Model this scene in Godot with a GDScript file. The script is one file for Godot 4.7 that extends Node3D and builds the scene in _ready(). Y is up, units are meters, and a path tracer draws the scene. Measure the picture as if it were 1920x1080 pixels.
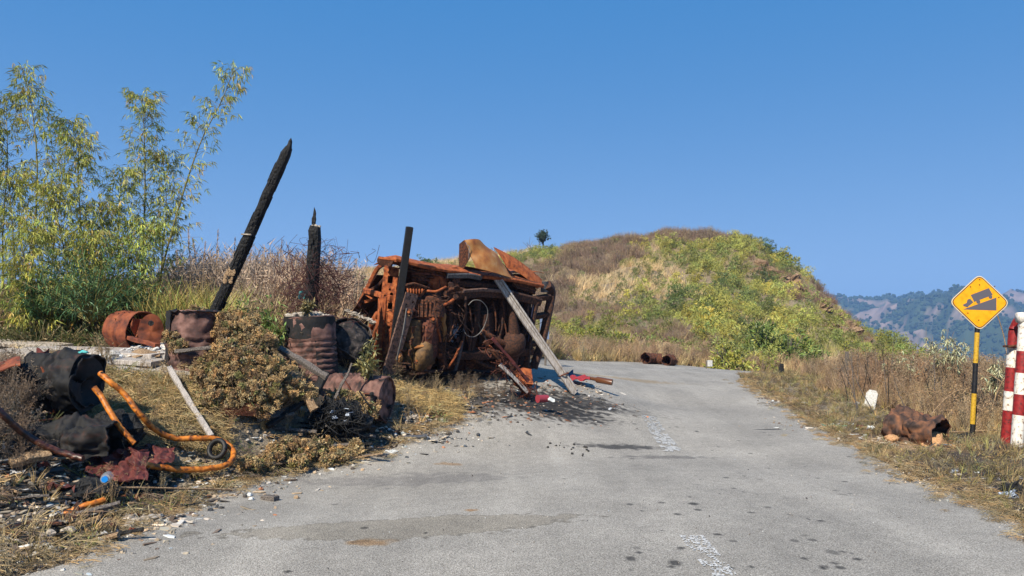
extends Node3D
# A mountain road with a burnt-out vehicle on its side, burnt drums and posts on the bank, a hill and a hazy range.

const FOC := 1444.0
const EYE := Vector3(0, 1.4, 0)
var pitch := atan(96.0 / 1444.0)
var rng := RandomNumberGenerator.new()
var org := Vector3.ZERO          # the place of the thing that is being built; its meshes are built round it
var taken := {}
var M := {}
var hose_line := PackedVector3Array()
var soft := FastNoiseLite.new()  # broad noise for shapes
var fine := FastNoiseLite.new()

# ---------------------------------------------------------------- order of building
func _ready() -> void:
	rng.seed = 20240117
	# camera
	var cam := Camera3D.new()
	cam.name = "camera"
	add_child(cam)
	cam.position = EYE
	cam.rotation = Vector3(pitch, 0, 0)
	cam.fov = 2.0 * rad_to_deg(atan(540.0 / FOC))
	cam.near = 0.05
	cam.far = 9000.0
	# sky and exposure
	var sky := ProceduralSkyMaterial.new()
	sky.sky_top_color = Color(0.176, 0.430, 0.658)
	sky.sky_horizon_color = Color(0.578, 0.702, 0.855)
	sky.sky_curve = 0.12
	sky.ground_horizon_color = Color(0.52, 0.60, 0.68)
	sky.ground_bottom_color = Color(0.30, 0.28, 0.24)
	sky.sun_angle_max = 8.0
	var env := Environment.new()
	env.background_mode = Environment.BG_SKY
	env.sky = Sky.new()
	env.sky.sky_material = sky
	env.tonemap_mode = Environment.TONE_MAPPER_LINEAR
	env.tonemap_exposure = 1.5
	env.sdfgi_enabled = true
	env.ssao_enabled = true
	env.ssil_enabled = true
	env.fog_enabled = true
	env.fog_density = 0.0004
	env.fog_light_color = Color(0.50, 0.69, 0.92)
	var around := WorldEnvironment.new()
	around.name = "world_environment"
	around.environment = env
	add_child(around)
	# sun: high on the left, a little behind the photographer
	var sun := DirectionalLight3D.new()
	sun.name = "sun"
	add_child(sun)
	sun.basis = Basis.looking_at(-Vector3(-0.36, 0.66, 0.67).normalized())
	sun.light_energy = 1.6
	sun.light_color = Color(1.0, 0.955, 0.88)
	sun.light_angular_distance = 0.5
	sun.shadow_enabled = true

	soft.seed = 3
	soft.frequency = 0.35
	soft.fractal_octaves = 3
	fine.seed = 11
	fine.frequency = 1.7
	fine.fractal_octaves = 3
	make_materials()
	fit_ground()
	build_ground()
	build_road()
	build_far()
	build_hill_plants()
	build_vehicle()
	build_posts_and_drums()
	build_bank_things()
	build_debris()
	build_signs()
	build_bank_plants()
	build_right_plants()

# ---------------------------------------------------------------- places
func P(px: float, py: float, d: float) -> Vector3:      # the point d metres ahead that the photograph shows at this pixel
	var v := Vector3((px - 960.0) / FOC, -(py - 540.0) / FOC, -1.0).rotated(Vector3.RIGHT, pitch)
	return EYE + v * (d / -v.z)

func gp(px: float, d: float) -> Vector3:                # a point of the ground d metres ahead
	var x := (px - 960.0) / FOC * d
	var y := 0.0
	for i in 3:
		y = G(x, -d)
		x = (px - 960.0) / FOC * (d * cos(pitch) + (y - EYE.y) * sin(pitch))
	return Vector3(x, y, -d)

func hit(px: float, py: float, from := 14.0) -> Vector3: # where a line of sight meets the terrain
	var v := Vector3((px - 960.0) / FOC, -(py - 540.0) / FOC, -1.0).rotated(Vector3.RIGHT, pitch)
	v /= -v.z
	var d := from
	while d < 125.0:
		var p := EYE + v * d
		if p.y < G(p.x, p.z):
			return p
		d += 0.4
	return EYE + v * 90.0

# ---------------------------------------------------------------- naming
func numbered(called: String) -> String:
	if not taken.has(called):
		taken[called] = 0
		return called
	taken[called] += 1
	return "%s_%03d" % [called, taken[called]]

func tag(o: Node, label: String, category: String, group := "") -> Node:
	o.set_meta("label", label)
	o.set_meta("category", category)
	if group != "":
		o.set_meta("group", group)
	return o

func thing(called: String, label: String, category: String, at: Vector3, group := "") -> Node3D:
	var o := Node3D.new()
	o.name = numbered(called)
	add_child(o)
	o.position = at
	org = at
	tag(o, label, category, group)
	return o

func new_st() -> SurfaceTool:
	var s := SurfaceTool.new()
	s.begin(Mesh.PRIMITIVE_TRIANGLES)
	return s

func obj(called: String, s: SurfaceTool, m: Material, parent: Node = null) -> MeshInstance3D:
	s.generate_normals()
	var o := MeshInstance3D.new()
	o.mesh = s.commit()
	o.material_override = m
	if parent == null:
		o.name = numbered(called)
		add_child(o)
		o.position = org
	else:
		o.name = called
		parent.add_child(o, true)
	return o

func one(called: String, s: SurfaceTool, m: Material, label: String, category: String, group := "") -> MeshInstance3D:   # a thing of one mesh, its place at its foot
	s.generate_normals()
	var made := s.commit()
	var box := made.get_aabb()
	var foot := box.position + Vector3(box.size.x * 0.5, 0, box.size.z * 0.5)
	var again := SurfaceTool.new()
	again.append_from(made, 0, Transform3D(Basis(), -foot))
	var o := MeshInstance3D.new()
	o.mesh = again.commit()
	o.material_override = m
	o.name = numbered(called)
	add_child(o)
	o.position = org + foot
	tag(o, label, category, group)
	return o

func dup(o: Node3D, at: Vector3, b: Basis, label: String, group := "") -> Node3D:
	var c: Node3D = o.duplicate()
	c.name = numbered(String(o.name).rstrip("0123456789").rstrip("_"))
	add_child(c)
	c.transform = Transform3D(b, at)
	c.set_meta("label", label)
	if group != "":
		c.set_meta("group", group)
	return c

func many(called: String, mesh: Mesh, where: Array, tints: Array, m: Material, parent: Node = null, kind := "stuff", label := "", category := "") -> MultiMeshInstance3D:
	var mm := MultiMesh.new()
	mm.transform_format = MultiMesh.TRANSFORM_3D
	mm.use_colors = true
	mm.instance_count = where.size()
	mm.mesh = mesh
	for i in where.size():
		mm.set_instance_transform(i, where[i])
		mm.set_instance_color(i, tints[i])
	var o := MultiMeshInstance3D.new()
	o.multimesh = mm
	o.material_override = m
	if parent == null:
		o.name = numbered(called)
		add_child(o)
		if label != "":
			tag(o, label, category)
	else:
		o.name = called
		parent.add_child(o, true)
	if kind != "":
		o.set_meta("kind", kind)
	return o

# ---------------------------------------------------------------- shapes
func tri(s: SurfaceTool, a: Vector3, b: Vector3, c: Vector3) -> void:
	s.add_vertex(a - org)
	s.add_vertex(b - org)
	s.add_vertex(c - org)

func quad(s: SurfaceTool, a: Vector3, b: Vector3, c: Vector3, d: Vector3) -> void:
	tri(s, a, b, c)
	tri(s, a, c, d)

func sweep(s: SurfaceTool, pts: Array, prof: PackedVector2Array, up := Vector3.UP, scales: Array = [], smooth := false, caps := true) -> void:
	var n := pts.size()
	var k := prof.size()
	var rings := []
	s.set_smooth_group(0 if smooth else -1)
	var last_u := up
	for i in n:
		var t: Vector3 = (pts[mini(i + 1, n - 1)] - pts[maxi(i - 1, 0)]).normalized()
		var side := t.cross(last_u)
		if side.length() < 0.001:
			side = t.cross(Vector3(0.3, 0.1, 1.0))
		side = side.normalized()
		var u := side.cross(t).normalized()
		if smooth:
			last_u = u
		var f: float = scales[i] if i < scales.size() else 1.0
		var ring := PackedVector3Array()
		for q in prof:
			ring.append(pts[i] + (side * q.x + u * q.y) * f)
		rings.append(ring)
	for i in n - 1:
		for j in k:
			var j2 := (j + 1) % k
			quad(s, rings[i][j], rings[i][j2], rings[i + 1][j2], rings[i + 1][j])
	if caps:
		s.set_smooth_group(-1)
		for j in range(1, k - 1):
			tri(s, rings[0][0], rings[0][j + 1], rings[0][j])
			tri(s, rings[n - 1][0], rings[n - 1][j], rings[n - 1][j + 1])

func circle(r: float, k := 8) -> PackedVector2Array:
	var p := PackedVector2Array()
	for i in k:
		p.append(Vector2(cos(TAU * i / k), -sin(TAU * i / k)) * r)
	return p

func rect(w: float, h: float, c := 0.006) -> PackedVector2Array:   # a bevelled section
	var x := w / 2.0
	var y := h / 2.0
	c = minf(c, minf(x, y) * 0.6)
	var p := PackedVector2Array([Vector2(x - c, y), Vector2(x, y - c), Vector2(x, -y + c), Vector2(x - c, -y), Vector2(-x + c, -y), Vector2(-x, -y + c), Vector2(-x, y - c), Vector2(-x + c, y)])
	return p

func tube(s: SurfaceTool, pts: Array, r: float, k := 8, scales: Array = []) -> void:
	sweep(s, pts, circle(r, k), Vector3(0.13, 1, 0.07), scales, true)

func bar(s: SurfaceTool, a: Vector3, b: Vector3, w: float, h: float, up := Vector3.UP, c := 0.006) -> void:
	sweep(s, [a, b], rect(w, h, c), up)

func rough_beam(s: SurfaceTool, a: Vector3, b: Vector3, w: float, h: float, up: Vector3, wear: float, seg := 8, tip := 1.0) -> void:   # timber: uneven section, split ends
	var pts := []
	var sc := []
	var sd := rng.randf() * 100.0
	for i in seg + 1:
		var t := float(i) / seg
		pts.append(a.lerp(b, t) + Vector3(soft.get_noise_2d(t * 4.0 + sd, 0), soft.get_noise_2d(t * 4.0 + sd, 9), soft.get_noise_2d(t * 4.0 + sd, 19)) * wear)
		sc.append((1.0 + fine.get_noise_2d(t * 3.0 + sd, 30) * wear / w * 1.6) * lerpf(1.0, tip, pow(t, 3.0)))
	sweep(s, pts, rect(w, h, minf(w, h) * 0.12), up, sc)

func curve(pts: Array, per := 6) -> Array:               # Catmull-Rom
	var out := []
	for i in pts.size() - 1:
		var p0: Vector3 = pts[maxi(i - 1, 0)]
		var p1: Vector3 = pts[i]
		var p2: Vector3 = pts[i + 1]
		var p3: Vector3 = pts[mini(i + 2, pts.size() - 1)]
		for j in per:
			out.append(p1.cubic_interpolate(p2, p0, p3, float(j) / per))
	out.append(pts[-1])
	return out

func sheet(s: SurfaceTool, nu: int, nv: int, f: Callable, thick := 0.0, smooth := true) -> void:
	var p := []
	for j in nv + 1:
		for i in nu + 1:
			p.append(f.call(float(i) / nu, float(j) / nv))
	var w := nu + 1
	s.set_smooth_group(0 if smooth else -1)
	for j in nv:
		for i in nu:
			quad(s, p[j * w + i], p[j * w + i + 1], p[(j + 1) * w + i + 1], p[(j + 1) * w + i])
	if thick <= 0.0:
		return
	var q := []
	for j in nv + 1:
		for i in nu + 1:
			var du: Vector3 = p[j * w + mini(i + 1, nu)] - p[j * w + maxi(i - 1, 0)]
			var dv: Vector3 = p[mini(j + 1, nv) * w + i] - p[maxi(j - 1, 0) * w + i]
			q.append(p[j * w + i] + du.cross(dv).normalized() * thick)
	s.set_smooth_group(1 if smooth else -1)
	for j in nv:
		for i in nu:
			quad(s, q[j * w + i], q[(j + 1) * w + i], q[(j + 1) * w + i + 1], q[j * w + i + 1])
	s.set_smooth_group(-1)
	for i in nu:
		quad(s, p[i + 1], p[i], q[i], q[i + 1])
		quad(s, p[nv * w + i], p[nv * w + i + 1], q[nv * w + i + 1], q[nv * w + i])
	for j in nv:
		quad(s, p[j * w], p[(j + 1) * w], q[(j + 1) * w], q[j * w])
		quad(s, p[(j + 1) * w + nu], p[j * w + nu], q[j * w + nu], q[(j + 1) * w + nu])

func prism(s: SurfaceTool, poly: PackedVector2Array, t: Transform3D, thick: float) -> void:   # a flat outline with thickness, its face at z = 0 looking along +z
	s.set_smooth_group(-1)
	var idx := Geometry2D.triangulate_polygon(poly)
	var z := Vector3(0, 0, -thick)
	for i in range(0, idx.size(), 3):
		var a := Vector3(poly[idx[i]].x, poly[idx[i]].y, 0)
		var b := Vector3(poly[idx[i + 1]].x, poly[idx[i + 1]].y, 0)
		var c := Vector3(poly[idx[i + 2]].x, poly[idx[i + 2]].y, 0)
		if (b - a).cross(c - a).z > 0:
			var k := b
			b = c
			c = k
		tri(s, t * a, t * b, t * c)
		tri(s, t * (a + z), t * (c + z), t * (b + z))
	var cw := Geometry2D.is_polygon_clockwise(poly)
	for i in poly.size():
		var a := Vector3(poly[i].x, poly[i].y, 0)
		var j := (i + 1) % poly.size()
		var b := Vector3(poly[j].x, poly[j].y, 0)
		if cw:
			quad(s, t * b, t * a, t * (a + z), t * (b + z))
		else:
			quad(s, t * a, t * b, t * (b + z), t * (a + z))

func blob(s: SurfaceTool, c: Vector3, r: Vector3, amp: float, k := 8, seedv := 0.0, b := Basis(), smooth := false) -> void:   # a lump: stone, clod, casting
	var p := []
	for j in k + 1:
		for i in k * 2:
			var th := TAU * i / (k * 2.0)
			var ph := PI * j / k
			var v := Vector3(sin(ph) * cos(th), cos(ph), sin(ph) * sin(th))
			var n := 1.0 + amp * fine.get_noise_3dv(v * 0.9 + Vector3(seedv, seedv * 0.7, 3.0))
			p.append(c + b * (v * r * n))
	s.set_smooth_group(0 if smooth else -1)
	var w := k * 2
	for j in k:
		for i in w:
			var i2 := (i + 1) % w
			if j > 0:
				tri(s, p[j * w + i], p[j * w + i2], p[(j + 1) * w + i2])
			if j < k - 1 or j == 0:
				tri(s, p[j * w + i], p[(j + 1) * w + i2], p[(j + 1) * w + i])
			elif j == k - 1:
				pass

func frame(z: Vector3, up := Vector3.UP) -> Basis:
	z = z.normalized()
	var x := up.cross(z)
	if x.length() < 0.01:
		x = Vector3.RIGHT.cross(z)
	x = x.normalized()
	return Basis(x, z.cross(x), z)

func leaf(s: SurfaceTool, a: Vector3, dir: Vector3, up: Vector3, l: float, w: float, c: Color, fold := 0.25) -> void:
	var side := dir.cross(up).normalized()
	var n := side.cross(dir).normalized()
	var tip := a + dir * l - n * l * 0.12
	var m := a + dir * l * 0.42
	s.set_color(c)
	s.set_smooth_group(-1)
	tri(s, a, m + side * w * 0.5 + n * w * fold, tip)
	tri(s, a, tip, m - side * w * 0.5 + n * w * fold)

func blade(s: SurfaceTool, a: Vector3, lean: Vector3, h: float, w: float, c: Color, tipc: Color, droop := 0.5) -> void:
	var side := lean.cross(Vector3.UP)
	side = side.normalized() if side.length() > 0.001 else Vector3.RIGHT
	side = side.rotated(Vector3.UP, 0.7)
	var prev := a
	var pw := w
	s.set_smooth_group(-1)
	for i in 3:
		var t := (i + 1) / 3.0
		var q := a + Vector3.UP * h * (t - droop * 0.35 * t * t) + lean * h * (t * 0.35 + droop * t * t * 0.6)
		var qw := w * (1.0 - t * 0.92)
		s.set_color(c.lerp(tipc, t))
		if i < 2:
			quad(s, prev - side * pw * 0.5, prev + side * pw * 0.5, q + side * qw * 0.5, q - side * qw * 0.5)
		else:
			tri(s, prev - side * pw * 0.5, prev + side * pw * 0.5, q)
		prev = q
		pw = qw

func rdir() -> Vector3:
	var v := Vector3(rng.randfn(), rng.randfn(), rng.randfn())
	return v.normalized() if v.length() > 0.01 else Vector3.UP

func flat_dir() -> Vector3:
	var a := rng.randf() * TAU
	return Vector3(cos(a), 0, sin(a))

func turned(at: Vector3, size: float, tilt := 0.2, tall := 1.0) -> Transform3D:
	var b := Basis(Vector3.UP, rng.randf() * TAU)
	b = Basis(flat_dir(), rng.randfn(0.0, tilt)) * b
	return Transform3D(b.scaled_local(Vector3(size, size * tall, size)), at)

func tint(c: Color, v := 0.2) -> Color:                  # linear colours of one plant or chip: brighter or darker, a little warmer or cooler
	var k := 1.0 + rng.randfn(0.0, v)
	var h := rng.randfn(0.0, v * 0.35)
	k = clampf(k, 0.35, 1.9)
	return Color(maxf(0.004, c.r * k * (1.0 + h)), maxf(0.004, c.g * k), maxf(0.003, c.b * k * (1.0 - h)))

# ---------------------------------------------------------------- materials
func ramp(cols: Array, offs: Array = []) -> Gradient:
	var g := Gradient.new()
	var o := PackedFloat32Array()
	var c := PackedColorArray()
	for i in cols.size():
		c.append(cols[i])
		o.append(offs[i] if i < offs.size() else float(i) / (cols.size() - 1))
	g.offsets = o
	g.colors = c
	return g

func noise_tex(seedv: int, freq: float, cols: Array, offs: Array = [], kind := FastNoiseLite.TYPE_SIMPLEX, octaves := 5, side := 512) -> NoiseTexture2D:
	var n := FastNoiseLite.new()
	n.seed = seedv
	n.noise_type = kind
	n.frequency = freq
	n.fractal_octaves = octaves
	if kind == FastNoiseLite.TYPE_CELLULAR:
		n.cellular_return_type = FastNoiseLite.RETURN_DISTANCE2_SUB
	var t := NoiseTexture2D.new()
	t.width = side
	t.height = side
	t.seamless = true
	t.noise = n
	if cols.size():
		t.color_ramp = ramp(cols, offs)
	return t

func mat(called: String, cols: Array, offs: Array, freq: float, rough: float, bump: float, scale := Vector3.ONE, metal := 0.0, kind := FastNoiseLite.TYPE_SIMPLEX, bump_freq := 0.03) -> StandardMaterial3D:
	var m := StandardMaterial3D.new()
	m.resource_name = called
	var sd := M.size() * 7 + 5
	m.albedo_texture = noise_tex(sd, freq, cols, offs, FastNoiseLite.TYPE_SIMPLEX)
	m.roughness = rough
	m.metallic = metal
	m.uv1_triplanar = true
	m.uv1_scale = scale
	if bump > 0.0:
		m.heightmap_enabled = true
		m.heightmap_texture = noise_tex(sd + 2, bump_freq, [], [], kind, 4)
		m.heightmap_scale = bump
	M[called] = m
	return m

func tinted(called: String, rough: float, through := Color.BLACK) -> StandardMaterial3D:     # plants and chips: the colour is each piece's own
	var m := StandardMaterial3D.new()
	m.resource_name = called
	m.vertex_color_use_as_albedo = true
	m.roughness = rough
	if through != Color.BLACK:
		m.backlight_enabled = true
		m.backlight = through
	M[called] = m
	return m

func plain(called: String, c: Color, rough: float, metal := 0.0) -> StandardMaterial3D:
	var m := StandardMaterial3D.new()
	m.resource_name = called
	m.albedo_color = c
	m.roughness = rough
	m.metallic = metal
	M[called] = m
	return m

func make_materials() -> void:
	mat("rust_orange", [Color(0.33, 0.165, 0.09), Color(0.50, 0.25, 0.12), Color(0.62, 0.325, 0.155), Color(0.70, 0.43, 0.25)], [0.10, 0.36, 0.60, 0.94], 0.018, 0.88, 0.10, Vector3(1.0, 1.0, 1.0))
	mat("rust_brown", [Color(0.085, 0.06, 0.05), Color(0.23, 0.135, 0.09), Color(0.37, 0.21, 0.125), Color(0.50, 0.29, 0.16)], [0.14, 0.40, 0.64, 0.94], 0.034, 0.9, 0.12, Vector3(1.1, 1.1, 1.1))
	mat("rust_dark", [Color(0.12, 0.085, 0.075), Color(0.21, 0.135, 0.105), Color(0.30, 0.185, 0.13), Color(0.42, 0.25, 0.15)], [0.15, 0.42, 0.66, 0.95], 0.03, 0.92, 0.15, Vector3(1.2, 1.2, 1.2))
	mat("rust_maroon", [Color(0.17, 0.10, 0.085), Color(0.31, 0.165, 0.125), Color(0.42, 0.235, 0.17), Color(0.54, 0.33, 0.22)], [0.14, 0.40, 0.64, 0.94], 0.028, 0.88, 0.12, Vector3(1.1, 1.1, 1.1))
	mat("rust_olive", [Color(0.20, 0.14, 0.08), Color(0.34, 0.25, 0.14), Color(0.44, 0.33, 0.19), Color(0.52, 0.38, 0.22)], [0.14, 0.40, 0.64, 0.94], 0.02, 0.7, 0.05, Vector3(1.1, 1.1, 1.1))
	mat("burnt_stone", [Color(0.06, 0.058, 0.057), Color(0.14, 0.13, 0.125), Color(0.27, 0.235, 0.22), Color(0.46, 0.42, 0.39)], [0.2, 0.45, 0.66, 0.92], 0.014, 0.92, 0.5)
	mat("rust_ochre", [Color(0.44, 0.25, 0.12), Color(0.57, 0.36, 0.17), Color(0.63, 0.44, 0.23), Color(0.69, 0.56, 0.40)], [0.12, 0.38, 0.62, 0.92], 0.009, 0.7, 0.2, Vector3(0.8, 0.8, 0.8))
	mat("drum_brown", [Color(0.10, 0.08, 0.075), Color(0.30, 0.20, 0.175), Color(0.44, 0.315, 0.28), Color(0.55, 0.43, 0.39)], [0.18, 0.36, 0.58, 0.9], 0.010, 0.85, 0.25, Vector3(1.0, 1.0, 1.0))
	mat("drum_rust", [Color(0.20, 0.09, 0.06), Color(0.42, 0.20, 0.11), Color(0.52, 0.27, 0.15), Color(0.62, 0.36, 0.22)], [0.15, 0.4, 0.65, 0.92], 0.009, 0.8, 0.2, Vector3(0.9, 0.9, 0.9))
	mat("drum_black", [Color(0.022, 0.022, 0.025), Color(0.05, 0.05, 0.053), Color(0.12, 0.105, 0.10), Color(0.33, 0.19, 0.14)], [0.25, 0.5, 0.72, 0.97], 0.009, 0.8, 0.3, Vector3(1.0, 1.0, 1.0))
	mat("char", [Color(0.016, 0.016, 0.017), Color(0.035, 0.035, 0.037), Color(0.075, 0.072, 0.072), Color(0.16, 0.155, 0.15)], [0.2, 0.5, 0.8, 0.98], 0.03, 0.75, 2.2, Vector3(1.6, 0.9, 1.6), 0.0, FastNoiseLite.TYPE_CELLULAR, 0.035)
	mat("wood_pale", [Color(0.42, 0.39, 0.37), Color(0.59, 0.56, 0.53), Color(0.70, 0.67, 0.64), Color(0.75, 0.73, 0.70)], [0.15, 0.4, 0.62, 0.9], 0.012, 0.85, 0.3, Vector3(9.0, 0.7, 9.0))
	mat("wood_grey", [Color(0.17, 0.15, 0.14), Color(0.33, 0.30, 0.28), Color(0.44, 0.41, 0.385), Color(0.52, 0.49, 0.46)], [0.15, 0.4, 0.62, 0.9], 0.02, 0.88, 0.5, Vector3(5.0, 5.0, 5.0))
	mat("wood_tan", [Color(0.30, 0.22, 0.15), Color(0.49, 0.39, 0.28), Color(0.61, 0.51, 0.39), Color(0.70, 0.61, 0.49)], [0.15, 0.4, 0.62, 0.9], 0.02, 0.88, 0.5, Vector3(4.0, 4.0, 4.0))
	mat("steel_grey", [Color(0.17, 0.175, 0.19), Color(0.25, 0.26, 0.28), Color(0.33, 0.34, 0.36), Color(0.38, 0.30, 0.26)], [0.15, 0.42, 0.7, 0.96], 0.02, 0.6, 0.1, Vector3(2.0, 2.0, 2.0))
	mat("steel_brown", [Color(0.22, 0.165, 0.145), Color(0.38, 0.295, 0.26), Color(0.46, 0.365, 0.325), Color(0.54, 0.35, 0.24)], [0.15, 0.42, 0.7, 0.96], 0.016, 0.72, 0.15, Vector3(1.6, 1.6, 1.6))
	mat("ash", [Color(0.42, 0.41, 0.40), Color(0.62, 0.61, 0.59), Color(0.76, 0.75, 0.73), Color(0.84, 0.83, 0.81)], [0.12, 0.36, 0.6, 0.9], 0.02, 0.95, 0.8, Vector3(1.8, 1.8, 1.8))
	mat("concrete", [Color(0.40, 0.37, 0.33), Color(0.56, 0.52, 0.47), Color(0.66, 0.62, 0.57), Color(0.74, 0.71, 0.66)], [0.12, 0.36, 0.6, 0.9], 0.02, 0.95, 0.6, Vector3(1.5, 1.5, 1.5))
	mat("sand", [Color(0.52, 0.37, 0.25), Color(0.66, 0.50, 0.35), Color(0.74, 0.58, 0.42), Color(0.79, 0.65, 0.50)], [0.1, 0.36, 0.62, 0.9], 0.03, 0.95, 0.8, Vector3(2.0, 2.0, 2.0))
	mat("hose", [Color(0.28, 0.14, 0.05), Color(0.68, 0.38, 0.09), Color(0.80, 0.46, 0.11), Color(0.84, 0.56, 0.22)], [0.27, 0.41, 0.62, 0.92], 0.02, 0.55, 0.1, Vector3(1.4, 1.4, 1.4))
	mat("hose_burnt", [Color(0.05, 0.035, 0.03), Color(0.20, 0.10, 0.07), Color(0.36, 0.20, 0.14), Color(0.50, 0.36, 0.28)], [0.2, 0.45, 0.7, 0.95], 0.014, 0.42, 0.2, Vector3(1.6, 1.6, 1.6))
	mat("red_sheet", [Color(0.13, 0.05, 0.045), Color(0.29, 0.115, 0.095), Color(0.37, 0.155, 0.13), Color(0.44, 0.21, 0.17)], [0.12, 0.4, 0.62, 0.9], 0.012, 0.7, 0.25, Vector3(1.5, 1.5, 1.5))
	mat("paint_red", [Color(0.24, 0.14, 0.11), Color(0.47, 0.10, 0.09), Color(0.56, 0.12, 0.11), Color(0.62, 0.20, 0.17)], [0.17, 0.27, 0.6, 0.95], 0.022, 0.5, 0.06, Vector3(1.6, 1.1, 1.6))
	mat("paint_white", [Color(0.45, 0.31, 0.20), Color(0.80, 0.77, 0.71), Color(0.85, 0.83, 0.79), Color(0.88, 0.87, 0.84)], [0.19, 0.28, 0.5, 0.95], 0.022, 0.5, 0.06, Vector3(1.6, 1.1, 1.6))
	mat("post_black", [Color(0.03, 0.03, 0.035), Color(0.07, 0.07, 0.08), Color(0.13, 0.13, 0.14)], [0.2, 0.55, 0.95], 0.02, 0.55, 0.05, Vector3(2.0, 2.0, 2.0))
	mat("post_yellow", [Color(0.35, 0.27, 0.12), Color(0.72, 0.56, 0.13), Color(0.78, 0.63, 0.17)], [0.12, 0.25, 0.8], 0.02, 0.5, 0.05, Vector3(2.0, 2.0, 2.0))
	mat("sign_yellow", [Color(0.86, 0.57, 0.02), Color(0.92, 0.63, 0.03), Color(0.93, 0.66, 0.08)], [0.1, 0.4, 0.9], 0.01, 0.38, 0.0, Vector3(1.5, 1.5, 1.5))
	mat("stone_white", [Color(0.55, 0.54, 0.51), Color(0.68, 0.68, 0.66), Color(0.76, 0.76, 0.75), Color(0.80, 0.80, 0.79)], [0.15, 0.35, 0.6, 0.9], 0.03, 0.9, 0.05, Vector3(1.6, 1.6, 1.6))
	mat("black_rubber", [Color(0.03, 0.03, 0.032), Color(0.06, 0.06, 0.065), Color(0.10, 0.10, 0.11)], [0.2, 0.6, 0.95], 0.03, 0.6, 0.1, Vector3(3, 3, 3))
	mat("melt", [Color(0.30, 0.33, 0.38), Color(0.55, 0.60, 0.68), Color(0.74, 0.79, 0.86), Color(0.86, 0.89, 0.93)], [0.15, 0.4, 0.65, 0.9], 0.02, 0.5, 0.8, Vector3(3, 3, 3), 0.3)
	plain("sign_grey", Color(0.34, 0.33, 0.36), 0.5)
	plain("sign_border", Color(0.30, 0.16, 0.03), 0.5)
	plain("sign_rim", Color(0.80, 0.74, 0.62), 0.5)
	plain("bolt", Color(0.42, 0.28, 0.10), 0.5, 0.4)
	plain("wire_grey", Color(0.44, 0.43, 0.42), 0.5, 0.3)
	plain("wire_rust", Color(0.36, 0.19, 0.13), 0.9)
	plain("red_plastic", Color(0.55, 0.20, 0.24), 0.5)
	plain("red_cloth", Color(0.62, 0.17, 0.19), 0.9)
	plain("white_paper", Color(0.74, 0.75, 0.74), 0.8)
	plain("blue_cloth", Color(0.38, 0.60, 0.80), 0.9)
	plain("navy_cloth", Color(0.28, 0.31, 0.37), 0.95)
	plain("bottle_blue", Color(0.10, 0.52, 0.85), 0.35)
	plain("bottle_clear", Color(0.85, 0.9, 0.92, 0.25), 0.15)
	M.bottle_clear.transparency = BaseMaterial3D.TRANSPARENCY_ALPHA
	plain("glass_brown", Color(0.36, 0.22, 0.13), 0.35)
	plain("turquoise", Color(0.36, 0.74, 0.74), 0.6)
	plain("green_hose", Color(0.50, 0.63, 0.55), 0.5)
	plain("panel_blue", Color(0.46, 0.52, 0.62), 0.5, 0.2)
	plain("seam_blue", Color(0.10, 0.12, 0.22), 0.6)
	tinted("leaves", 0.55, Color(0.26, 0.30, 0.08))
	tinted("dry", 0.85, Color(0.22, 0.17, 0.09))
	tinted("chips", 0.9)
	tinted("forest", 0.9)

# ---------------------------------------------------------------- terrain: a smooth sheet through measured points
var knots := PackedVector2Array()
var weights := PackedFloat64Array()
var near_grid := PackedFloat32Array()
var far_grid := PackedFloat32Array()
const NX0 := -14.0
const NZ0 := -32.0
const NC := 0.25
const NW := 113
const NH := 153
const FX0 := -110.0
const FZ0 := -160.0
const FCELL := 1.25
const FW := 185
const FH := 153

func kernel(r2: float) -> float:
	return r2 * log(r2 + 1e-9)

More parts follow.
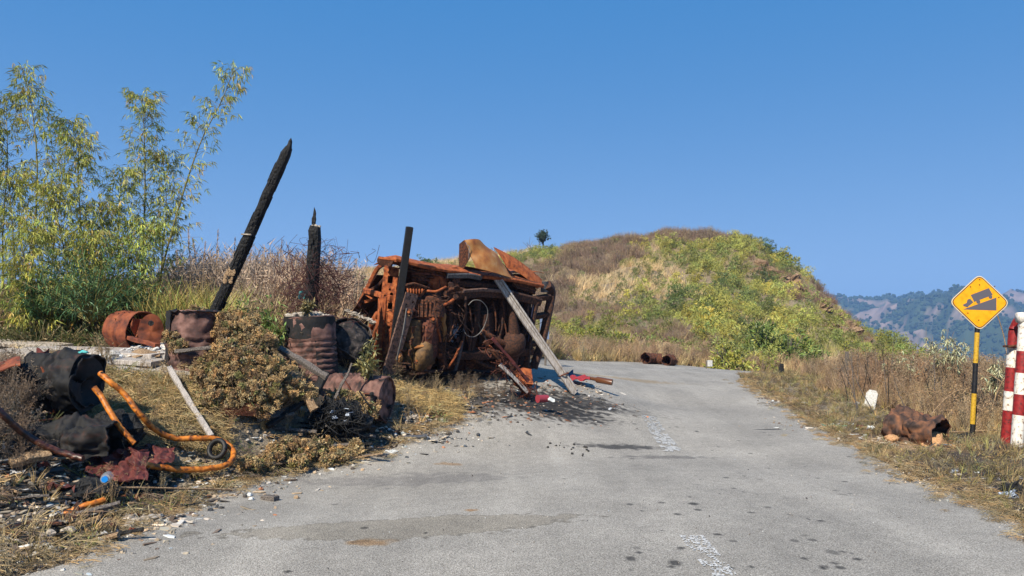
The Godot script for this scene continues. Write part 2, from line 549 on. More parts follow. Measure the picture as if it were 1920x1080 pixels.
func fit_ground() -> void:
	var pts: Array[Vector3] = []
	for w in [[0, 0, 3], [6, 0, 3], [-6, 0.35, 3], [0, 0, -1], [5, 0, -1], [-5, 0.15, -1], [0, 0, -3], [4, 0, -3], [-2, 0, -3]]:
		pts.append(Vector3(w[0], w[1], w[2]))
	# the road and its verges: column and row in the photograph, metres ahead
	for q in [[80, 1075, 4.6], [960, 1080, 4.55], [1920, 1075, 4.6], [1300, 905, 7.5], [960, 905, 7.5], [1920, 985, 5.8], [1530, 800, 11.8], [1240, 800, 11.5], [1200, 750, 14.3], [1400, 720, 17.5], [1386, 705, 19.5], [1450, 750, 14.8],
			[1200, 690, 22.5], [1200, 681, 25], [1050, 672, 24], [1390, 697, 27], [1130, 715, 14.8], [1000, 690, 16.5], [700, 722, 11.6], [1000, 692, 14.5], [870, 750, 11.0], [990, 742, 12.2], [1080, 735, 13], [1040, 770, 11.8], [870, 795, 10.3],
			[690, 857, 8.8], [560, 880, 8.2], [440, 905, 7.4], [250, 985, 5.7], [430, 862, 8.0], [300, 880, 7.3], [200, 905, 6.8], [100, 965, 5.8], [0, 1040, 4.9],
			[130, 775, 7.4], [150, 845, 6.9], [40, 800, 6.6], [150, 665, 10.2], [150, 645, 12], [20, 660, 10], [345, 692, 8.9], [260, 650, 10.4], [300, 745, 8.4], [420, 775, 8.2], [320, 822, 7.7], [450, 762, 8.6], [500, 805, 8.6], [600, 825, 9.0],
			[575, 690, 9.8], [660, 690, 10.4], [670, 768, 9.8], [640, 800, 9.4], [780, 770, 10.3], [740, 725, 11], [100, 625, 14], [400, 615, 13], [560, 600, 14], [650, 600, 16], [-200, 640, 12], [-300, 800, 6], [-300, 620, 16],
			[1600, 645, 76], [1720, 722, 64], [1540, 588, 86], [1790, 765, 52],
			[1640, 765, 13.6], [1710, 832, 10.3], [1824, 822, 11.1], [1885, 838, 10.1], [1800, 900, 7.7], [1920, 900, 7.6], [1930, 800, 12.5], [1900, 725, 18], [1600, 712, 19], [1750, 735, 16.5], [2100, 760, 14], [2200, 900, 8], [1500, 702, 24],
			# the hill
			[800, 504, 95], [950, 496, 95], [1017, 490, 92], [1080, 480, 86], [1130, 469, 82], [1200, 459, 79], [1280, 455, 78], [1350, 463, 77], [1430, 482, 74], [1480, 500, 70], [1528, 550, 64], [1585, 614, 56], [1655, 648, 50], [1725, 676, 46], [1790, 702, 42],
			[1050, 655, 33], [1100, 605, 42], [1100, 540, 55], [1200, 665, 31.5], [1200, 605, 42], [1200, 525, 58], [1300, 675, 32], [1300, 605, 42], [1300, 525, 57], [1400, 690, 31], [1400, 625, 41], [1400, 545, 55], [1500, 684, 33], [1500, 625, 43], [1500, 565, 54], [1600, 694, 34],
			[1600, 645, 44], [1680, 705, 35], [880, 600, 45], [800, 560, 60], [650, 560, 40], [650, 590, 25], [500, 575, 30]]:
		pts.append(P(q[0], q[1], q[2]))
	# beyond the crest and beyond the picture the ground falls away into the valley
	for w in [[-12, 8, -115], [6, 8, -112], [22, 6, -108], [40, 2, -98], [52, -8, -84], [62, -14, -62], [40, -9, -42], [26, -3, -30], [24, -1.5, -18], [30, -3, 0], [22, 0, 8], [-60, -4, -60], [-60, 0, -20], [-40, 1.5, -5], [-40, -2, -36], [-30, 1, 20], [30, -4, 25],
			[-100, -18, -150], [0, -12, -158], [70, -34, -150], [110, -40, -80], [110, -34, 0], [-110, -14, -60], [-110, -8, 20], [0, 0, 28], [60, -14, -20]]:
		pts.append(Vector3(w[0], w[1], w[2]))
	var n := pts.size()
	var m := n + 3
	var a: Array[PackedFloat64Array] = []
	for i in m:
		var row := PackedFloat64Array()
		row.resize(m + 1)
		a.append(row)
	for i in n:
		knots.append(Vector2(pts[i].x, pts[i].z) * 0.1)
	for i in n:
		for j in n:
			a[i][j] = kernel(knots[i].distance_squared_to(knots[j]))
		a[i][i] += 0.0006
		a[i][n] = 1.0
		a[i][n + 1] = knots[i].x
		a[i][n + 2] = knots[i].y
		a[n][i] = 1.0
		a[n + 1][i] = knots[i].x
		a[n + 2][i] = knots[i].y
		a[i][m] = pts[i].y
	for c in m:
		var best := c
		for r in range(c + 1, m):
			if absf(a[r][c]) > absf(a[best][c]):
				best = r
		var sw := a[c]
		a[c] = a[best]
		a[best] = sw
		var top := a[c]
		for r in range(c + 1, m):
			var row := a[r]
			var f := row[c] / top[c]
			if f != 0.0:
				for k in range(c, m + 1):
					row[k] -= f * top[k]
				a[r] = row
	weights.resize(m)
	for i in range(m - 1, -1, -1):
		var v := a[i][m]
		for k in range(i + 1, m):
			v -= a[i][k] * weights[k]
		weights[i] = v / a[i][i]
	near_grid.resize(NW * NH)
	for j in NH:
		for i in NW:
			near_grid[j * NW + i] = spline(NX0 + i * NC, NZ0 + j * NC)
	far_grid.resize(FW * FH)
	for j in FH:
		for i in FW:
			var x := FX0 + i * FCELL
			var z := FZ0 + j * FCELL
			var h := spline(x, z)
			var off := smoothstep(24.0, 60.0, -z)
			h += (soft.get_noise_2d(x * 0.5, z * 0.5) * 1.1 + fine.get_noise_2d(x * 0.35, z * 0.35) * 0.5) * off
			far_grid[j * FW + i] = h

func spline(x: float, z: float) -> float:
	var p := Vector2(x, z) * 0.1
	var n := knots.size()
	var v := weights[n] + weights[n + 1] * p.x + weights[n + 2] * p.y
	for i in n:
		var r2 := p.distance_squared_to(knots[i])
		v += weights[i] * r2 * log(r2 + 1e-9)
	return v

func G(x: float, z: float) -> float:
	var u := (x - NX0) / NC
	var v := (z - NZ0) / NC
	if u >= 0.0 and v >= 0.0 and u < NW - 1 and v < NH - 1:
		var i := int(u)
		var j := int(v)
		var fu := u - i
		var fv := v - j
		var k := j * NW + i
		return lerpf(lerpf(near_grid[k], near_grid[k + 1], fu), lerpf(near_grid[k + NW], near_grid[k + NW + 1], fu), fv)
	u = clampf((x - FX0) / FCELL, 0.0, FW - 1.001)
	v = clampf((z - FZ0) / FCELL, 0.0, FH - 1.001)
	var i2 := int(u)
	var j2 := int(v)
	var gu := u - i2
	var gv := v - j2
	var k2 := j2 * FW + i2
	return lerpf(lerpf(far_grid[k2], far_grid[k2 + 1], gu), lerpf(far_grid[k2 + FW], far_grid[k2 + FW + 1], gu), gv)

var road_left: Array = []
var road_right: Array = []
var road_outline := PackedVector2Array()
var soils := []

func soil(x: float, z: float) -> Color:                  # what the ground is made of here: dry earth, ash, charcoal, straw, sand
	var n := soft.get_noise_2d(x * 1.6, z * 1.6)
	var n2 := fine.get_noise_2d(x * 1.3 + 40.0, z * 1.3)
	var c := Color(0.235, 0.185, 0.125).lerp(Color(0.33, 0.28, 0.21), clampf(0.5 + n * 1.2, 0.0, 1.0))
	for s in soils:
		var d = Vector2(x - s[0].x, z - s[0].z).length() / s[1]
		d += n * 0.55 + n2 * 0.5
		if d < 1.0:
			c = c.lerp(s[2], smoothstep(1.0, 0.72, d) * s[3])
	var k := 1.0 + n2 * 0.35
	return Color(c.r * k, c.g * k, c.b * k)

func earth_material() -> StandardMaterial3D:
	var m := mat("earth", [Color(0.55, 0.53, 0.50), Color(0.78, 0.77, 0.75), Color(0.90, 0.89, 0.88), Color(1, 1, 1)], [0.1, 0.35, 0.6, 0.95], 0.02, 0.97, 2.2, Vector3(1.3, 1.3, 1.3))
	m.vertex_color_use_as_albedo = true
	return m

func build_ground() -> void:
	var black := Color(0.035, 0.032, 0.03)
	var burnt := Color(0.085, 0.065, 0.05)
	var ash := Color(0.56, 0.54, 0.51)
	var sand := Color(0.50, 0.33, 0.18)
	for q in [[960, 12.0, 1.25, black, 0.9], [900, 11.2, 1.2, black, 0.75], [1060, 12.9, 0.9, burnt, 0.8], [650, 9.3, 0.8, black, 0.9], [760, 9.6, 0.8, burnt, 0.5], [150, 10.3, 1.7, ash, 0.95], [20, 10.0, 1.8, ash, 0.9], [270, 9.7, 1.1, ash, 0.9], [230, 9.6, 0.8, ash, 0.9], [90, 6.2, 1.4, burnt, 0.75], [150, 7.1, 0.9, black, 0.8], [270, 6.9, 0.6, burnt, 0.7],
			[1810, 7.6, 1.7, burnt, 0.9], [1930, 6.6, 1.5, burnt, 0.9], [1860, 10.0, 2.0, burnt, 0.95], [1600, 11.6, 0.9, burnt, 0.7], [1450, 19.5, 1.8, burnt, 0.8], [1710, 10.2, 0.6, sand, 1.0], [1640, 10.6, 0.9, sand, 0.6], [1400, 21.0, 1.2, sand, 0.9], [1500, 15.0, 0.6, sand, 0.5], [990, 15.5, 1.0, sand, 0.6],
			[1345, 36.0, 4.0, Color(0.47, 0.30, 0.17), 0.9], [1100, 13.8, 0.8, sand, 0.5]]:
		soils.append([gp(q[0], q[1]), q[2], q[3], q[4]])
	# road edges, nearest first
	var lw := [Vector3(-3.9, 0, 4), Vector3(-3.3, 0, -2)]
	for q in [[80, 1075, 4.6], [250, 990, 5.75], [440, 905, 7.4], [560, 882, 8.2], [690, 857, 8.8], [800, 815, 9.9], [870, 790, 10.6], [880, 740, 12.6], [960, 705, 15.0], [980, 685, 18.0], [1030, 675, 22.0], [1130, 676, 24.5], [1240, 683, 26], [1390, 697, 27.5], [1500, 706, 30]]:
		lw.append(P(q[0], q[1], q[2]))
	var rw := [Vector3(4.0, 0, 4), Vector3(4.1, 0, -2)]
	for q in [[2040, 1040, 4.9], [1920, 985, 5.8], [1810, 935, 6.8], [1700, 885, 8.1], [1600, 835, 9.9], [1530, 800, 11.8], [1480, 766, 13.8], [1430, 738, 15.8], [1402, 721, 17.4], [1386, 708, 19.3], [1384, 702, 20.6], [1400, 700, 21.6], [1440, 700, 22.4], [1500, 703, 23.6], [1580, 708, 25]]:
		rw.append(P(q[0], q[1], q[2]))
	road_left = curve(lw, 10)
	road_right = curve(rw, 10)
	for i in road_left.size():
		var p: Vector3 = road_left[i]
		p += Vector3(fine.get_noise_1d(i * 0.35) * 0.14, 0, fine.get_noise_1d(i * 0.35 + 50.0) * 0.10)
		road_left[i] = p
		road_outline.append(Vector2(p.x, p.z))
	for i in range(road_right.size() - 1, -1, -1):
		var p: Vector3 = road_right[i]
		p += Vector3(fine.get_noise_1d(i * 0.35 + 90.0) * 0.10, 0, 0)
		road_right[i] = p
		road_outline.append(Vector2(p.x, p.z))
	# ground: the near sheet, fine enough for clods
	org = Vector3.ZERO
	var cell := 0.125
	var w := int(28.0 / cell)
	var h := int(37.5 / cell)
	var s := new_st()
	s.set_smooth_group(0)
	var pos := PackedVector3Array()
	var col := PackedColorArray()
	var shrunk := road_outline
	for j in h + 1:
		for i in w + 1:
			var x := NX0 + i * cell
			var z := NZ0 + j * cell
			var y := G(x, z)
			if i == 0 or j == 0 or i == w or j == h:
				y -= 0.6
			elif Geometry2D.is_point_in_polygon(Vector2(x, z), shrunk):
				y -= 0.06
			else:
				y += fine.get_noise_2d(x * 1.2, z * 1.2) * 0.035 + soft.get_noise_2d(x * 3.0, z * 3.0) * 0.03
			pos.append(Vector3(x, y, z))
			col.append(soil(x, z))
	var arrays := []
	arrays.resize(Mesh.ARRAY_MAX)
	arrays[Mesh.ARRAY_VERTEX] = pos
	arrays[Mesh.ARRAY_COLOR] = col
	arrays[Mesh.ARRAY_INDEX] = grid_index(w, h)
	arrays[Mesh.ARRAY_NORMAL] = grid_normals(pos, w, h)
	var g := MeshInstance3D.new()
	g.mesh = ArrayMesh.new()
	g.mesh.add_surface_from_arrays(Mesh.PRIMITIVE_TRIANGLES, arrays)
	g.material_override = earth_material()
	g.name = "ground"
	add_child(g)
	g.set_meta("kind", "structure")
	tag(g, "dry earth with ash and charcoal beside the road", "ground")

func grid_index(w: int, h: int, away := false) -> PackedInt32Array:   # away: the rows run from near to far
	var idx := PackedInt32Array()
	for j in h:
		for i in w:
			var k := j * (w + 1) + i
			idx.append_array([k, k + w + 2, k + 1, k, k + w + 1, k + w + 2] if away else [k, k + 1, k + w + 2, k, k + w + 2, k + w + 1])
	return idx

func grid_normals(pos: PackedVector3Array, w: int, h: int) -> PackedVector3Array:
	var out := PackedVector3Array()
	out.resize(pos.size())
	var k := 0
	for j in h + 1:
		for i in w + 1:
			var du := pos[k + (1 if i < w else 0)] - pos[k - (1 if i > 0 else 0)]
			var dv := pos[k + (w + 1 if j < h else 0)] - pos[k - (w + 1 if j > 0 else 0)]
			var n := dv.cross(du).normalized()
			out[k] = n if n.y > 0 else -n
			k += 1
	return out

func stain_image() -> Image:                              # large marks on the asphalt over 13 m x 26 m: patches, tracks, drips, soot, dust, a tar streak
	var w := 720
	var h := 1440
	var im := Image.create(w, h, false, Image.FORMAT_RGB8)
	var big := FastNoiseLite.new()
	big.seed = 5
	big.frequency = 0.25
	big.fractal_octaves = 4
	var data := PackedByteArray()
	data.resize(w * h * 3)
	# soft-edged marks: x, z, half-length across, half-length along, darkness (r, g, b), raggedness
	var marks := []
	for q in [[1000, 11.9, 1.15, 1.0, Color(0.30, 0.29, 0.29), 0.6], [1090, 12.5, 0.9, 0.6, Color(0.50, 0.49, 0.49), 0.5], [1150, 9.85, 0.65, 0.20, Color(0.52, 0.52, 0.53), 0.5], [1240, 9.2, 0.8, 0.16, Color(0.76, 0.76, 0.77), 0.5], [880, 11.2, 0.9, 0.8, Color(0.5, 0.48, 0.46), 0.5],
			[1440, 11.45, 0.26, 0.06, Color(0.42, 0.42, 0.43), 0.15], [1180, 12.3, 0.9, 0.4, Color(0.84, 0.84, 0.84), 0.5], [760, 7.9, 1.5, 0.35, Color(0.90, 0.90, 0.91), 0.6],
			[690, 5.3, 0.20, 0.10, Color(0.96, 0.82, 0.66), 0.5], [880, 6.3, 0.10, 0.06, Color(0.98, 0.80, 0.62), 0.5], [1820, 7.4, 0.22, 0.12, Color(1.0, 0.90, 0.80), 0.6], [840, 8.7, 0.2, 0.1, Color(0.97, 0.86, 0.74), 0.5], [1160, 17.0, 1.6, 0.5, Color(1.0, 0.93, 0.82), 0.5], [1080, 15.5, 0.9, 0.8, Color(0.96, 0.86, 0.72), 0.5]]:
		var p := gp(q[0], q[1])
		marks.append([p.x, p.z, q[2], q[3], q[4], q[5]])
	var wet := [gp(560, 5.45), gp(760, 5.75)]
	for j in h:
		var z := -22.0 + 26.0 * j / h
		for i in w:
			var x := -4.5 + 13.0 * i / w
			var n := big.get_noise_2d(x * 2.4, z * 2.4)
			var f := fine.get_noise_2d(x * 3.4, z * 3.4)
			var lane := big.get_noise_2d(x * 6.0 + 30.0, z * 0.5)
			var v := 0.90 + n * 0.10 + f * 0.05 + lane * 0.07
			var c := Color(v, v * 0.99, v * 0.975)
			for m in marks:
				var dx = (x - m[0]) / m[2]
				var dz = (z - m[1]) / m[3]
				if absf(dx) < 1.6 and absf(dz) < 1.6:
					var d = sqrt(dx * dx + dz * dz) + (f * 1.1 + n * 0.6) * m[5]
					if d < 1.0:
						c = c * Color.WHITE.lerp(m[4], smoothstep(1.0, 0.35, d))
			# a patch of thin tar with a dark rim
			var wx: float = (x - wet[1].x) / 1.35
			var wz: float = (z - wet[1].z - (x - wet[1].x) * -0.17) / 0.34
			var wd := sqrt(wx * wx + wz * wz) + f * 0.22 + n * 0.25
			if wd < 1.0:
				var e := 0.93 if wd < 0.96 else 0.76
				c = c * Color(e * 1.0, e * 0.985, e * 0.955)
			var k := (j * w + i) * 3
			data[k] = clampi(int(c.r * 255.0), 0, 255)
			data[k + 1] = clampi(int(c.g * 255.0), 0, 255)
			data[k + 2] = clampi(int(c.b * 255.0), 0, 255)
	# oil drips along the lane
	for q in 110:
		var px := rng.randf_range(1180, 1640)
		var d := 4.6 + pow(rng.randf(), 1.6) * 7.0
		if q > 90:
			px = rng.randf_range(500, 1500)
		var p := gp(px, d)
		var rx := rng.randf_range(0.003, 0.020) * (1.0 if rng.randf() < 0.88 else 1.8)
		var rz := rx * rng.randf_range(0.8, 1.8)
		var dark := rng.randf_range(0.45, 0.85)
		var i0 := int((p.x + 4.5) / 13.0 * w)
		var j0 := int((p.z + 22.0) / 26.0 * h)
		for j in range(j0 - 4, j0 + 5):
			for i in range(i0 - 4, i0 + 5):
				if i < 0 or j < 0 or i >= w or j >= h:
					continue
				var dx := ((i - i0) * 13.0 / w) / (rx + 0.010)
				var dz := ((j - j0) * 26.0 / h) / (rz + 0.012)
				var t := dx * dx + dz * dz
				if t < 1.0:
					var k := (j * w + i) * 3
					for b in 3:
						data[k + b] = int(data[k + b] * lerpf(dark, 1.0, smoothstep(0.55, 1.0, t)))
	im.set_data(w, h, false, Image.FORMAT_RGB8, data)
	return im

func grain_image() -> Image:                              # the stones and pores of worn asphalt, about 1.1 m
	var side := 768
	var data := PackedByteArray()
	data.resize(side * side * 3)
	var r := RandomNumberGenerator.new()
	r.seed = 99
	var base := FastNoiseLite.new()
	base.seed = 8
	base.frequency = 0.09
	base.fractal_octaves = 3
	var patch := base.get_seamless_image(side, side)
	var pd := patch.get_data()
	for k in side * side:
		var v := 158.0 + (pd[k] - 128.0) * 0.34 + r.randf_range(-20, 20)
		data[k * 3] = clampi(int(v + 4), 0, 255)
		data[k * 3 + 1] = clampi(int(v), 0, 255)
		data[k * 3 + 2] = clampi(int(v - 7), 0, 255)
	for q in 34000:
		var x := r.randi() % side
		var y := r.randi() % side
		var big := 1 if r.randf() < 0.6 else 2
		if r.randf() < 0.22:
			big = 3 + r.randi() % 3
		var light := r.randf() < 0.5
		var v := r.randf_range(172, 206) if light else r.randf_range(94, 132)
		if r.randf() < 0.03:
			v = 215
		for dy in big:
			for dx in big:
				var k := (((y + dy) % side) * side + (x + dx) % side) * 3
				data[k] = int(v + 2)
				data[k + 1] = int(v)
				data[k + 2] = int(v - 8)
	return Image.create_from_data(side, side, false, Image.FORMAT_RGB8, data)

func build_road() -> void:
	org = Vector3.ZERO
	var m := StandardMaterial3D.new()
	m.resource_name = "asphalt"
	m.albedo_texture = ImageTexture.create_from_image(grain_image())
	m.roughness = 0.88
	m.uv1_scale = Vector3(0.9, 0.9, 1)
	m.detail_enabled = true
	m.detail_albedo = ImageTexture.create_from_image(stain_image())
	m.detail_blend_mode = BaseMaterial3D.BLEND_MODE_MUL
	m.detail_uv_layer = BaseMaterial3D.DETAIL_UV_2
	m.heightmap_enabled = true
	m.heightmap_texture = noise_tex(61, 0.11, [], [], FastNoiseLite.TYPE_SIMPLEX, 4, 768)
	m.heightmap_scale = 0.35
	M.asphalt = m
	var n := road_left.size()
	var across := 40
	var pos := PackedVector3Array()
	var uv := PackedVector2Array()
	var uv2 := PackedVector2Array()
	for i in n:
		for j in across + 1:
			var p: Vector3 = road_left[i].lerp(road_right[i], float(j) / across)
			p.y = G(p.x, p.z) + soft.get_noise_2d(p.x * 0.8, p.z * 0.8) * 0.02
			if j == 0 or j == across:
				p.y -= 0.07
			else:
				p.y += 0.012
			if j == 1:
				p = Vector3(lerpf(road_left[i].x, road_right[i].x, 0.003), p.y, lerpf(road_left[i].z, road_right[i].z, 0.003))
				p.y = G(p.x, p.z) + 0.012 + soft.get_noise_2d(p.x * 0.8, p.z * 0.8) * 0.02
			if j == across - 1:
				p = Vector3(lerpf(road_left[i].x, road_right[i].x, 0.997), p.y, lerpf(road_left[i].z, road_right[i].z, 0.997))
				p.y = G(p.x, p.z) + 0.012 + soft.get_noise_2d(p.x * 0.8, p.z * 0.8) * 0.02
			pos.append(p)
			uv.append(Vector2(p.x, p.z))
			uv2.append(Vector2((p.x + 4.5) / 13.0, (p.z + 22.0) / 26.0))
	var arrays := []
	arrays.resize(Mesh.ARRAY_MAX)
	arrays[Mesh.ARRAY_VERTEX] = pos
	arrays[Mesh.ARRAY_TEX_UV] = uv
	arrays[Mesh.ARRAY_TEX_UV2] = uv2
	arrays[Mesh.ARRAY_INDEX] = grid_index(across, n - 1, true)
	arrays[Mesh.ARRAY_NORMAL] = grid_normals(pos, across, n - 1)
	var o := MeshInstance3D.new()
	o.mesh = ArrayMesh.new()
	o.mesh.add_surface_from_arrays(Mesh.PRIMITIVE_TRIANGLES, arrays)
	o.material_override = m
	o.name = "road"
	add_child(o)
	o.set_meta("kind", "structure")
	tag(o, "worn grey asphalt road bending right over a crest", "road")
	# what is left of the white centre line: paint that has flaked from the hollows between the stones
	var paint := plain("line_paint", Color(0.80, 0.80, 0.79), 0.7)
	for q in [[1362, 1100, 4.4, 1296, 1020, 5.35, 0.13], [1262, 842, 9.6, 1216, 770, 12.2, 0.19], [1238, 688, 22.6, 1262, 687, 22.8, 0.16], [1288, 689, 22.9, 1312, 690, 23.1, 0.14]]:
		var a := gp(q[0], q[2])
		var b := gp(q[3], q[5])
		var s := new_st()
		s.set_smooth_group(-1)
		var dir := b - a
		var l := dir.length()
		var side := dir.cross(Vector3.UP).normalized()
		for k in int(l * 1300.0):
			var t := rng.randf()
			var u := rng.randf_range(-1.0, 1.0)
			if fine.get_noise_2d(t * l * 2.2 + 7.0, u * 0.6) + rng.randf() * 0.45 - absf(u) * 0.25 < 0.06:
				continue
			var p = a + dir * t + side * u * q[6] / 1.0 * 0.62
			p.y = G(p.x, p.z) + 0.0165 + soft.get_noise_2d(p.x * 0.8, p.z * 0.8) * 0.02 + rng.randf() * 0.003
			var r1 = rng.randf_range(0.003, 0.011) * (0.25 + q[5] * 0.135)
			var ring := []
			for e in 5:
				var an := TAU * e / 5.0 + rng.randf() * 0.8
				ring.append(p + Vector3(cos(an), 0, sin(an)) * r1 * rng.randf_range(0.6, 1.2))
			for e in range(1, 4):
				tri(s, ring[0], ring[e], ring[e + 1])
		var line := obj("road_marking", s, paint)
		line.set_meta("kind", "structure")

func build_far() -> void:
	org = Vector3.ZERO
	# the hill and the slopes round it
	var pos := PackedVector3Array()
	var col := PackedColorArray()
	for j in FH:
		for i in FW:
			var x := FX0 + i * FCELL
			var z := FZ0 + j * FCELL
			var y := far_grid[j * FW + i]
			if x > NX0 + 1.3 and x < NX0 + 26.7 and z > NZ0 + 1.3 and z < NZ0 + 36.0:
				y -= 0.8
			pos.append(Vector3(x, y, z))
			var n := fine.get_noise_2d(x * 0.25, z * 0.25)
			var c := Color(0.24, 0.185, 0.115).lerp(Color(0.36, 0.27, 0.16), clampf(0.5 + n, 0, 1))
			if z > -60.0 and z < -24.0:
				c = soil(x, z).lerp(c, 0.4)
			col.append(c)
	var arrays := []
	arrays.resize(Mesh.ARRAY_MAX)
	arrays[Mesh.ARRAY_VERTEX] = pos
	arrays[Mesh.ARRAY_COLOR] = col
	arrays[Mesh.ARRAY_INDEX] = grid_index(FW - 1, FH - 1)
	arrays[Mesh.ARRAY_NORMAL] = grid_normals(pos, FW - 1, FH - 1)
	add_structure("hill", arrays, M.earth, "round dry hill beyond the bend of the road", "hill")
	# valley floor out to the horizon
	var big := PlaneMesh.new()
	big.size = Vector2(16000, 16000)
	var v := MeshInstance3D.new()
	v.mesh = big
	v.material_override = plain("valley_green", Color(0.24, 0.28, 0.17), 0.95)
	v.name = "valley"
	v.position = Vector3(0, -110, 0)
	add_child(v)
	v.set_meta("kind", "structure")
	tag(v, "wooded valley floor far below the road", "valley")
	# the range across the valley: ridge heights by bearing, spurs and gullies, forest with bare rock faces
	pos = PackedVector3Array()
	col = PackedColorArray()
	var nb := 300
	var nr := 70
	var ridge := FastNoiseLite.new()
	ridge.seed = 21
	ridge.frequency = 0.004
	ridge.fractal_octaves = 5
	var faces := []
	for q in [[1640, 590, 75, 1.0], [1610, 565, 50, 1.0], [1665, 615, 40, 1.0], [1695, 630, 60, 0.9], [1715, 650, 45, 0.8], [1760, 560, 45, 0.9], [1780, 565, 50, 1.0], [1755, 585, 30, 1.0], [1905, 560, 75, 1.0], [1890, 580, 50, 0.9], [1800, 590, 25, 0.8], [1700, 607, 18, 1.0]]:
		faces.append(q)
	for j in nr + 1:
		var t := float(j) / nr
		for i in nb + 1:
			var bear := lerpf(-50.0, 50.0, float(i) / nb)
			var px := 960.0 + FOC * tan(deg_to_rad(bear))
			var crest := 88.0 + 9.0 * ridge.get_noise_1d(bear * 32.0 + 90.0) + 8.0 * ridge.get_noise_1d(bear * 210.0)
			crest += 8.0 * smoothstep(24.0, 31.0, bear) - 20.0 * smoothstep(20.0, -6.0, bear)
			var dist := lerpf(620.0, 1600.0, t)
			var x := dist * tan(deg_to_rad(bear))
			var y := lerpf(-115.0, crest, pow(t, 0.8))
			var gul := ridge.get_noise_2d(x * 1.1, dist * 0.55 + 300.0)
			y += gul * 85.0 * sin(PI * clampf(t * 1.02, 0, 1)) + ridge.get_noise_2d(x * 4.0, dist * 3.0) * 24.0 * (1.0 - t * 0.6)
			pos.append(Vector3(x, y, -dist))
			var g := 0.5 + ridge.get_noise_2d(x * 6.0, dist * 6.0)
			var c := Color(0.028, 0.048, 0.020).lerp(Color(0.055, 0.078, 0.03), clampf(g, 0, 1))
			col.append(c)
	# rock where the face stands bare: patches round points of the slope
	var bare := []
	for f in faces:
		var sight := (P(f[0], f[1], 1000.0) - EYE).normalized()
		var nearest := 0.0
		var at := Vector3.ZERO
		for p in pos:
			var c := (p - EYE).normalized().dot(sight)
			if c > nearest:
				nearest = c
				at = p
		bare.append([at, f[2] / FOC * at.length(), f[3]])
	for k in pos.size():
		var p := pos[k]
		var best := 0.0
		for f in bare:
			var dd: float = p.distance_to(f[0]) / (f[1] * 0.95)
			if dd < 2.0:
				dd += ridge.get_noise_2d(p.x * 5.0, p.z * 5.0 + p.y * 6.0) * 0.9
				best = maxf(best, smoothstep(0.85, 0.55, dd) * f[2])
		if best > 0.0:
			var n := ridge.get_noise_3d(p.x * 9.0, p.y * 3.0, p.z * 9.0)
			col[k] = col[k].lerp(Color(0.34, 0.25, 0.20).lerp(Color(0.17, 0.13, 0.10), clampf(0.5 + n * 1.5, 0, 1)), best)
	arrays = []
	arrays.resize(Mesh.ARRAY_MAX)
	arrays[Mesh.ARRAY_VERTEX] = pos
	arrays[Mesh.ARRAY_COLOR] = col
	arrays[Mesh.ARRAY_INDEX] = grid_index(nb, nr, true)
	arrays[Mesh.ARRAY_NORMAL] = grid_normals(pos, nb, nr)
	add_structure("mountain", arrays, M.forest, "blue hazy mountain range with bare rock faces", "mountain")
	# its woods: crowns that break up the slope and the skyline
	var s := new_st()
	for k in 3:
		blob(s, Vector3(rng.randf_range(-0.4, 0.4), 0.3 + k * 0.16, rng.randf_range(-0.4, 0.4)), Vector3(0.7, 0.62, 0.7) * rng.randf_range(0.7, 1.0), 0.5, 4, k * 3.0)
	s.generate_normals()
	var crown := s.commit()
	var where := []
	var tints := []
	for q in 34000:
		var i := rng.randi_range(int(nb * 0.42), nb - 1)
		var j := rng.randi_range(8, nr)
		var k := j * (nb + 1) + i
		var rock := col[k].r > 0.13
		if rock and rng.randf() < 0.95:
			continue
		var p := pos[k].lerp(pos[mini(k + 1, pos.size() - 1)], rng.randf())
		if j < nr:
			p = p.lerp(pos[k + nb + 1], rng.randf() * 0.9)
		var r := rng.randf_range(2.0, 5.0)
		where.append(Transform3D(Basis(Vector3.UP, rng.randf() * TAU).scaled(Vector3(r, r * rng.randf_range(0.7, 1.1), r)), p))
		tints.append(tint(Color(0.030, 0.050, 0.020), 0.3))
	many("mountain_forest", crown, where, tints, M.forest, null, "stuff", "dense green woods covering the far blue mountain range", "forest")

func add_structure(called: String, arrays: Array, m: Material, label: String, category: String) -> void:
	var o := MeshInstance3D.new()
	o.mesh = ArrayMesh.new()
	o.mesh.add_surface_from_arrays(Mesh.PRIMITIVE_TRIANGLES, arrays)
	o.material_override = m
	o.name = called
	add_child(o)
	o.set_meta("kind", "structure")
	tag(o, label, category)

# ---------------------------------------------------------------- plants: one mesh of each sort, scattered
var tuft_mesh: Mesh
var stalk_mesh: Mesh
var scrub_mesh: Mesh
var wisp_mesh: Mesh
var weed_mesh: Mesh
var seed_mesh: Mesh
var chip_mesh: Mesh
var stone_mesh: Mesh
var straw_mesh: Mesh

func white(k := 1.0) -> Color:
	return Color(k, k, k)

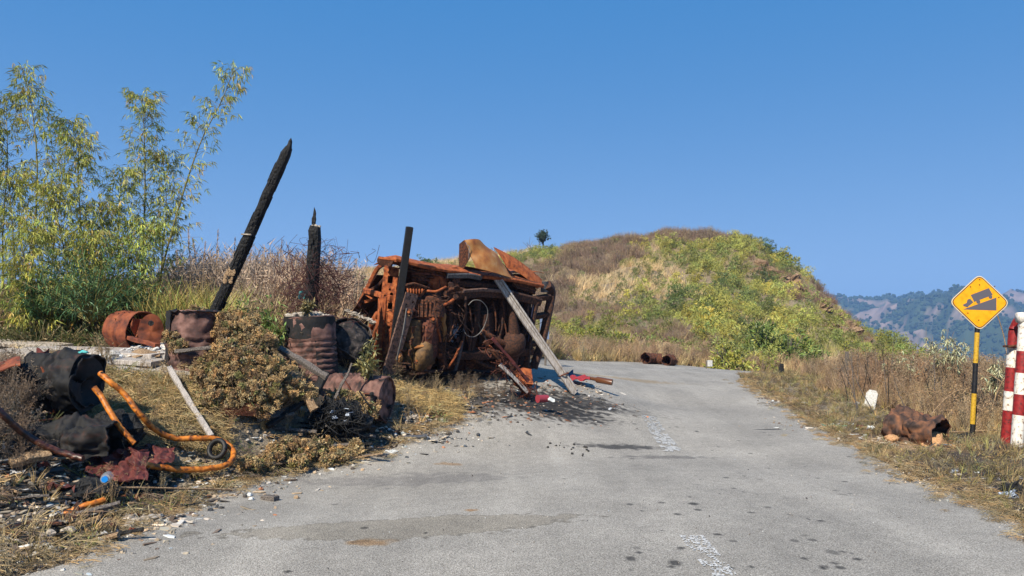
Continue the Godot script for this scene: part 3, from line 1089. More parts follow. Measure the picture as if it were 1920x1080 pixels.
func make_plants() -> void:
	org = Vector3.ZERO
	var s := new_st()                                     # a tuft of grass, 1 m tall
	for i in 16:
		var d := flat_dir()
		blade(s, d * rng.randf_range(0.0, 0.10), d * rng.randf_range(0.2, 1.0) + rdir() * 0.1, rng.randf_range(0.45, 1.0), rng.randf_range(0.016, 0.028), white(rng.randf_range(0.6, 0.9)), white(rng.randf_range(0.9, 1.25)), rng.randf_range(0.2, 0.9))
	s.generate_normals()
	tuft_mesh = s.commit()
	s = new_st()                                          # a dead weed: stems with side twigs and dry heads, 1 m tall
	for i in 7:
		var d := flat_dir() * rng.randf_range(0.05, 0.32)
		var tip := Vector3(d.x, rng.randf_range(0.6, 1.0), d.z)
		s.set_color(white(0.75))
		tube(s, [Vector3(d.x, 0, d.z) * 0.1, tip * Vector3(0.5, 0.55, 0.5), tip], 0.006, 3, [1.0, 0.8, 0.4])
		for k in 5:
			var a := tip * rng.randf_range(0.45, 1.0)
			var b := a + Vector3(rng.randfn(0, 0.08), rng.randf_range(0.03, 0.16), rng.randfn(0, 0.08))
			s.set_color(white(0.8))
			tube(s, [a, b], 0.004, 3, [1.0, 0.5])
			for e in 3:
				leaf(s, b, (rdir() + Vector3.UP * 0.4).normalized(), rdir(), rng.randf_range(0.03, 0.07), 0.02, white(rng.randf_range(0.8, 1.3)))
	s.generate_normals()
	stalk_mesh = s.commit()
	s = new_st()                                          # leafy scrub, about 1 m across: many small leaves in tiers with gaps
	for c in 13:
		var o := Vector3(rng.randfn(0, 0.27), rng.randf_range(0.12, 0.95), rng.randfn(0, 0.27))
		o.x *= 1.15 - o.y * 0.5
		o.z *= 1.15 - o.y * 0.5
		for i in 17:
			var d := (rdir() + Vector3(0, 0.25, 0) + Vector3(o.x, 0, o.z) * 0.6).normalized()
			leaf(s, o + d * 0.05, d, rdir(), rng.randf_range(0.09, 0.19), rng.randf_range(0.025, 0.05), white(rng.randf_range(0.65, 1.3)), 0.2)
	s.generate_normals()
	scrub_mesh = s.commit()
	s = new_st()                                          # dead brush: a haze of thin twigs, 1 m tall
	for i in 46:
		var d := flat_dir() * rng.randf_range(0.05, 0.75)
		var a := Vector3(d.x * 0.25, 0, d.z * 0.25)
		var b := Vector3(d.x, rng.randf_range(0.35, 1.0), d.z)
		var mid := a.lerp(b, 0.5) + rdir() * 0.06
		var side := rdir() * 0.011
		s.set_color(white(rng.randf_range(0.7, 1.25)))
		s.set_smooth_group(-1)
		quad(s, a - side, a + side, mid + side, mid - side)
		tri(s, mid - side, mid + side, b)
		for k in 3:
			var p := mid.lerp(b, rng.randf())
			var e := p + (rdir() + Vector3.UP * 0.6).normalized() * rng.randf_range(0.08, 0.22)
			var sd := rdir() * 0.008
			tri(s, p - sd, p + sd, e)
	s.generate_normals()
	wisp_mesh = s.commit()
	s = new_st()                                          # a low weed with small leaves, 0.4 m across
	for i in 26:
		var d := (flat_dir() + Vector3.UP * rng.randf_range(0.1, 1.2)).normalized()
		var o := d * rng.randf_range(0.02, 0.24)
		leaf(s, o, (d + rdir() * 0.6).normalized(), Vector3.UP + rdir() * 0.4, rng.randf_range(0.03, 0.075), rng.randf_range(0.012, 0.028), white(rng.randf_range(0.65, 1.3)))
	for i in 8:
		var d := (flat_dir() + Vector3.UP * 0.8).normalized()
		s.set_color(white(0.7))
		tube(s, [Vector3.ZERO, d * 0.15, d * 0.28 + rdir() * 0.03], 0.003, 3)
	s.generate_normals()
	weed_mesh = s.commit()
	s = new_st()                                          # a dry flower head: fluffy crumbs, 6 cm
	for i in 22:
		var d := rdir()
		var o := d * rng.randf_range(0.006, 0.03)
		var e := rdir() * 0.011
		var f := rdir() * 0.011
		s.set_color(white(rng.randf_range(0.6, 1.35)))
		s.set_smooth_group(-1)
		tri(s, o - e, o + e, o + f + d * 0.01)
		tri(s, o - f, o + f, o - e + d * 0.008)
	s.generate_normals()
	seed_mesh = s.commit()
	s = new_st()                                          # a flat splinter, 0.1 m
	prism(s, PackedVector2Array([Vector2(-0.05, -0.012), Vector2(0.02, -0.02), Vector2(0.055, -0.004), Vector2(0.03, 0.017), Vector2(-0.035, 0.014)]), Transform3D(Basis(Vector3.RIGHT, -PI / 2), Vector3(0, 0.008, 0)), 0.008)
	s.generate_normals()
	chip_mesh = s.commit()
	s = new_st()
	blob(s, Vector3(0, 0.25, 0), Vector3(0.5, 0.33, 0.42), 0.7, 4, 5.0)
	s.generate_normals()
	stone_mesh = s.commit()
	s = new_st()                                          # fallen straw and twigs lying crosswise, 0.4 m
	for i in 12:
		var d := flat_dir()
		var o := flat_dir() * rng.randf_range(0.0, 0.14) + Vector3.UP * rng.randf_range(0.005, 0.05)
		var l := rng.randf_range(0.10, 0.30)
		s.set_color(white(rng.randf_range(0.55, 1.3)))
		tube(s, [o - d * l * 0.5, o + Vector3(rng.randfn(0, 0.015), rng.randf_range(0.0, 0.03), rng.randfn(0, 0.015)), o + d * l * 0.5 + Vector3.UP * rng.randf_range(-0.02, 0.05)], rng.randf_range(0.0018, 0.004), 3, [0.9, 1.0, 0.5])
	s.generate_normals()
	straw_mesh = s.commit()

func build_hill_plants() -> void:
	make_plants()
	org = Vector3.ZERO
	# what grows where: patches of the slope, each a place, a radius and a sort of cover
	var cover := []
	for q in [[1100, 482, "p"], [1150, 470, "p"], [1200, 455, "p"], [1250, 448, "p"], [1080, 520, "p"], [1060, 500, "p"], [1055, 560, "p"], [1060, 600, "p"], [1130, 500, "p"], [1180, 480, "p"], [1300, 447, "p"], [1230, 470, "m"], [1190, 490, "m"],
			[1130, 540, "t"], [1145, 525, "t"], [1170, 540, "t"], [1200, 530, "t"], [1240, 545, "t"], [1110, 545, "t"], [1180, 510, "t"], [1210, 505, "t"], [1150, 555, "t"], [1120, 565, "t"], [1190, 502, "t"], [1220, 545, "t"], [1160, 520, "t"], [1100, 560, "t"], [1250, 530, "t"], [1230, 500, "m"], [1185, 545, "m"], [1215, 520, "m"],
			[1100, 585, "p"], [1150, 602, "p"], [1200, 622, "p"], [1250, 642, "p"], [1282, 655, "p"], [1060, 580, "p"], [1180, 612, "p"], [1225, 632, "p"],
			[1060, 632, "y"], [1100, 642, "y"], [1150, 650, "y"], [1200, 655, "t"], [1245, 668, "t"], [1130, 625, "y"], [1170, 640, "y"], [1290, 672, "t"],
			[1290, 475, "b"], [1350, 470, "b"], [1400, 470, "b"], [1450, 500, "b"], [1300, 530, "b"], [1350, 550, "b"], [1400, 560, "b"], [1260, 570, "b"], [1200, 575, "b"], [1160, 565, "b"], [1300, 600, "b"], [1350, 620, "b"], [1400, 640, "b"], [1450, 600, "b"], [1450, 660, "b"], [1285, 625, "b"],
			[1350, 510, "b"], [1420, 520, "b"], [1400, 600, "b"], [1340, 580, "b"], [1320, 640, "b"], [1480, 640, "b"], [1455, 560, "b"], [1490, 500, "b"], [1520, 520, "b"], [1240, 600, "b"], [1300, 500, "b"], [1260, 490, "m"], [1440, 480, "b"],
			[1470, 518, "r"], [1500, 548, "r"], [1525, 565, "r"], [1550, 580, "r"], [1580, 590, "r"], [1490, 580, "y"], [1540, 600, "y"], [1590, 610, "y"], [1500, 640, "t"], [1550, 620, "y"], [1600, 640, "r"], [1580, 626, "r"], [1625, 642, "r"], [1650, 655, "y"], [1520, 605, "y"], [1560, 655, "y"], [1520, 670, "y"], [1620, 670, "y"], [1670, 680, "y"], [1700, 672, "y"], [1725, 690, "y"], [1640, 655, "t"], [1670, 662, "y"],
			[1340, 660, "s"], [1380, 655, "s"], [1325, 672, "s"], [1420, 682, "b"], [1365, 682, "b"], [1550, 685, "t"], [1600, 692, "t"], [1480, 690, "t"], [1700, 690, "y"],
			[960, 492, "g"], [1000, 492, "g"], [1040, 492, "g"], [920, 500, "g"], [850, 497, "t"], [800, 510, "t"], [650, 560, "t"], [600, 565, "t"], [700, 540, "t"], [1030, 520, "p"]]:
		cover.append([hit(q[0], q[1]), q[2]])
	var grass := [[], []]
	var scrub := [[], []]
	var brush := [[], []]
	for q in 62000:
		var x := rng.randf_range(-48.0, 52.0)
		var z := -rng.randf_range(27.0, 118.0)
		if absf(x) > -z * 0.74 + 4.0:
			continue
		var pw := Vector2(x, z)
		if Geometry2D.is_point_in_polygon(pw, road_outline):
			continue
		if x > NX0 and x < 14.0 and z > NZ0:
			if z > -28.5:
				continue
		var y := G(x, z)
		var p := Vector3(x, y, z)
		var best := 1e9
		var sort := "t"
		var jit := Vector3(soft.get_noise_2d(x * 0.7, z * 0.7), 0, soft.get_noise_2d(x * 0.7 + 70.0, z * 0.7)) * 3.5
		for c in cover:
			var d: float = (c[0] as Vector3).distance_squared_to(p + jit)
			if d < best:
				best = d
				sort = c[1]
		var far := clampf(-z / 60.0, 0.7, 1.05)
		var r := rng.randf()
		if sort == "m":
			sort = ["t", "b", "y"][rng.randi() % 3]
		match sort:
			"p":
				if r < 0.75:
					brush[0].append(turned(p, rng.randf_range(0.7, 1.25) * far, 0.2, 0.8))
					brush[1].append(tint(Color(0.235, 0.160, 0.115) if rng.randf() < 0.7 else Color(0.30, 0.23, 0.12), 0.18))
				elif r < 0.9:
					grass[0].append(turned(p, rng.randf_range(0.6, 1.0) * far))
					grass[1].append(tint(Color(0.33, 0.24, 0.13), 0.2))
				elif r < 0.925:
					scrub[0].append(turned(p, rng.randf_range(0.5, 1.0)))
					scrub[1].append(tint(Color(0.17, 0.185, 0.045)))
			"t":
				grass[0].append(turned(p, rng.randf_range(0.7, 1.3) * far))
				grass[1].append(tint(Color(0.64, 0.48, 0.26), 0.16))
				if r < 0.04:
					scrub[0].append(turned(p, rng.randf_range(0.5, 1.1)))
					scrub[1].append(tint(Color(0.15, 0.175, 0.04)))
			"y":
				grass[0].append(turned(p, rng.randf_range(0.6, 1.1) * far))
				grass[1].append(tint(Color(0.40, 0.34, 0.12) if rng.randf() < 0.6 else Color(0.30, 0.31, 0.09), 0.18))
				if r < 0.16:
					scrub[0].append(turned(p, rng.randf_range(0.5, 1.2)))
					scrub[1].append(tint(Color(0.24, 0.255, 0.05), 0.25))
			"b", "g":
				if r < 0.66:
					var dark := soft.get_noise_2d(x * 0.45 + 9.0, z * 0.45)
					var c := Color(0.40, 0.385, 0.082).lerp(Color(0.12, 0.165, 0.045), clampf(0.25 + dark * 1.9, 0.0, 1.0))
					scrub[0].append(turned(p - Vector3.UP * 0.1, (0.42 + 0.85 * pow(rng.randf(), 2.0)) * (1.0 if sort == "b" else 0.75), 0.25, rng.randf_range(0.8, 1.3)))
					scrub[1].append(tint(c, 0.26))
				elif r < 0.9:
					grass[0].append(turned(p, rng.randf_range(0.7, 1.1) * far))
					grass[1].append(tint(Color(0.30, 0.27, 0.09), 0.2))
			"r":
				if r < 0.22:
					brush[0].append(turned(p, rng.randf_range(0.5, 0.9)))
					brush[1].append(tint(Color(0.20, 0.125, 0.08), 0.2))
				elif r < 0.4:
					grass[0].append(turned(p, rng.randf_range(0.5, 0.9)))
					grass[1].append(tint(Color(0.38, 0.28, 0.13), 0.2))
			"s":
				if r < 0.2:
					grass[0].append(turned(p, rng.randf_range(0.5, 1.0)))
					grass[1].append(tint(Color(0.46, 0.33, 0.15), 0.2))
				elif r < 0.24:
					scrub[0].append(turned(p, rng.randf_range(0.5, 1.1)))
					scrub[1].append(tint(Color(0.20, 0.22, 0.05)))
	many("hill_grass", tuft_mesh, grass[0], grass[1], M.dry, null, "stuff", "tan and yellow dry grass covering the hill beyond the road", "grass")
	many("hill_scrub", scrub_mesh, scrub[0], scrub[1], M.leaves, null, "stuff", "dense yellow green scrub on the face of the hill", "scrub")
	many("dead_brush", wisp_mesh, brush[0], brush[1], M.dry, null, "stuff", "purplish brown dead brush in bands across the hill", "brush")
	# bare, cut rock: ledges that stand out of the slope
	mat("ledge", [Color(0.36, 0.28, 0.21), Color(0.52, 0.42, 0.32), Color(0.63, 0.52, 0.40), Color(0.70, 0.60, 0.48)], [0.15, 0.42, 0.64, 0.92], 0.03, 0.95, 9.0, Vector3(0.35, 1.3, 0.35))
	var k := 0
	for q in [[1470, 522, 1.6, "highest brown rock ledge on the right shoulder of the hill"], [1508, 552, 1.8, "long brown rock ledge in the middle of the right shoulder"], [1560, 585, 1.5, "bare rock ledge on the right edge of the hill below the skyline bushes"], [1530, 570, 1.2, "pale orange rock face between two ledges of the right shoulder"], [1590, 630, 1.3, "low rock band on the lower right flank of the hill"], [1632, 648, 1.2, "lowest rock band on the right flank of the hill"]]:
		var p := hit(q[0], q[1])
		org = p
		var s := new_st()
		var r: float = q[2]
		for e in 8:
			var o := p + Vector3(rng.randfn(0, 0.75) * r, 0, rng.randfn(0, 0.55) * r)
			o.y = G(o.x, o.z) - 0.08 * r
			blob(s, o, Vector3(rng.randf_range(0.3, 0.75), rng.randf_range(0.12, 0.28), rng.randf_range(0.25, 0.5)) * r, 0.9, 6, k * 4.1 + e, Basis(Vector3.UP, rng.randf() * 3.0) * Basis(Vector3.FORWARD, 0.35))
		one("rock_ledge", s, M.ledge, q[3], "rock", "rock ledges on the hill")
		k += 1
	# single dark bushes and the tree on the skyline
	for q in [[1440, 655, 34.0, 1.7, "dark green bush at the foot of the hill beside a shaded gap"], [1325, 592, 43.0, 1.5, "round blue green bush in the middle of the hill face"], [1478, 660, 34.0, 1.6, "green bush right of the shaded gap at the hill foot"], [1470, 492, 70.0, 1.5, "dark bush on the skyline of the right hill shoulder"], [1365, 690, 26.0, 1.1, "yellow green bush beside the road where it leaves view"], [1100, 625, 34.0, 1.2, "bright leafy bush behind the far road edge, left one"], [1160, 640, 32.0, 1.1, "bright leafy bush behind the far road edge, nearer the drums"]]:
		bush("hill_bush", gp(q[0], q[2]), q[3], q[4], Color(0.13, 0.18, 0.04) if q[2] > 30.0 and q[3] > 1.5 else Color(0.27, 0.27, 0.05), "bushes that stand out on the hill")
	var at := P(1017, 476, 88.0)
	skyline_tree(at, 2.6, "small dark tree alone on the ridge behind the wreck")
	bush("ridge_bush", P(800, 492, 60.0) - Vector3(0, 0.4, 0), 1.0, "small round bush on the ridge above the wreck", Color(0.10, 0.15, 0.04), "")
	bush("ridge_bush", gp(665, 17.0) + Vector3(0, 0.75, 0), 0.42, "little green shrub left of the wreck against the sky", Color(0.12, 0.20, 0.04), "")

func bush(called: String, at: Vector3, size: float, label: String, c: Color, group: String) -> void:
	var t := thing(called, label, "bush", at, group)
	var s := new_st()
	for i in 9:
		var d := (flat_dir() * 0.6 + Vector3.UP).normalized()
		tube(s, [at - Vector3.UP * 0.9 * size, at + d * size * 0.3, at + d * size * 0.7 + rdir() * 0.1], 0.03 * size, 4, [1.0, 0.6, 0.3])
	obj("stem", s, M.wood_grey, t)
	s = new_st()
	for i in 70:
		var d := rdir()
		d.y = absf(d.y) * 1.1 - 0.15
		var o := at + d * size * rng.randf_range(0.35, 0.8) * (1.0 + soft.get_noise_3dv(d * 4.0 + at) * 0.7)
		for k in 14:
			var e := (rdir() + d * 0.7).normalized()
			leaf(s, o + e * 0.06 * size, e, rdir(), rng.randf_range(0.10, 0.22) * size, 0.055 * size, tint(c, 0.3))
	obj("foliage", s, M.leaves, t)

func skyline_tree(at: Vector3, tall: float, label: String) -> void:
	var t := thing("skyline_tree", label, "tree", at)
	var s := new_st()
	tube(s, curve([at - Vector3.UP * 0.4, at + Vector3(0.1, tall * 0.3, 0), at + Vector3(0.05, tall * 0.62, 0.05)]), 0.12, 6, [1, 1, 1, 1, 1, 0.9, 0.9, 0.8, 0.8, 0.7, 0.6, 0.5, 0.4])
	for i in 7:
		var d := (flat_dir() * 0.8 + Vector3.UP).normalized()
		tube(s, [at + Vector3(0.07, tall * rng.randf_range(0.3, 0.55), 0), at + Vector3(0, tall * 0.55, 0) + d * tall * 0.3], 0.06, 4, [1, 0.4])
	obj("trunk", s, M.char, t)
	s = new_st()
	for i in 46:
		var d := rdir()
		var o := at + Vector3(0, tall * 0.75, 0) + d * Vector3(0.34, 0.30, 0.34) * tall * rng.randf_range(0.4, 1.0)
		for k in 14:
			var e := rdir()
			leaf(s, o + e * 0.08, e, rdir(), rng.randf_range(0.15, 0.3), 0.10, tint(Color(0.035, 0.055, 0.02), 0.3))
	obj("crown", s, M.leaves, t)
	var b := thing("bare_sapling", "leafless thin sapling on the ridge left of the tree", "tree", at + Vector3(-1.5, 0, 0.3))
	var o := at + Vector3(-1.5, 0, 0.3)
	s = new_st()
	for i in 6:
		tube(s, [o + Vector3(0, -0.3, 0), o + Vector3(rng.randfn(0, 0.15), 0.8, 0), o + Vector3(rng.randfn(0, 0.45), rng.randf_range(1.2, 2.0), rng.randfn(0, 0.3))], 0.035, 4, [1, 0.7, 0.3])
	obj("trunk", s, M.wood_grey, b)

# ---------------------------------------------------------------- the burnt vehicle on its side
# Its own axes: x from the nose to the tail, y across the width (now upwards), z out of the underside; the underside faces the road.
var vt := Transform3D()

func VZ(px: float, py: float, z := 0.0) -> Vector3:      # a point of the underside, z in front of it
	var i := vt.affine_inverse()
	var a := i * EYE
	var d := (i.basis * (P(px, py, 10.0) - EYE))
	return a + d * ((z - a.z) / d.z)

func VX(px: float, py: float, x := 0.0) -> Vector3:      # a point of the nose, x behind its front
	var i := vt.affine_inverse()
	var a := i * EYE
	var d := (i.basis * (P(px, py, 10.0) - EYE))
	return a + d * ((x - a.x) / d.x)

func VZs(list: Array, z := 0.0) -> Array:
	var out := []
	for q in list:
		out.append(VZ(q[0], q[1], q[2] if q.size() > 2 else z))
	return out

func VXs(list: Array, x := 0.0) -> Array:
	var out := []
	for q in list:
		out.append(VX(q[0], q[1], q[2] if q.size() > 2 else x))
	return out

func punched(called: String, a: Vector3, b: Vector3, out: Vector3, w: float, thick: float, holes: Array, m: Material, t: Node3D) -> void:   # a pressed steel strip with holes through it
	var l := a.distance_to(b)
	var y := (b - a).normalized()
	var x := y.cross(out).normalized()
	var z := x.cross(y).normalized()
	var c := CSGBox3D.new()
	c.size = Vector3(w, l, thick)
	c.material = m
	c.transform = Transform3D(Basis(x, y, z), (a + b) * 0.5)
	for h in holes:                                       # along 0..1, across -0.5..0.5, radius, or a square hole when negative
		if h[2] > 0.0:
			var k := CSGCylinder3D.new()
			k.radius = h[2]
			k.height = thick * 4.0
			k.sides = 12
			k.material = m
			k.operation = CSGShape3D.OPERATION_SUBTRACTION
			k.rotation.x = PI / 2
			k.position = Vector3(h[1] * w, (h[0] - 0.5) * l, 0)
			k.name = "hole"
			c.add_child(k, true)
		else:
			var k := CSGBox3D.new()
			k.size = Vector3(-h[2] * 1.5, -h[2] * 2.0, thick * 4.0)
			k.material = m
			k.operation = CSGShape3D.OPERATION_SUBTRACTION
			k.position = Vector3(h[1] * w, (h[0] - 0.5) * l, 0)
			k.name = "hole"
			c.add_child(k, true)
	c.name = called
	t.add_child(c, true)

func build_vehicle() -> void:
	var o := P(727, 716, 11.6)
	var x := Vector3(0.80, 0.0, -0.60).normalized()
	var n := Vector3(0.60, 0, 0.80)
	var lean := deg_to_rad(13.0)
	var y := (Vector3.UP * cos(lean) + n * sin(lean)).normalized()
	var z := x.cross(y).normalized()
	vt = Transform3D(Basis(x, y, z), o)
	var t := thing("burnt_vehicle", "rusted burnt-out vehicle lying on its side beside the road, underside towards it", "vehicle", o)
	t.transform = vt
	org = Vector3.ZERO
	var L := VZ(1010, 640).x                               # length along the ground
	var H := VZ(760, 492).y                               # width, now the height
	var s := new_st()
	# floor: a pressed pan with ribs, burnt through in places
	sheet(s, 44, 22, func(u: float, v: float) -> Vector3:
		var q := Vector3(lerpf(0.55, L, u), lerpf(0.06, H - 0.10, v), -0.30)
		q.z += 0.035 * sin(u * 60.0) * smoothstep(0.05, 0.2, v) * smoothstep(0.95, 0.8, v) + fine.get_noise_2d(q.x * 1.4, q.y * 1.4) * 0.10
		return q, 0.006)
	obj("floor_pan", s, M.rust_dark, t)
	# tunnel in the floor
	s = new_st()
	sweep(s, [Vector3(0.9, H * 0.52, -0.24), Vector3(L * 0.6, H * 0.54, -0.24), Vector3(L - 0.2, H * 0.55, -0.22)], PackedVector2Array([Vector2(-0.16, -0.1), Vector2(-0.10, 0.08), Vector2(0.10, 0.08), Vector2(0.16, -0.1)]), z, [1.2, 1.0, 0.9])
	obj("transmission_tunnel", s, M.rust_dark, t)
	# chassis: two rails and the members across
	s = new_st()
	var rail_top := VZs([[790, 560, 0.0], [862, 552, 0.04], [900, 548, 0.04], [960, 553, 0.02], [1012, 566, 0.0]])
	sweep(s, rail_top, rect(0.11, 0.13, 0.012), y)
	obj("chassis_rail", s, M.rust_dark, t)
	s = new_st()
	sweep(s, VZs([[868, 546, 0.115], [905, 543, 0.115], [962, 548, 0.095]]), rect(0.055, 0.03, 0.008), z)
	obj("rail_flange", s, M.steel_brown, t)
	s = new_st()
	sweep(s, [Vector3(0.5, 0.44, -0.05), Vector3(1.2, 0.40, 0.0), Vector3(L * 0.6, 0.40, 0.02), Vector3(L - 0.1, 0.45, -0.02)], rect(0.12, 0.13, 0.012), y)
	obj("chassis_rail", s, M.rust_dark, t)
	for u in [0.33, 0.52, 0.70, 0.88]:
		s = new_st()
		sweep(s, [Vector3(L * u, 0.38, -0.05), Vector3(L * u + 0.03, H * 0.5, -0.02), Vector3(L * u, H - 0.42, -0.05)], rect(0.13, 0.08, 0.01), z)
		obj("cross_member", s, M.rust_dark, t)
	# the side that is now uppermost: sill, wheel arch, edges of the body
	s = new_st()
	sweep(s, VZs([[716, 484, -0.25], [742, 484, -0.05], [790, 496, -0.02], [840, 505, -0.02], [872, 508, -0.05]]), rect(0.22, 0.05, 0.012), y, [0.8, 1, 1.1, 1, 0.9])
	obj("sill_panel", s, M.rust_orange, t)
	s = new_st()
	sweep(s, VZs([[866, 511, -0.05], [920, 517, -0.03], [966, 523, -0.05], [1012, 533, -0.08]]), rect(0.24, 0.06, 0.015), y)
	obj("sill_panel", s, M.rust_orange, t)
	s = new_st()
	sweep(s, VZs([[838, 517, 0.06], [880, 517, 0.075], [902, 521, 0.06]]), rect(0.05, 0.08, 0.012), y)
	obj("running_board_strip", s, M.steel_grey, t)
	s = new_st()
	sweep(s, VZs([[842, 528, -0.05], [900, 534, -0.04], [950, 540, -0.05]]), rect(0.14, 0.10, 0.015), y)
	obj("inner_sill", s, M.rust_dark, t)
	for k in 3:                                           # pinch welds and torn lips below the sill
		s = new_st()
		var off := 6.0 + k * 5.5
		var e := []
		for w in 15:
			var u := w / 14.0
			e.append(VZ(lerpf(748, 866, u), lerpf(486, 511, u) + off + 2.5 * fine.get_noise_2d(u * 6.0, k * 9.0), -0.03 - k * 0.035 + 0.02 * fine.get_noise_2d(u * 9.0, k * 5.0)))
		sweep(s, e, rect(0.05, 0.02, 0.006), y)
		obj("pinch_weld", s, [M.rust_maroon, M.rust_brown, M.rust_dark][k], t)
	for k in 9:
		s = new_st()
		var u := k / 8.0
		blob(s, VZ(lerpf(752, 862, u), lerpf(493, 517, u), 0.0), Vector3(0.022, 0.016, 0.012), 0.3, 4, k)
		obj("weld_nut", s, M.rust_dark, t)
	for k in 6:
		s = new_st()
		var dy := k * 6.2
		tube(s, curve(VZs([[772, 508 + dy * 0.9, -0.16], [792, 506 + dy, -0.06 - k * 0.012], [820, 510 + dy, -0.03 - k * 0.02], [846, 522 + dy * 0.8, -0.06], [856, 538 + dy * 0.3, -0.15]]), 5), 0.026 - k * 0.002, 6)
		obj("wheel_arch_rib", s, M.rust_maroon if k % 2 else M.rust_brown, t)
	s = new_st()                                          # the arch behind the ribs
	var arch := VZs([[760, 500, -0.25], [800, 505, -0.16], [850, 520, -0.18]])
	var arch2 := VZs([[762, 545, -0.5], [800, 552, -0.5], [862, 556, -0.4]])
	sheet(s, 16, 8, func(u: float, v: float) -> Vector3:
		var a: Vector3 = arch[0].lerp(arch[1], minf(u * 2.0, 1.0)).lerp(arch[2], maxf(u * 2.0 - 1.0, 0.0))
		var b: Vector3 = arch2[0].lerp(arch2[1], minf(u * 2.0, 1.0)).lerp(arch2[2], maxf(u * 2.0 - 1.0, 0.0))
		return a.lerp(b, v) + z * 0.0 + Vector3(0, 0, sin(v * PI) * -0.1 + fine.get_noise_2d(u * 3.0, v * 3.0) * 0.04), 0.006)
	obj("wheel_arch", s, M.rust_brown, t)
	# springs and pipes in the arch
	for k in 6:
		s = new_st()
		tube(s, curve(VZs([[762 + k * 5.4, 538, -0.02], [765 + k * 5.4, 546, 0.03], [762 + k * 5.4, 556, 0.0], [758 + k * 5.6, 560, -0.05]]), 4), 0.017, 6)
		obj("manifold_pipe", s, M.rust_orange, t)
	s = new_st()
	sweep(s, VZs([[758, 536, 0.0], [776, 532, 0.02], [800, 540, 0.0]]), rect(0.05, 0.04, 0.01), z)
	obj("manifold", s, M.rust_brown, t)
	s = new_st()
	tube(s, VZs([[772, 576, 0.02], [786, 560, 0.07], [797, 544, 0.03]]), 0.022, 8)
	obj("steering_rod", s, M.rust_orange, t)
	s = new_st()
	tube(s, VZs([[803, 532, -0.02], [804, 550, 0.02], [804, 572, 0.0]]), 0.018, 8)
	obj("brake_pipe", s, M.rust_brown, t)
	s = new_st()
	sweep(s, curve(VZs([[828, 545, 0.03], [820, 556, 0.06], [814, 572, 0.03]]), 4), rect(0.07, 0.04, 0.01), z)
	obj("suspension_arm", s, M.rust_brown, t)
	s = new_st()
	blob(s, VZ(822, 530, -0.12), Vector3(0.20, 0.16, 0.12), 0.35, 8, 3.0)
	obj("brake_drum", s, M.rust_orange, t)
	s = new_st()
	blob(s, VZ(788, 520, -0.16), Vector3(0.13, 0.10, 0.10), 0.4, 7, 8.0)
	obj("air_filter_housing", s, M.rust_brown, t)
	s = new_st()                                          # the bracket right of the arch
	prism(s, flat_poly([[0, 0], [0.10, 0.02], [0.16, 0.34], [0.10, 0.36], [-0.10, 0.06]]), Transform3D(Basis(), VZ(845, 552, 0.06)), 0.012)
	obj("spring_hanger", s, M.rust_brown, t)
	s = new_st()
	sweep(s, curve(VZs([[832, 560, 0.02], [838, 548, 0.05], [858, 545, 0.05], [884, 552, 0.03]]), 4), rect(0.12, 0.06, 0.012), z)
	obj("body_mount", s, M.rust_brown, t)
	# engine and gearbox
	s = new_st()
	sweep(s, VZs([[806, 560, -0.10], [806, 572, 0.07], [804, 592, 0.09]]), circle(0.23, 14), x, [0.7, 1.0, 1.0])
	var bell := obj("bell_housing", s, M.rust_brown, t)
	for k in 7:
		s = new_st()
		var px := 783.0 + k * 7.6
		bar(s, VZ(px, 562, 0.20 + 0.05 * sin(k * 0.52)), VZ(px - 1, 594, 0.22 + 0.05 * sin(k * 0.52)), 0.014, 0.06, z)
		obj("housing_rib", s, M.rust_brown, bell)
	s = new_st()
	sweep(s, VZs([[805, 590, 0.05], [800, 615, 0.06], [797, 650, 0.05], [795, 668, 0.04]]), rect(0.47, 0.34, 0.07), z, [1.0, 1.05, 0.95, 0.9])
	var block := obj("engine_block", s, M.rust_maroon, t)
	s = new_st()
	sweep(s, VZs([[773, 598, 0.08], [770, 640, 0.10], [765, 676, 0.08]]), rect(0.24, 0.30, 0.08), z, [1.0, 1.1, 0.85], true)
	obj("oil_pan", s, M.rust_olive, t)
	s = new_st()
	sweep(s, VZs([[800, 655, 0.08], [795, 672, 0.14], [786, 688, 0.10]]), rect(0.66, 0.26, 0.12), z, [0.9, 1.0, 0.7], true)
	obj("sump", s, M.rust_olive, t)
	for k in 2:
		s = new_st()
		sweep(s, VZs([[770 + k * 36, 592 + k * 4, 0.10], [804 + k * 18, 593, 0.26], [834, 586 - k * 5, 0.10]]), rect(0.05, 0.05, 0.012), z)
		obj("housing_flange", s, M.rust_maroon, bell)
	for q in [[775, 612], [772, 634], [769, 655], [806, 610], [806, 628], [806, 646], [795, 610], [795, 630]]:
		s = new_st()
		bar(s, VZ(q[0], q[1], 0.245), VZ(q[0] - 1.5, q[1] + 12.0, 0.245), 0.06, 0.03, z, 0.008)
		obj("casting_web", s, M.rust_brown, block)
		s = new_st()
		tube(s, [VZ(q[0] + 5, q[1], 0.22), VZ(q[0] + 5, q[1], 0.275)], 0.013, 6)
		obj("bolt", s, M.rust_dark, block)
	s = new_st()
	bar(s, VZ(776, 652, 0.27), VZ(794, 649, 0.29), 0.035, 0.05, z)
	obj("engine_bracket", s, M.rust_ochre, block)
	s = new_st()
	bar(s, VZ(745, 560, 0.12), VZ(790, 563, 0.12), 0.06, 0.10, z)
	obj("engine_mount", s, M.rust_brown, block)
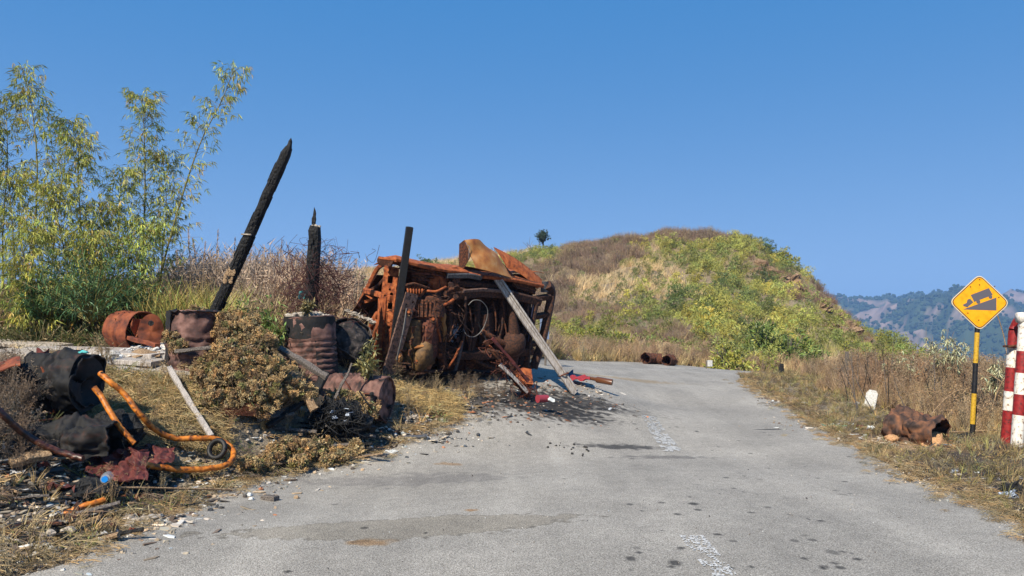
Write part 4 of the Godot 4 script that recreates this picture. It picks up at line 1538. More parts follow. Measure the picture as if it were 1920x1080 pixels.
	# nose: the radiator frame, the crossbar with its holes, the strips behind it
	punched("bumper_beam", VZ(728, 702, 0.24), VZ(772, 550, 0.24), (z - x * 0.6).normalized(), 0.225, 0.03, [[0.06, -0.25, 0.016], [0.1, 0.25, 0.022], [0.2, 0.3, 0.012], [0.35, -0.3, 0.012], [0.48, 0.28, 0.018], [0.6, 0.0, 0.010], [0.74, 0.3, 0.020], [0.86, -0.2, 0.016], [0.9, 0.25, 0.022], [0.97, -0.1, 0.016], [0.66, -0.32, 0.010], [0.27, -0.05, 0.010]], M.steel_brown, t)
	s = new_st()
	bar(s, VZ(734, 690, 0.05) + x * 0.16, VZ(748, 590, 0.05) + x * 0.22, 0.07, 0.05, z)
	obj("grey_stay", s, M.steel_grey, t)
	s = new_st()
	sweep(s, VZs([[744, 675, 0.32], [752, 640, 0.34], [757, 618, 0.33], [763, 578, 0.28]]), rect(0.05, 0.014, 0.004), z)
	obj("loose_strip", s, M.wire_grey, t)
	s = new_st()
	blob(s, VZ(749, 672, 0.26), Vector3(0.05, 0.06, 0.05), 0.7, 6, 2.0)
	obj("melted_lump", s, M.rust_ochre, t)
	s = new_st()
	bar(s, VZ(746, 577, 0.19), VZ(762, 577, 0.19), 0.10, 0.03, z)
	obj("grey_plate", s, M.steel_grey, t)
	# radiator frame: bright orange pressed steel, seen end on
	punched("radiator_panel", VX(711, 700, -0.02), VX(735, 500, -0.02), -x, 0.24, 0.014, [[0.05, 0.0, 0.05], [0.16, -0.2, 0.022], [0.16, 0.2, 0.022], [0.56, 0.0, 0.016], [0.64, 0.2, -0.05], [0.72, -0.2, 0.03], [0.75, 0.2, 0.028], [0.79, 0.05, 0.02], [0.4, 0.1, 0.012], [0.3, -0.1, 0.012], [0.88, 0.0, -0.055]], M.rust_orange, t)
	s = new_st()
	sweep(s, VXs([[722, 556, -0.05], [716, 610, -0.06], [707, 690, -0.05]]), rect(0.09, 0.06, 0.012), x)
	obj("radiator_upright", s, M.rust_orange, t)
	s = new_st()
	sweep(s, curve(VXs([[735, 492, 0.05], [716, 497, 0.04], [705, 508, 0.05], [694, 530, 0.04], [683, 552, 0.05], [672, 574, 0.06]]), 4), rect(0.07, 0.05, 0.012), x)
	obj("headlight_frame", s, M.rust_orange, t)
	s = new_st()
	sweep(s, curve(VXs([[684, 545, 0.0], [700, 549, -0.01], [712, 553, -0.02], [734, 560, 0.0]]), 4), rect(0.09, 0.06, 0.012), x)
	obj("headlight_frame", s, M.rust_orange, t)
	s = new_st()
	sweep(s, curve(VXs([[722, 503, 0.0], [722, 520, 0.02], [708, 536, 0.03], [693, 545, 0.02]]), 4), rect(0.05, 0.04, 0.01), x)
	obj("headlight_frame", s, M.rust_brown, t)
	s = new_st()
	tube(s, curve(VXs([[700, 548, 0.1], [712, 532, 0.12], [720, 522, 0.1]]), 4), 0.022, 6)
	obj("headlight_stay", s, M.rust_brown, t)
	s = new_st()
	sweep(s, VXs([[684, 548, 0.02], [702, 562, 0.03], [684, 566, 0.03]]), rect(0.10, 0.03, 0.01), x, [0.7, 1.0, 0.5])
	obj("grille_bracket", s, M.rust_orange, t)
	s = new_st()
	tube(s, curve(VXs([[713, 560, -0.04], [711, 600, -0.06], [703, 628, -0.05], [697, 650, -0.04]]), 5), 0.035, 8)
	obj("frame_tube", s, M.rust_orange, t)
	s = new_st()
	tube(s, curve(VXs([[710, 585, -0.01], [700, 603, -0.03], [695, 615, -0.02]]), 5), 0.05, 8, [0.6, 0.9, 1.0, 1.0, 1.0, 1.0, 1.0, 1.0, 0.8, 0.6])
	obj("horn_pipe", s, M.rust_orange, t)
	s = new_st()
	tube(s, curve(VXs([[704, 600, -0.04], [712, 622, -0.06], [706, 645, -0.05], [697, 650, -0.05]]), 5), 0.022, 6)
	obj("frame_tube", s, M.rust_orange, t)
	s = new_st()
	blob(s, VX(692, 642, -0.06), Vector3(0.09, 0.10, 0.10), 0.2, 8, 1.0, Basis(), true)
	obj("headlight_bowl", s, M.rust_orange, t)
	s = new_st()
	prism(s, flat_poly([[-0.16, -0.14], [0.10, -0.16], [0.15, 0.14], [0.02, 0.20], [-0.14, 0.10]]), Transform3D(Basis(-z, y, x).rotated(y, 0.0), VX(703, 678, -0.05)), 0.012)
	var corner := obj("corner_bracket", s, M.rust_orange, t)
	for q in [[700, 672, 0.03], [692, 676, 0.022], [708, 684, 0.025]]:
		s = new_st()
		tube(s, [VX(q[0], q[1], -0.085), VX(q[0], q[1], -0.05)], q[2], 10)
		obj("bracket_hole", s, M.rust_dark, corner)
	s = new_st()
	sweep(s, VXs([[694, 690, 0.0], [704, 706, -0.01], [718, 714, 0.0]]), rect(0.07, 0.10, 0.012), x)
	obj("lower_bracket", s, M.rust_orange, t)
	# bonnet, sprung open and dark below
	s = new_st()
	sheet(s, 10, 10, func(u: float, v: float) -> Vector3:
		var a := VX(708, 516, 0.0).lerp(VX(658, 590, 0.0), v)
		return a + Vector3(u * 1.15, 0, -0.02 - 0.25 * u * v) + Vector3(0, 0, 0.05 * sin(u * 5.0) * v), 0.008)
	obj("bonnet", s, M.rust_dark, t)
	s = new_st()
	sheet(s, 10, 8, func(u: float, v: float) -> Vector3:
		var a := VX(716, 552, 0.25).lerp(VX(664, 592, 0.25), v)
		return a + Vector3(0.05, -u * 0.8, 0.10 * sin(u * 3.0)), 0.008)
	obj("inner_wing", s, M.rust_dark, t)
	s = new_st()                                          # front wing, uppermost
	sheet(s, 14, 6, func(u: float, v: float) -> Vector3:
		return Vector3(lerpf(0.02, 1.0, u), H - 0.02 + 0.03 * sin(u * 6.0) - v * v * 0.16, -0.05 - v * 0.9 + fine.get_noise_2d(u * 4.0, v * 4.0) * 0.05), 0.008)
	var wing := obj("front_wing", s, M.rust_orange, t)
	s = new_st()
	sheet(s, 10, 5, func(u: float, v: float) -> Vector3:
		var a := VX(716, 480, 0.0).lerp(VX(738, 485, 0.0), u)
		var b := VX(717, 497, 0.0).lerp(VX(736, 512, 0.0), u)
		return a.lerp(b, v) + Vector3(-0.05 - 0.04 * sin(v * 3.0 + u * 4.0), 0, 0), 0.01)
	obj("wing_lip", s, M.rust_brown, wing)
	# body behind the floor: sides, roof, bulkheads, seat frames - a burnt shell
	s = new_st()
	sheet(s, 26, 8, func(u: float, v: float) -> Vector3:
		return Vector3(lerpf(0.95, L + 0.05, u), H - 0.06 + 0.03 * sin(u * 9.0) - 0.10 * v * v - 0.10 * sin(u * 3.0) * v, -0.15 - 1.15 * v + fine.get_noise_2d(u * 5.0, v * 2.0) * 0.06), 0.01)
	obj("body_side", s, M.rust_orange, t)
	s = new_st()
	sheet(s, 24, 12, func(u: float, v: float) -> Vector3:
		return Vector3(lerpf(1.05, L + 0.08, u), lerpf(H - 0.18, 0.02, v), -1.34 + fine.get_noise_2d(u * 4.0, v * 4.0) * 0.16 - 0.05 * sin(v * PI)), 0.01)
	obj("roof", s, M.rust_brown, t)
	s = new_st()
	sheet(s, 12, 10, func(u: float, v: float) -> Vector3:
		return Vector3(1.0 + fine.get_noise_2d(u * 3.0, v * 3.0) * 0.06, lerpf(0.05, H - 0.12, v), lerpf(-0.2, -1.0, u)), 0.008)
	obj("bulkhead", s, M.rust_dark, t)
	s = new_st()
	sheet(s, 12, 6, func(u: float, v: float) -> Vector3:
		return Vector3(lerpf(0.5, L, u), 0.03 + fine.get_noise_2d(u * 4.0, v * 3.0) * 0.04, lerpf(-0.15, -1.3, v)), 0.01)
	obj("body_side", s, M.rust_dark, t)
	# tail: corner posts with the tailgate opening seen through
	s = new_st()
	sweep(s, curve(VZs([[1026, 534, -0.05], [1034, 548, -0.1], [1028, 585, -0.08], [1016, 640, -0.05], [1000, 690, 0.0]]), 4), rect(0.13, 0.14, 0.02), x)
	obj("corner_post", s, M.rust_dark, t)
	s = new_st()
	sweep(s, curve(VZs([[1008, 556, 0.0], [1000, 590, 0.0], [992, 640, 0.0], [986, 690, 0.0]]), 4), rect(0.10, 0.10, 0.02), x)
	obj("tail_post", s, M.rust_dark, t)
	s = new_st()
	bar(s, VZ(1001, 566, 0.03), VZ(990, 640, 0.03), 0.04, 0.02, z)
	obj("number_strip", s, M.seam_blue, t)
	for q in [[560, 0.0], [594, 0.0], [646, 0.0], [688, 0.0]]:
		s = new_st()
		var e = 1006.0 - (q[0] - 560.0) * 0.17
		bar(s, VZ(e, q[0], -0.03), VZ(e + 24.0 - (q[0] - 560) * 0.03, q[0] - 4.0, -0.06), 0.09, 0.08, z)
		obj("tail_rung", s, M.rust_dark, t)
	s = new_st()
	sheet(s, 6, 6, func(u: float, v: float) -> Vector3:
		return VZ(lerpf(1014, 1034, u), lerpf(528, 548, v), -0.1 + 0.06 * sin(u * 3.0)), 0.01)
	obj("tail_corner", s, M.steel_grey, t)
	# axle, shaft, exhaust, tank
	s = new_st()
	tube(s, VZs([[903, 622, 0.06], [935, 640, 0.12], [962, 652, 0.10]]), 0.055, 10)
	obj("propeller_shaft", s, M.rust_brown, t)
	s = new_st()
	tube(s, VZs([[955, 560, 0.02], [962, 600, 0.12], [966, 640, 0.14], [962, 690, 0.05]]), 0.07, 10, [0.8, 1.0, 1.6, 0.9])
	obj("rear_axle", s, M.rust_dark, t)
	s = new_st()
	blob(s, VZ(964, 645, 0.14), Vector3(0.20, 0.22, 0.18), 0.15, 8, 6.0, Basis(), true)
	obj("differential", s, M.rust_dark, t)
	s = new_st()
	tube(s, curve(VZs([[868, 600, 0.0], [880, 640, 0.02], [884, 670, 0.0], [940, 694, 0.0], [990, 690, 0.0]]), 5), 0.03, 8)
	obj("exhaust_pipe", s, M.rust_dark, t)
	s = new_st()
	sweep(s, VZs([[910, 585, -0.08], [912, 640, -0.08]]), rect(0.30, 0.20, 0.05), z)
	obj("fuel_tank", s, M.rust_dark, t)
	for q in [[880, 575, 878, 660], [925, 570, 930, 620], [940, 566, 944, 600], [945, 600, 944, 660]]:
		s = new_st()
		tube(s, curve([VZ(q[0], q[1], 0.02), VZ(q[0] + 5, (q[1] + q[3]) * 0.5, 0.05), VZ(q[2], q[3], 0.02)], 5), 0.016, 6)
		obj("brake_pipe", s, M.rust_brown, t)
	s = new_st()
	sweep(s, curve(VZs([[874, 556, 0.10], [873, 575, 0.12], [872, 600, 0.08], [866, 650, 0.06], [856, 690, 0.02]]), 4), rect(0.06, 0.03, 0.01), z)
	obj("frame_strap", s, M.rust_dark, t)
	s = new_st()
	sweep(s, curve(VZs([[866, 640, 0.10], [862, 665, 0.10], [854, 694, 0.06]]), 4), rect(0.09, 0.03, 0.01), z)
	obj("frame_strap", s, M.steel_grey, t)
	s = new_st()
	sweep(s, curve(VZs([[824, 582, 0.08], [832, 592, 0.14], [830, 606, 0.13], [833, 620, 0.10], [828, 640, 0.08]]), 4), rect(0.09, 0.06, 0.012), z)
	obj("control_arm", s, M.rust_ochre, t)
	s = new_st()
	sweep(s, curve(VZs([[812, 640, 0.02], [826, 655, 0.06], [832, 690, 0.02]]), 4), rect(0.14, 0.10, 0.02), z)
	obj("control_arm", s, M.rust_brown, t)
	# wheel hub, black and open, and metal that melted and froze behind it
	s = new_st()
	tube(s, [VZ(810, 632, -0.12), VZ(811, 634, 0.06)], 0.17, 20)
	var hub := obj("hub", s, M.rust_dark, t)
	s = new_st()
	tube(s, [VZ(811, 634, 0.055), VZ(811, 634, 0.09)], 0.07, 12)
	obj("hub_cap", s, M.drum_black, hub)
	s = new_st()
	for k in 110:
		var c := VZ(846 + rng.randfn(0, 7.5), 620 + rng.randfn(0, 11), -0.12) if k < 80 else VZ(824 + rng.randfn(0, 5), 611 + rng.randfn(0, 5), -0.1)
		blob(s, c + rdir() * 0.03, Vector3(rng.randf_range(0.01, 0.055), rng.randf_range(0.006, 0.016), 0.012), 0.9, 3, k, Basis(rdir(), rng.randf() * 3.0))
	obj("melted_metal", s, M.melt, t)
	s = new_st()
	for k in 12:
		blob(s, VZ(810 + rng.randfn(0, 3), 654 + rng.randfn(0, 4), 0.02), Vector3(0.03, 0.012, 0.015), 0.9, 3, k, Basis(rdir(), rng.randf() * 3.0))
	obj("melted_drip", s, M.melt, t)
	# the hoop of cable
	s = new_st()
	tube(s, curve(VZs([[878, 572, 0.14], [888, 563, 0.16], [903, 565, 0.2], [914, 580, 0.2], [912, 600, 0.2], [903, 620, 0.2], [890, 631, 0.19], [876, 629, 0.17], [868, 616, 0.12]]), 6), 0.0065, 6)
	obj("cable_loop", s, M.wire_grey, t)
	s = new_st()
	tube(s, curve(VZs([[897, 604, 0.14], [902, 620, 0.16], [910, 634, 0.2], [914, 642, 0.24]]), 5), 0.012, 6)
	obj("cable", s, M.black_rubber, t)
	# burnt wiring and brackets all over the underside
	s = new_st()
	for k in 60:
		var a := Vector3(rng.randf_range(0.7, L - 0.2), rng.randf_range(0.1, H - 0.2), rng.randf_range(-0.15, 0.02))
		tube(s, curve([a, a + rdir() * Vector3(0.2, 0.12, 0.08), a + rdir() * Vector3(0.4, 0.3, 0.06)], 4), rng.randf_range(0.004, 0.010), 4)
	obj("burnt_wiring", s, M.rust_dark, t)
	s = new_st()
	for k in 70:
		var a := Vector3(rng.randf_range(0.5, L - 0.1), rng.randf_range(0.08, H - 0.15), rng.randf_range(-0.25, -0.05))
		blob(s, a, Vector3(rng.randf_range(0.02, 0.10), rng.randf_range(0.02, 0.10), rng.randf_range(0.02, 0.06)), 0.8, 3, k * 1.7, Basis(rdir(), rng.randf() * 3.0))
	obj("clinker", s, M.rust_brown, t)
	s = new_st()                                          # a coil spring
	var coil := []
	for k in 61:
		var u := k / 60.0
		coil.append(VZ(828, 556, 0.0).lerp(VZ(846, 590, 0.0), u) + Vector3(cos(u * TAU * 6.0), 0, sin(u * TAU * 6.0)) * 0.06)
	tube(s, coil, 0.011, 5)
	obj("coil_spring", s, M.rust_maroon, t)
	for q in [[765, 565, 790, 590, 0.02], [790, 600, 830, 604, 0.016], [758, 640, 790, 628, 0.014], [812, 560, 826, 640, 0.02], [742, 650, 764, 655, 0.018], [750, 620, 764, 600, 0.012], [820, 570, 850, 562, 0.024], [838, 640, 852, 600, 0.018], [800, 545, 836, 538, 0.02], [770, 690, 830, 694, 0.022], [840, 690, 866, 640, 0.02]]:
		s = new_st()
		tube(s, curve([VZ(q[0], q[1], 0.16), VZ((q[0] + q[2]) * 0.5, (q[1] + q[3]) * 0.5 + 5.0, 0.24), VZ(q[2], q[3], 0.14)], 5), q[4], 7)
		obj("engine_pipe", s, [M.rust_orange, M.rust_maroon, M.rust_brown, M.rust_olive][int(q[0]) % 4], t)
	for q in [[766, 585, 0.05, 0.3], [812, 598, 0.06, 0.3], [782, 676, 0.05, 0.3], [826, 665, 0.07, 0.1], [846, 566, 0.05, 0.08], [756, 552, 0.045, 0.12]]:
		s = new_st()
		tube(s, [VZ(q[0], q[1], q[3] - 0.06), VZ(q[0], q[1], q[3])], q[2], 14)
		var disc := obj("pulley", s, M.rust_brown, t)
		s = new_st()
		tube(s, [VZ(q[0], q[1], q[3] - 0.01), VZ(q[0], q[1], q[3] + 0.02)], q[2] * 0.4, 8)
		obj("pulley_boss", s, M.rust_orange, disc)
	for k in 26:                                          # small brackets
		s = new_st()
		var c := VZ(rng.randf_range(745, 860), rng.randf_range(520, 690), rng.randf_range(0.02, 0.2))
		prism(s, flat_poly([[-0.03, -0.05], [0.03, -0.04], [0.04, 0.03], [0.0, 0.06], [-0.04, 0.03]]), Transform3D(frame(Vector3(rng.randfn(0, 0.5), rng.randfn(0, 0.5), 1)) * Basis(Vector3(0, 0, 1), rng.randf() * 3.0), c), 0.01)
		obj("bracket", s, [M.rust_orange, M.rust_maroon, M.rust_brown, M.rust_dark][k % 4], t)
	s = new_st()                                          # scorched wires in front of the engine
	for k in 40:
		var c := VZ(rng.randf_range(742, 870), rng.randf_range(530, 690), rng.randf_range(0.05, 0.22))
		tube(s, curve([c, c + rdir() * 0.10, c + rdir() * 0.2 + Vector3(0, -0.1, 0), c + rdir() * 0.2 + Vector3(0, -0.22, 0)], 4), rng.randf_range(0.003, 0.008), 4)
	obj("engine_wiring", s, M.rust_dark, t)
	# panels burst off the upper side
	var left := [VZ(871, 450, 0.0), VZ(876, 463, 0.06), VZ(883, 480, 0.12), VZ(892, 503, 0.26)]
	var right := [VZ(903, 455, -0.25), VZ(926, 470, -0.12), VZ(938, 487, 0.06), VZ(962, 521, 0.24)]
	s = new_st()
	sheet(s, 16, 20, func(u: float, v: float) -> Vector3:
		var f := v * 3.0
		var i := mini(int(f), 2)
		var a: Vector3 = left[i].lerp(left[i + 1], f - i)
		var b: Vector3 = right[i].lerp(right[i + 1], f - i)
		return a.lerp(b, u) + Vector3(0, 0.04, 0.10) * sin(u * PI) * (1.0 - v * 0.6) + Vector3(0, 0.02, 0.02) * sin(v * 9.0 + u * 3.0) * 0.5, 0.012)
	var bent := obj("bent_panel", s, M.rust_ochre, t)
	s = new_st()                                          # its folded edge, towards the nose
	sheet(s, 6, 14, func(u: float, v: float) -> Vector3:
		var f := v * 2.0
		var i := mini(int(f), 1)
		var a: Vector3 = left[i].lerp(left[i + 1], f - i)
		return a + Vector3(0.05, -0.16 - 0.22 * v, -0.32) * u * (0.5 + v * 0.5), 0.01)
	obj("panel_fold", s, M.rust_brown, bent)
	s = new_st()
	tube(s, [VZ(874, 458, 0.03), VZ(880, 462, 0.1), VZ(879, 485, 0.12)], 0.006, 5)
	obj("panel_wire", s, M.wire_grey, bent)
	s = new_st()
	sheet(s, 18, 6, func(u: float, v: float) -> Vector3:
		var a := VZ(926, 463, -0.35).lerp(VZ(1016, 524, -0.12), u)
		var b := VZ(950, 502, -0.15).lerp(VZ(1008, 542, 0.02), u)
		return a.lerp(b, v) + Vector3(0, 0.05 * sin(u * PI), 0.04 * sin(v * PI)), 0.012)
	obj("door_panel", s, M.rust_orange, t)
	s = new_st()
	for k in 4:
		var a := VZ(958 + k * 2, 520 + k * 5.0, 0.0 - k * 0.02)
		var b := VZ(1008 - k * 2, 532 + k * 6.0, -0.02 - k * 0.02)
		sweep(s, [a, a.lerp(b, 0.5) + Vector3(0, 0, 0.02), b], rect(0.05, 0.045, 0.012), y)
	obj("door_frame", s, M.rust_brown, t)
	s = new_st()
	sheet(s, 8, 8, func(u: float, v: float) -> Vector3:
		return VZ(942, 492, 0.0).lerp(VZ(968, 540, 0.02), v).lerp(VZ(965, 520, -0.2).lerp(VZ(996, 545, -0.15), v), u) + Vector3(0, 0, 0.04 * sin(v * 7.0)), 0.01)
	obj("torn_panel", s, M.rust_brown, t)

func flat_poly(list: Array) -> PackedVector2Array:
	var p := PackedVector2Array()
	for q in list:
		p.append(Vector2(q[0], q[1]))
	return p

# ---------------------------------------------------------------- burnt posts and drums
func drum(t: Node3D, base: Vector3, axis: Vector3, r: float, l: float, m: Material, sd: float, dent: float, corr: Vector3, from := 0.0, to := TAU, closed := 3, called := "shell") -> void:
	# corr: number of corrugations and the stretch of the height they fill; closed: 1 the base, 2 the top
	var b := frame(axis)                                  # z runs along the drum
	var at := func(th: float, v: float, k := 1.0) -> Vector3:
		var e := 0.0
		if v > corr.y and v < corr.z:
			e += 0.014 * cos((v - corr.y) / (corr.z - corr.y) * corr.x * TAU)
		var d := Vector3(cos(th), sin(th), v * 1.8)
		e += soft.get_noise_3d(d.x * 2.2 + sd, d.y * 2.2, d.z * 2.0) * dent * 1.6 + fine.get_noise_3d(d.x * 1.3 + sd, d.y * 1.3, d.z * 1.5) * dent * 0.35
		return base + b * Vector3(cos(th) * (r + e) * k, sin(th) * (r + e) * k, l * v + fine.get_noise_2d(th * 1.5 + sd, v) * dent * 0.4)
	var s := new_st()
	sheet(s, 56, 40, func(u: float, v: float) -> Vector3: return at.call(lerpf(from, to, u), v), 0.004)
	var shell := obj(called, s, m, t)
	for e in 2:
		var v := float(e)
		s = new_st()
		var ring := []
		for i in 41:
			ring.append(at.call(lerpf(from, to, i / 40.0), v))
		tube(s, ring, 0.011, 5)
		obj("rim", s, m, shell)
		if closed & (e + 1):
			s = new_st()
			var vv := 0.02 if e == 0 else 0.98
			sheet(s, 40, 5, func(u: float, w: float) -> Vector3: return at.call(lerpf(from, to, u), vv, 1.0 - w) + b.z * soft.get_noise_2d(u * 6.0 + sd, w * 4.0) * dent * 0.5)
			obj("end_plate", s, m, shell)

func post(called: String, a: Vector3, b: Vector3, w: float, tipf: Array, label: String, splits: int) -> Node3D:
	var t := thing(called, label, "post", a)
	var s := new_st()
	var pts := []
	var sc := []
	var n := 26
	for i in n + 1:
		var u := float(i) / n
		pts.append(a.lerp(b, u) + Vector3(fine.get_noise_2d(u * 5.0, a.x) * 0.018, 0, fine.get_noise_2d(u * 5.0, a.x + 9.0) * 0.018))
		var f := 1.0 + fine.get_noise_2d(u * 9.0, a.x * 3.0) * 0.05
		for q in tipf:
			if u >= q[0]:
				f *= q[1]
		sc.append(f)
	var prof := PackedVector2Array()
	for i in 12:
		var an := -TAU * i / 12.0
		var k := 1.0 / maxf(absf(cos(an)), absf(sin(an)))
		prof.append(Vector2(cos(an), sin(an)) * w * 0.5 * lerpf(1.0, k, 0.55) * (1.0 + rng.randf_range(-0.06, 0.06)))
	sweep(s, pts, prof, Vector3(0.2, 0.1, 1), sc)
	# charred wood breaks into raised plates
	var dir := (b - a).normalized()
	var len := a.distance_to(b)
	for k in splits:
		var u := rng.randf_range(0.04, 0.9)
		var f := 1.0
		for q in tipf:
			if u >= q[0]:
				f *= q[1]
		var an := rng.randf() * TAU
		var out := (frame(dir) * Vector3(cos(an), sin(an), 0)).normalized()
		var c := a.lerp(b, u) + out * w * 0.53 * f
		bar(s, c - dir * rng.randf_range(0.02, 0.10), c + dir * rng.randf_range(0.02, 0.10), rng.randf_range(0.02, 0.05), rng.randf_range(0.006, 0.012), out, 0.006)
	obj("charred_timber", s, M.char, t)
	return t

func build_posts_and_drums() -> void:
	# the tall leaning post
	var a := P(401, 592, 10.6)
	var b := P(541, 276, 10.2)
	var p := post("charred_post", a, b, 0.15, [[0.50, 0.90], [0.985, 0.66]], "tall charred black timber post leaning right", 90)
	var s := new_st()
	var c := a.lerp(b, 0.24)
	for k in 26:
		var cc := a.lerp(b, rng.randf_range(0.215, 0.275)) + Vector3(rng.randf_range(-0.045, 0.045), rng.randf_range(-0.03, 0.03), 0.076)
		blob(s, cc, Vector3(0.028, 0.04, 0.006), 0.8, 3, k)
	obj("ash_patch", s, M.wood_tan, p)
	s = new_st()
	c = a.lerp(b, 0.49)
	rough_beam(s, c + Vector3(-0.09, -0.01, 0.075), c + Vector3(0.05, -0.02, 0.085), 0.03, 0.02, Vector3.UP, 0.006, 4)
	obj("pale_splinter", s, M.concrete, p)
	s = new_st()
	rough_beam(s, b - (b - a).normalized() * 0.06 + Vector3(0.02, 0, 0), b + Vector3(0.03, 0.13, 0), 0.07, 0.05, Vector3.UP, 0.01, 4, 0.1)
	obj("broken_tip", s, M.char, p)
	s = new_st()
	rough_beam(s, a + Vector3(-0.05, -0.5, 0), a + Vector3(0.01, 0.05, 0), 0.15, 0.15, Vector3(0, 0, 1), 0.02, 5)
	obj("post_foot", s, M.char, p)
	# the short upright one with a spike
	a = P(582, 575, 10.5)
	b = P(591, 424, 10.3)
	p = post("charred_post", a + Vector3(-0.02, -0.6, 0), b, 0.165, [[0.965, 0.85]], "short upright charred post with a thin burnt spike on top", 50)
	s = new_st()
	rough_beam(s, b - Vector3(0.02, 0.03, 0), P(590, 388, 10.3), 0.05, 0.04, Vector3(0, 0, 1), 0.01, 7, 0.05)
	obj("spike", s, M.char, p)
	s = new_st()
	for k in 7:
		blob(s, b + Vector3(rng.randf_range(-0.03, 0.07), rng.randf_range(-0.02, 0.015), 0.03), Vector3(0.025, 0.018, 0.02), 0.8, 3, k)
	obj("ash_patch", s, M.concrete, p)
	# the square steel tube that stands up through the nose of the vehicle
	a = P(727, 722, 11.45)
	b = P(768, 426, 10.95)
	var t := thing("steel_post", "dark square steel tube standing up through the wreck's nose", "post", a)
	s = new_st()
	sweep(s, [a - (b - a) * 0.08, a.lerp(b, 0.5), b], rect(0.10, 0.10, 0.008), Vector3(0.3, 0, 1))
	obj("tube_shaft", s, M.post_black, t)
	s = new_st()
	var dir := (b - a).normalized()
	tube(s, [b + dir * 0.001, b + dir * 0.006], 0.043, 4)
	obj("open_end", s, M.char, t)
	# drums on the bank, from the left
	var q := P(232, 618, 10.4)
	t = thing("rusty_drum", "orange rusty drum on its side with its lid bent open", "drum", q)
	drum(t, q + Vector3(-0.16, 0.0, -0.25), Vector3(0.85, -0.06, 0.52), 0.26, 0.50, M.drum_rust, 1.0, 0.02, Vector3(2, 0.3, 0.6), 0.0, TAU, 1)
	s = new_st()                                          # the lid, hanging at the right of the mouth
	var lb := frame(Vector3(0.45, -0.05, 0.9))
	var lc := P(283, 622, 10.0)
	sheet(s, 28, 6, func(u: float, v: float) -> Vector3:
		var an := u * TAU
		var r := 0.21 * v
		var d := lb * Vector3(cos(an) * r * 0.72, sin(an) * r * 1.1, 0.03 * sin(an * 2.0) * v + 0.05 * absf(sin(an)) * v)
		return lc + d, 0.006)
	obj("drum_lid", s, M.drum_rust, t)
	s = new_st()
	tube(s, [P(283, 606, 9.90), P(283, 606, 9.78)], 0.035, 12)
	obj("bung_hole", s, M.char, t)
	s = new_st()
	sheet(s, 12, 5, func(u: float, v: float) -> Vector3:
		return P(lerpf(250, 268, u), lerpf(598, 640, v), 10.25) + Vector3(0, 0, 0.08 * sin(u * 7.0 + v * 5.0)), 0.005)
	obj("torn_flap", s, M.drum_rust, t)
	s = new_st()
	rough_beam(s, P(243, 634, 9.9), P(296, 648, 9.6), 0.07, 0.05, Vector3.UP, 0.01, 5)
	one("rusty_angle_iron", s, M.drum_rust, "short rusty angle iron lying below the opened drum", "scrap")
	q = P(346, 694, 8.95)
	t = thing("burnt_drum", "upright buckled drum with a black seam down its left side", "drum", q)
	drum(t, q + Vector3(0, -0.12, -0.25), Vector3(0.02, 1, -0.03), 0.285, 0.80, M.drum_brown, 4.0, 0.045, Vector3(4, 0.1, 0.62), 0.0, TAU, 1)
	s = new_st()                                          # the burnt seam strip, standing proud
	var sb := func(u: float, v: float) -> Vector3:
		var th := lerpf(PI * 0.90, PI * 0.70, u)
		return q + Vector3(cos(th) * 0.305, lerpf(-0.1, 0.69, v), -0.25 + sin(th) * 0.305) + Vector3(fine.get_noise_2d(u, v * 4.0) * 0.012, 0, 0)
	sheet(s, 5, 16, sb, 0.01)
	obj("burnt_seam", s, M.drum_black, t)
	s = new_st()
	sheet(s, 24, 4, func(u: float, v: float) -> Vector3:
		var th := lerpf(-0.3, PI + 0.2, u)
		return q + Vector3(cos(th) * (0.30 - v * 0.10), 0.685 + 0.03 * sin(u * 9.0) * v + fine.get_noise_2d(u * 5.0, v) * 0.03, -0.25 + sin(th) * (0.30 - v * 0.10)), 0.006)
	obj("folded_rim", s, M.drum_black, t)
	for w in [[330, 622, 0.022], [316, 622, 0.013]]:
		s = new_st()
		tube(s, [P(w[0], w[1], 8.95), P(w[0], w[1], 8.905)], w[2], 10)
		obj("rust_hole", s, M.char, t)
	s = new_st()
	rough_beam(s, P(331, 659, 8.72), P(399, 651, 8.6), 0.07, 0.04, Vector3.UP, 0.006, 6)
	one("plank", s, M.wood_grey, "short grey plank lying across the front of the upright buckled drum", "plank")
	q = P(578, 700, 9.75)
	t = thing("burnt_drum", "upright corrugated drum full of rubble, with a black band at the top", "drum", q)
	drum(t, q + Vector3(0, -0.15, -0.25), Vector3(-0.07, 1, 0.02), 0.315, 0.86, M.drum_brown, 9.0, 0.02, Vector3(7, 0.10, 0.68), 0.0, TAU, 1)
	s = new_st()
	sheet(s, 50, 6, func(u: float, v: float) -> Vector3:
		var th := u * TAU
		return q + Vector3(-0.055 + cos(th) * 0.326, lerpf(0.45 + 0.02 * sin(th * 3.0), 0.715, v), -0.235 + sin(th) * 0.326) + Vector3(0, 0, fine.get_noise_2d(u * 8.0, v * 2.0) * 0.006))
	obj("black_band", s, M.drum_black, t)
	s = new_st()
	sheet(s, 8, 18, func(u: float, v: float) -> Vector3:
		var th := lerpf(PI * 0.36, -0.25, u)
		return q + Vector3(cos(th) * 0.328 - 0.055 * v, lerpf(-0.1, 0.46, v), -0.245 + sin(th) * 0.328))
	obj("black_side", s, M.drum_black, t)
	s = new_st()
	for k in 90:
		var an := rng.randf() * TAU
		var rr := sqrt(rng.randf()) * 0.28
		blob(s, q + Vector3(-0.06 + cos(an) * rr, 0.70 + 0.07 * (1.0 - rr / 0.28) + rng.randf() * 0.03, -0.24 + sin(an) * rr), Vector3(0.04, 0.028, 0.035) * rng.randf_range(0.5, 1.3), 0.7, 3, k)
	obj("rubble", s, M.concrete, t)
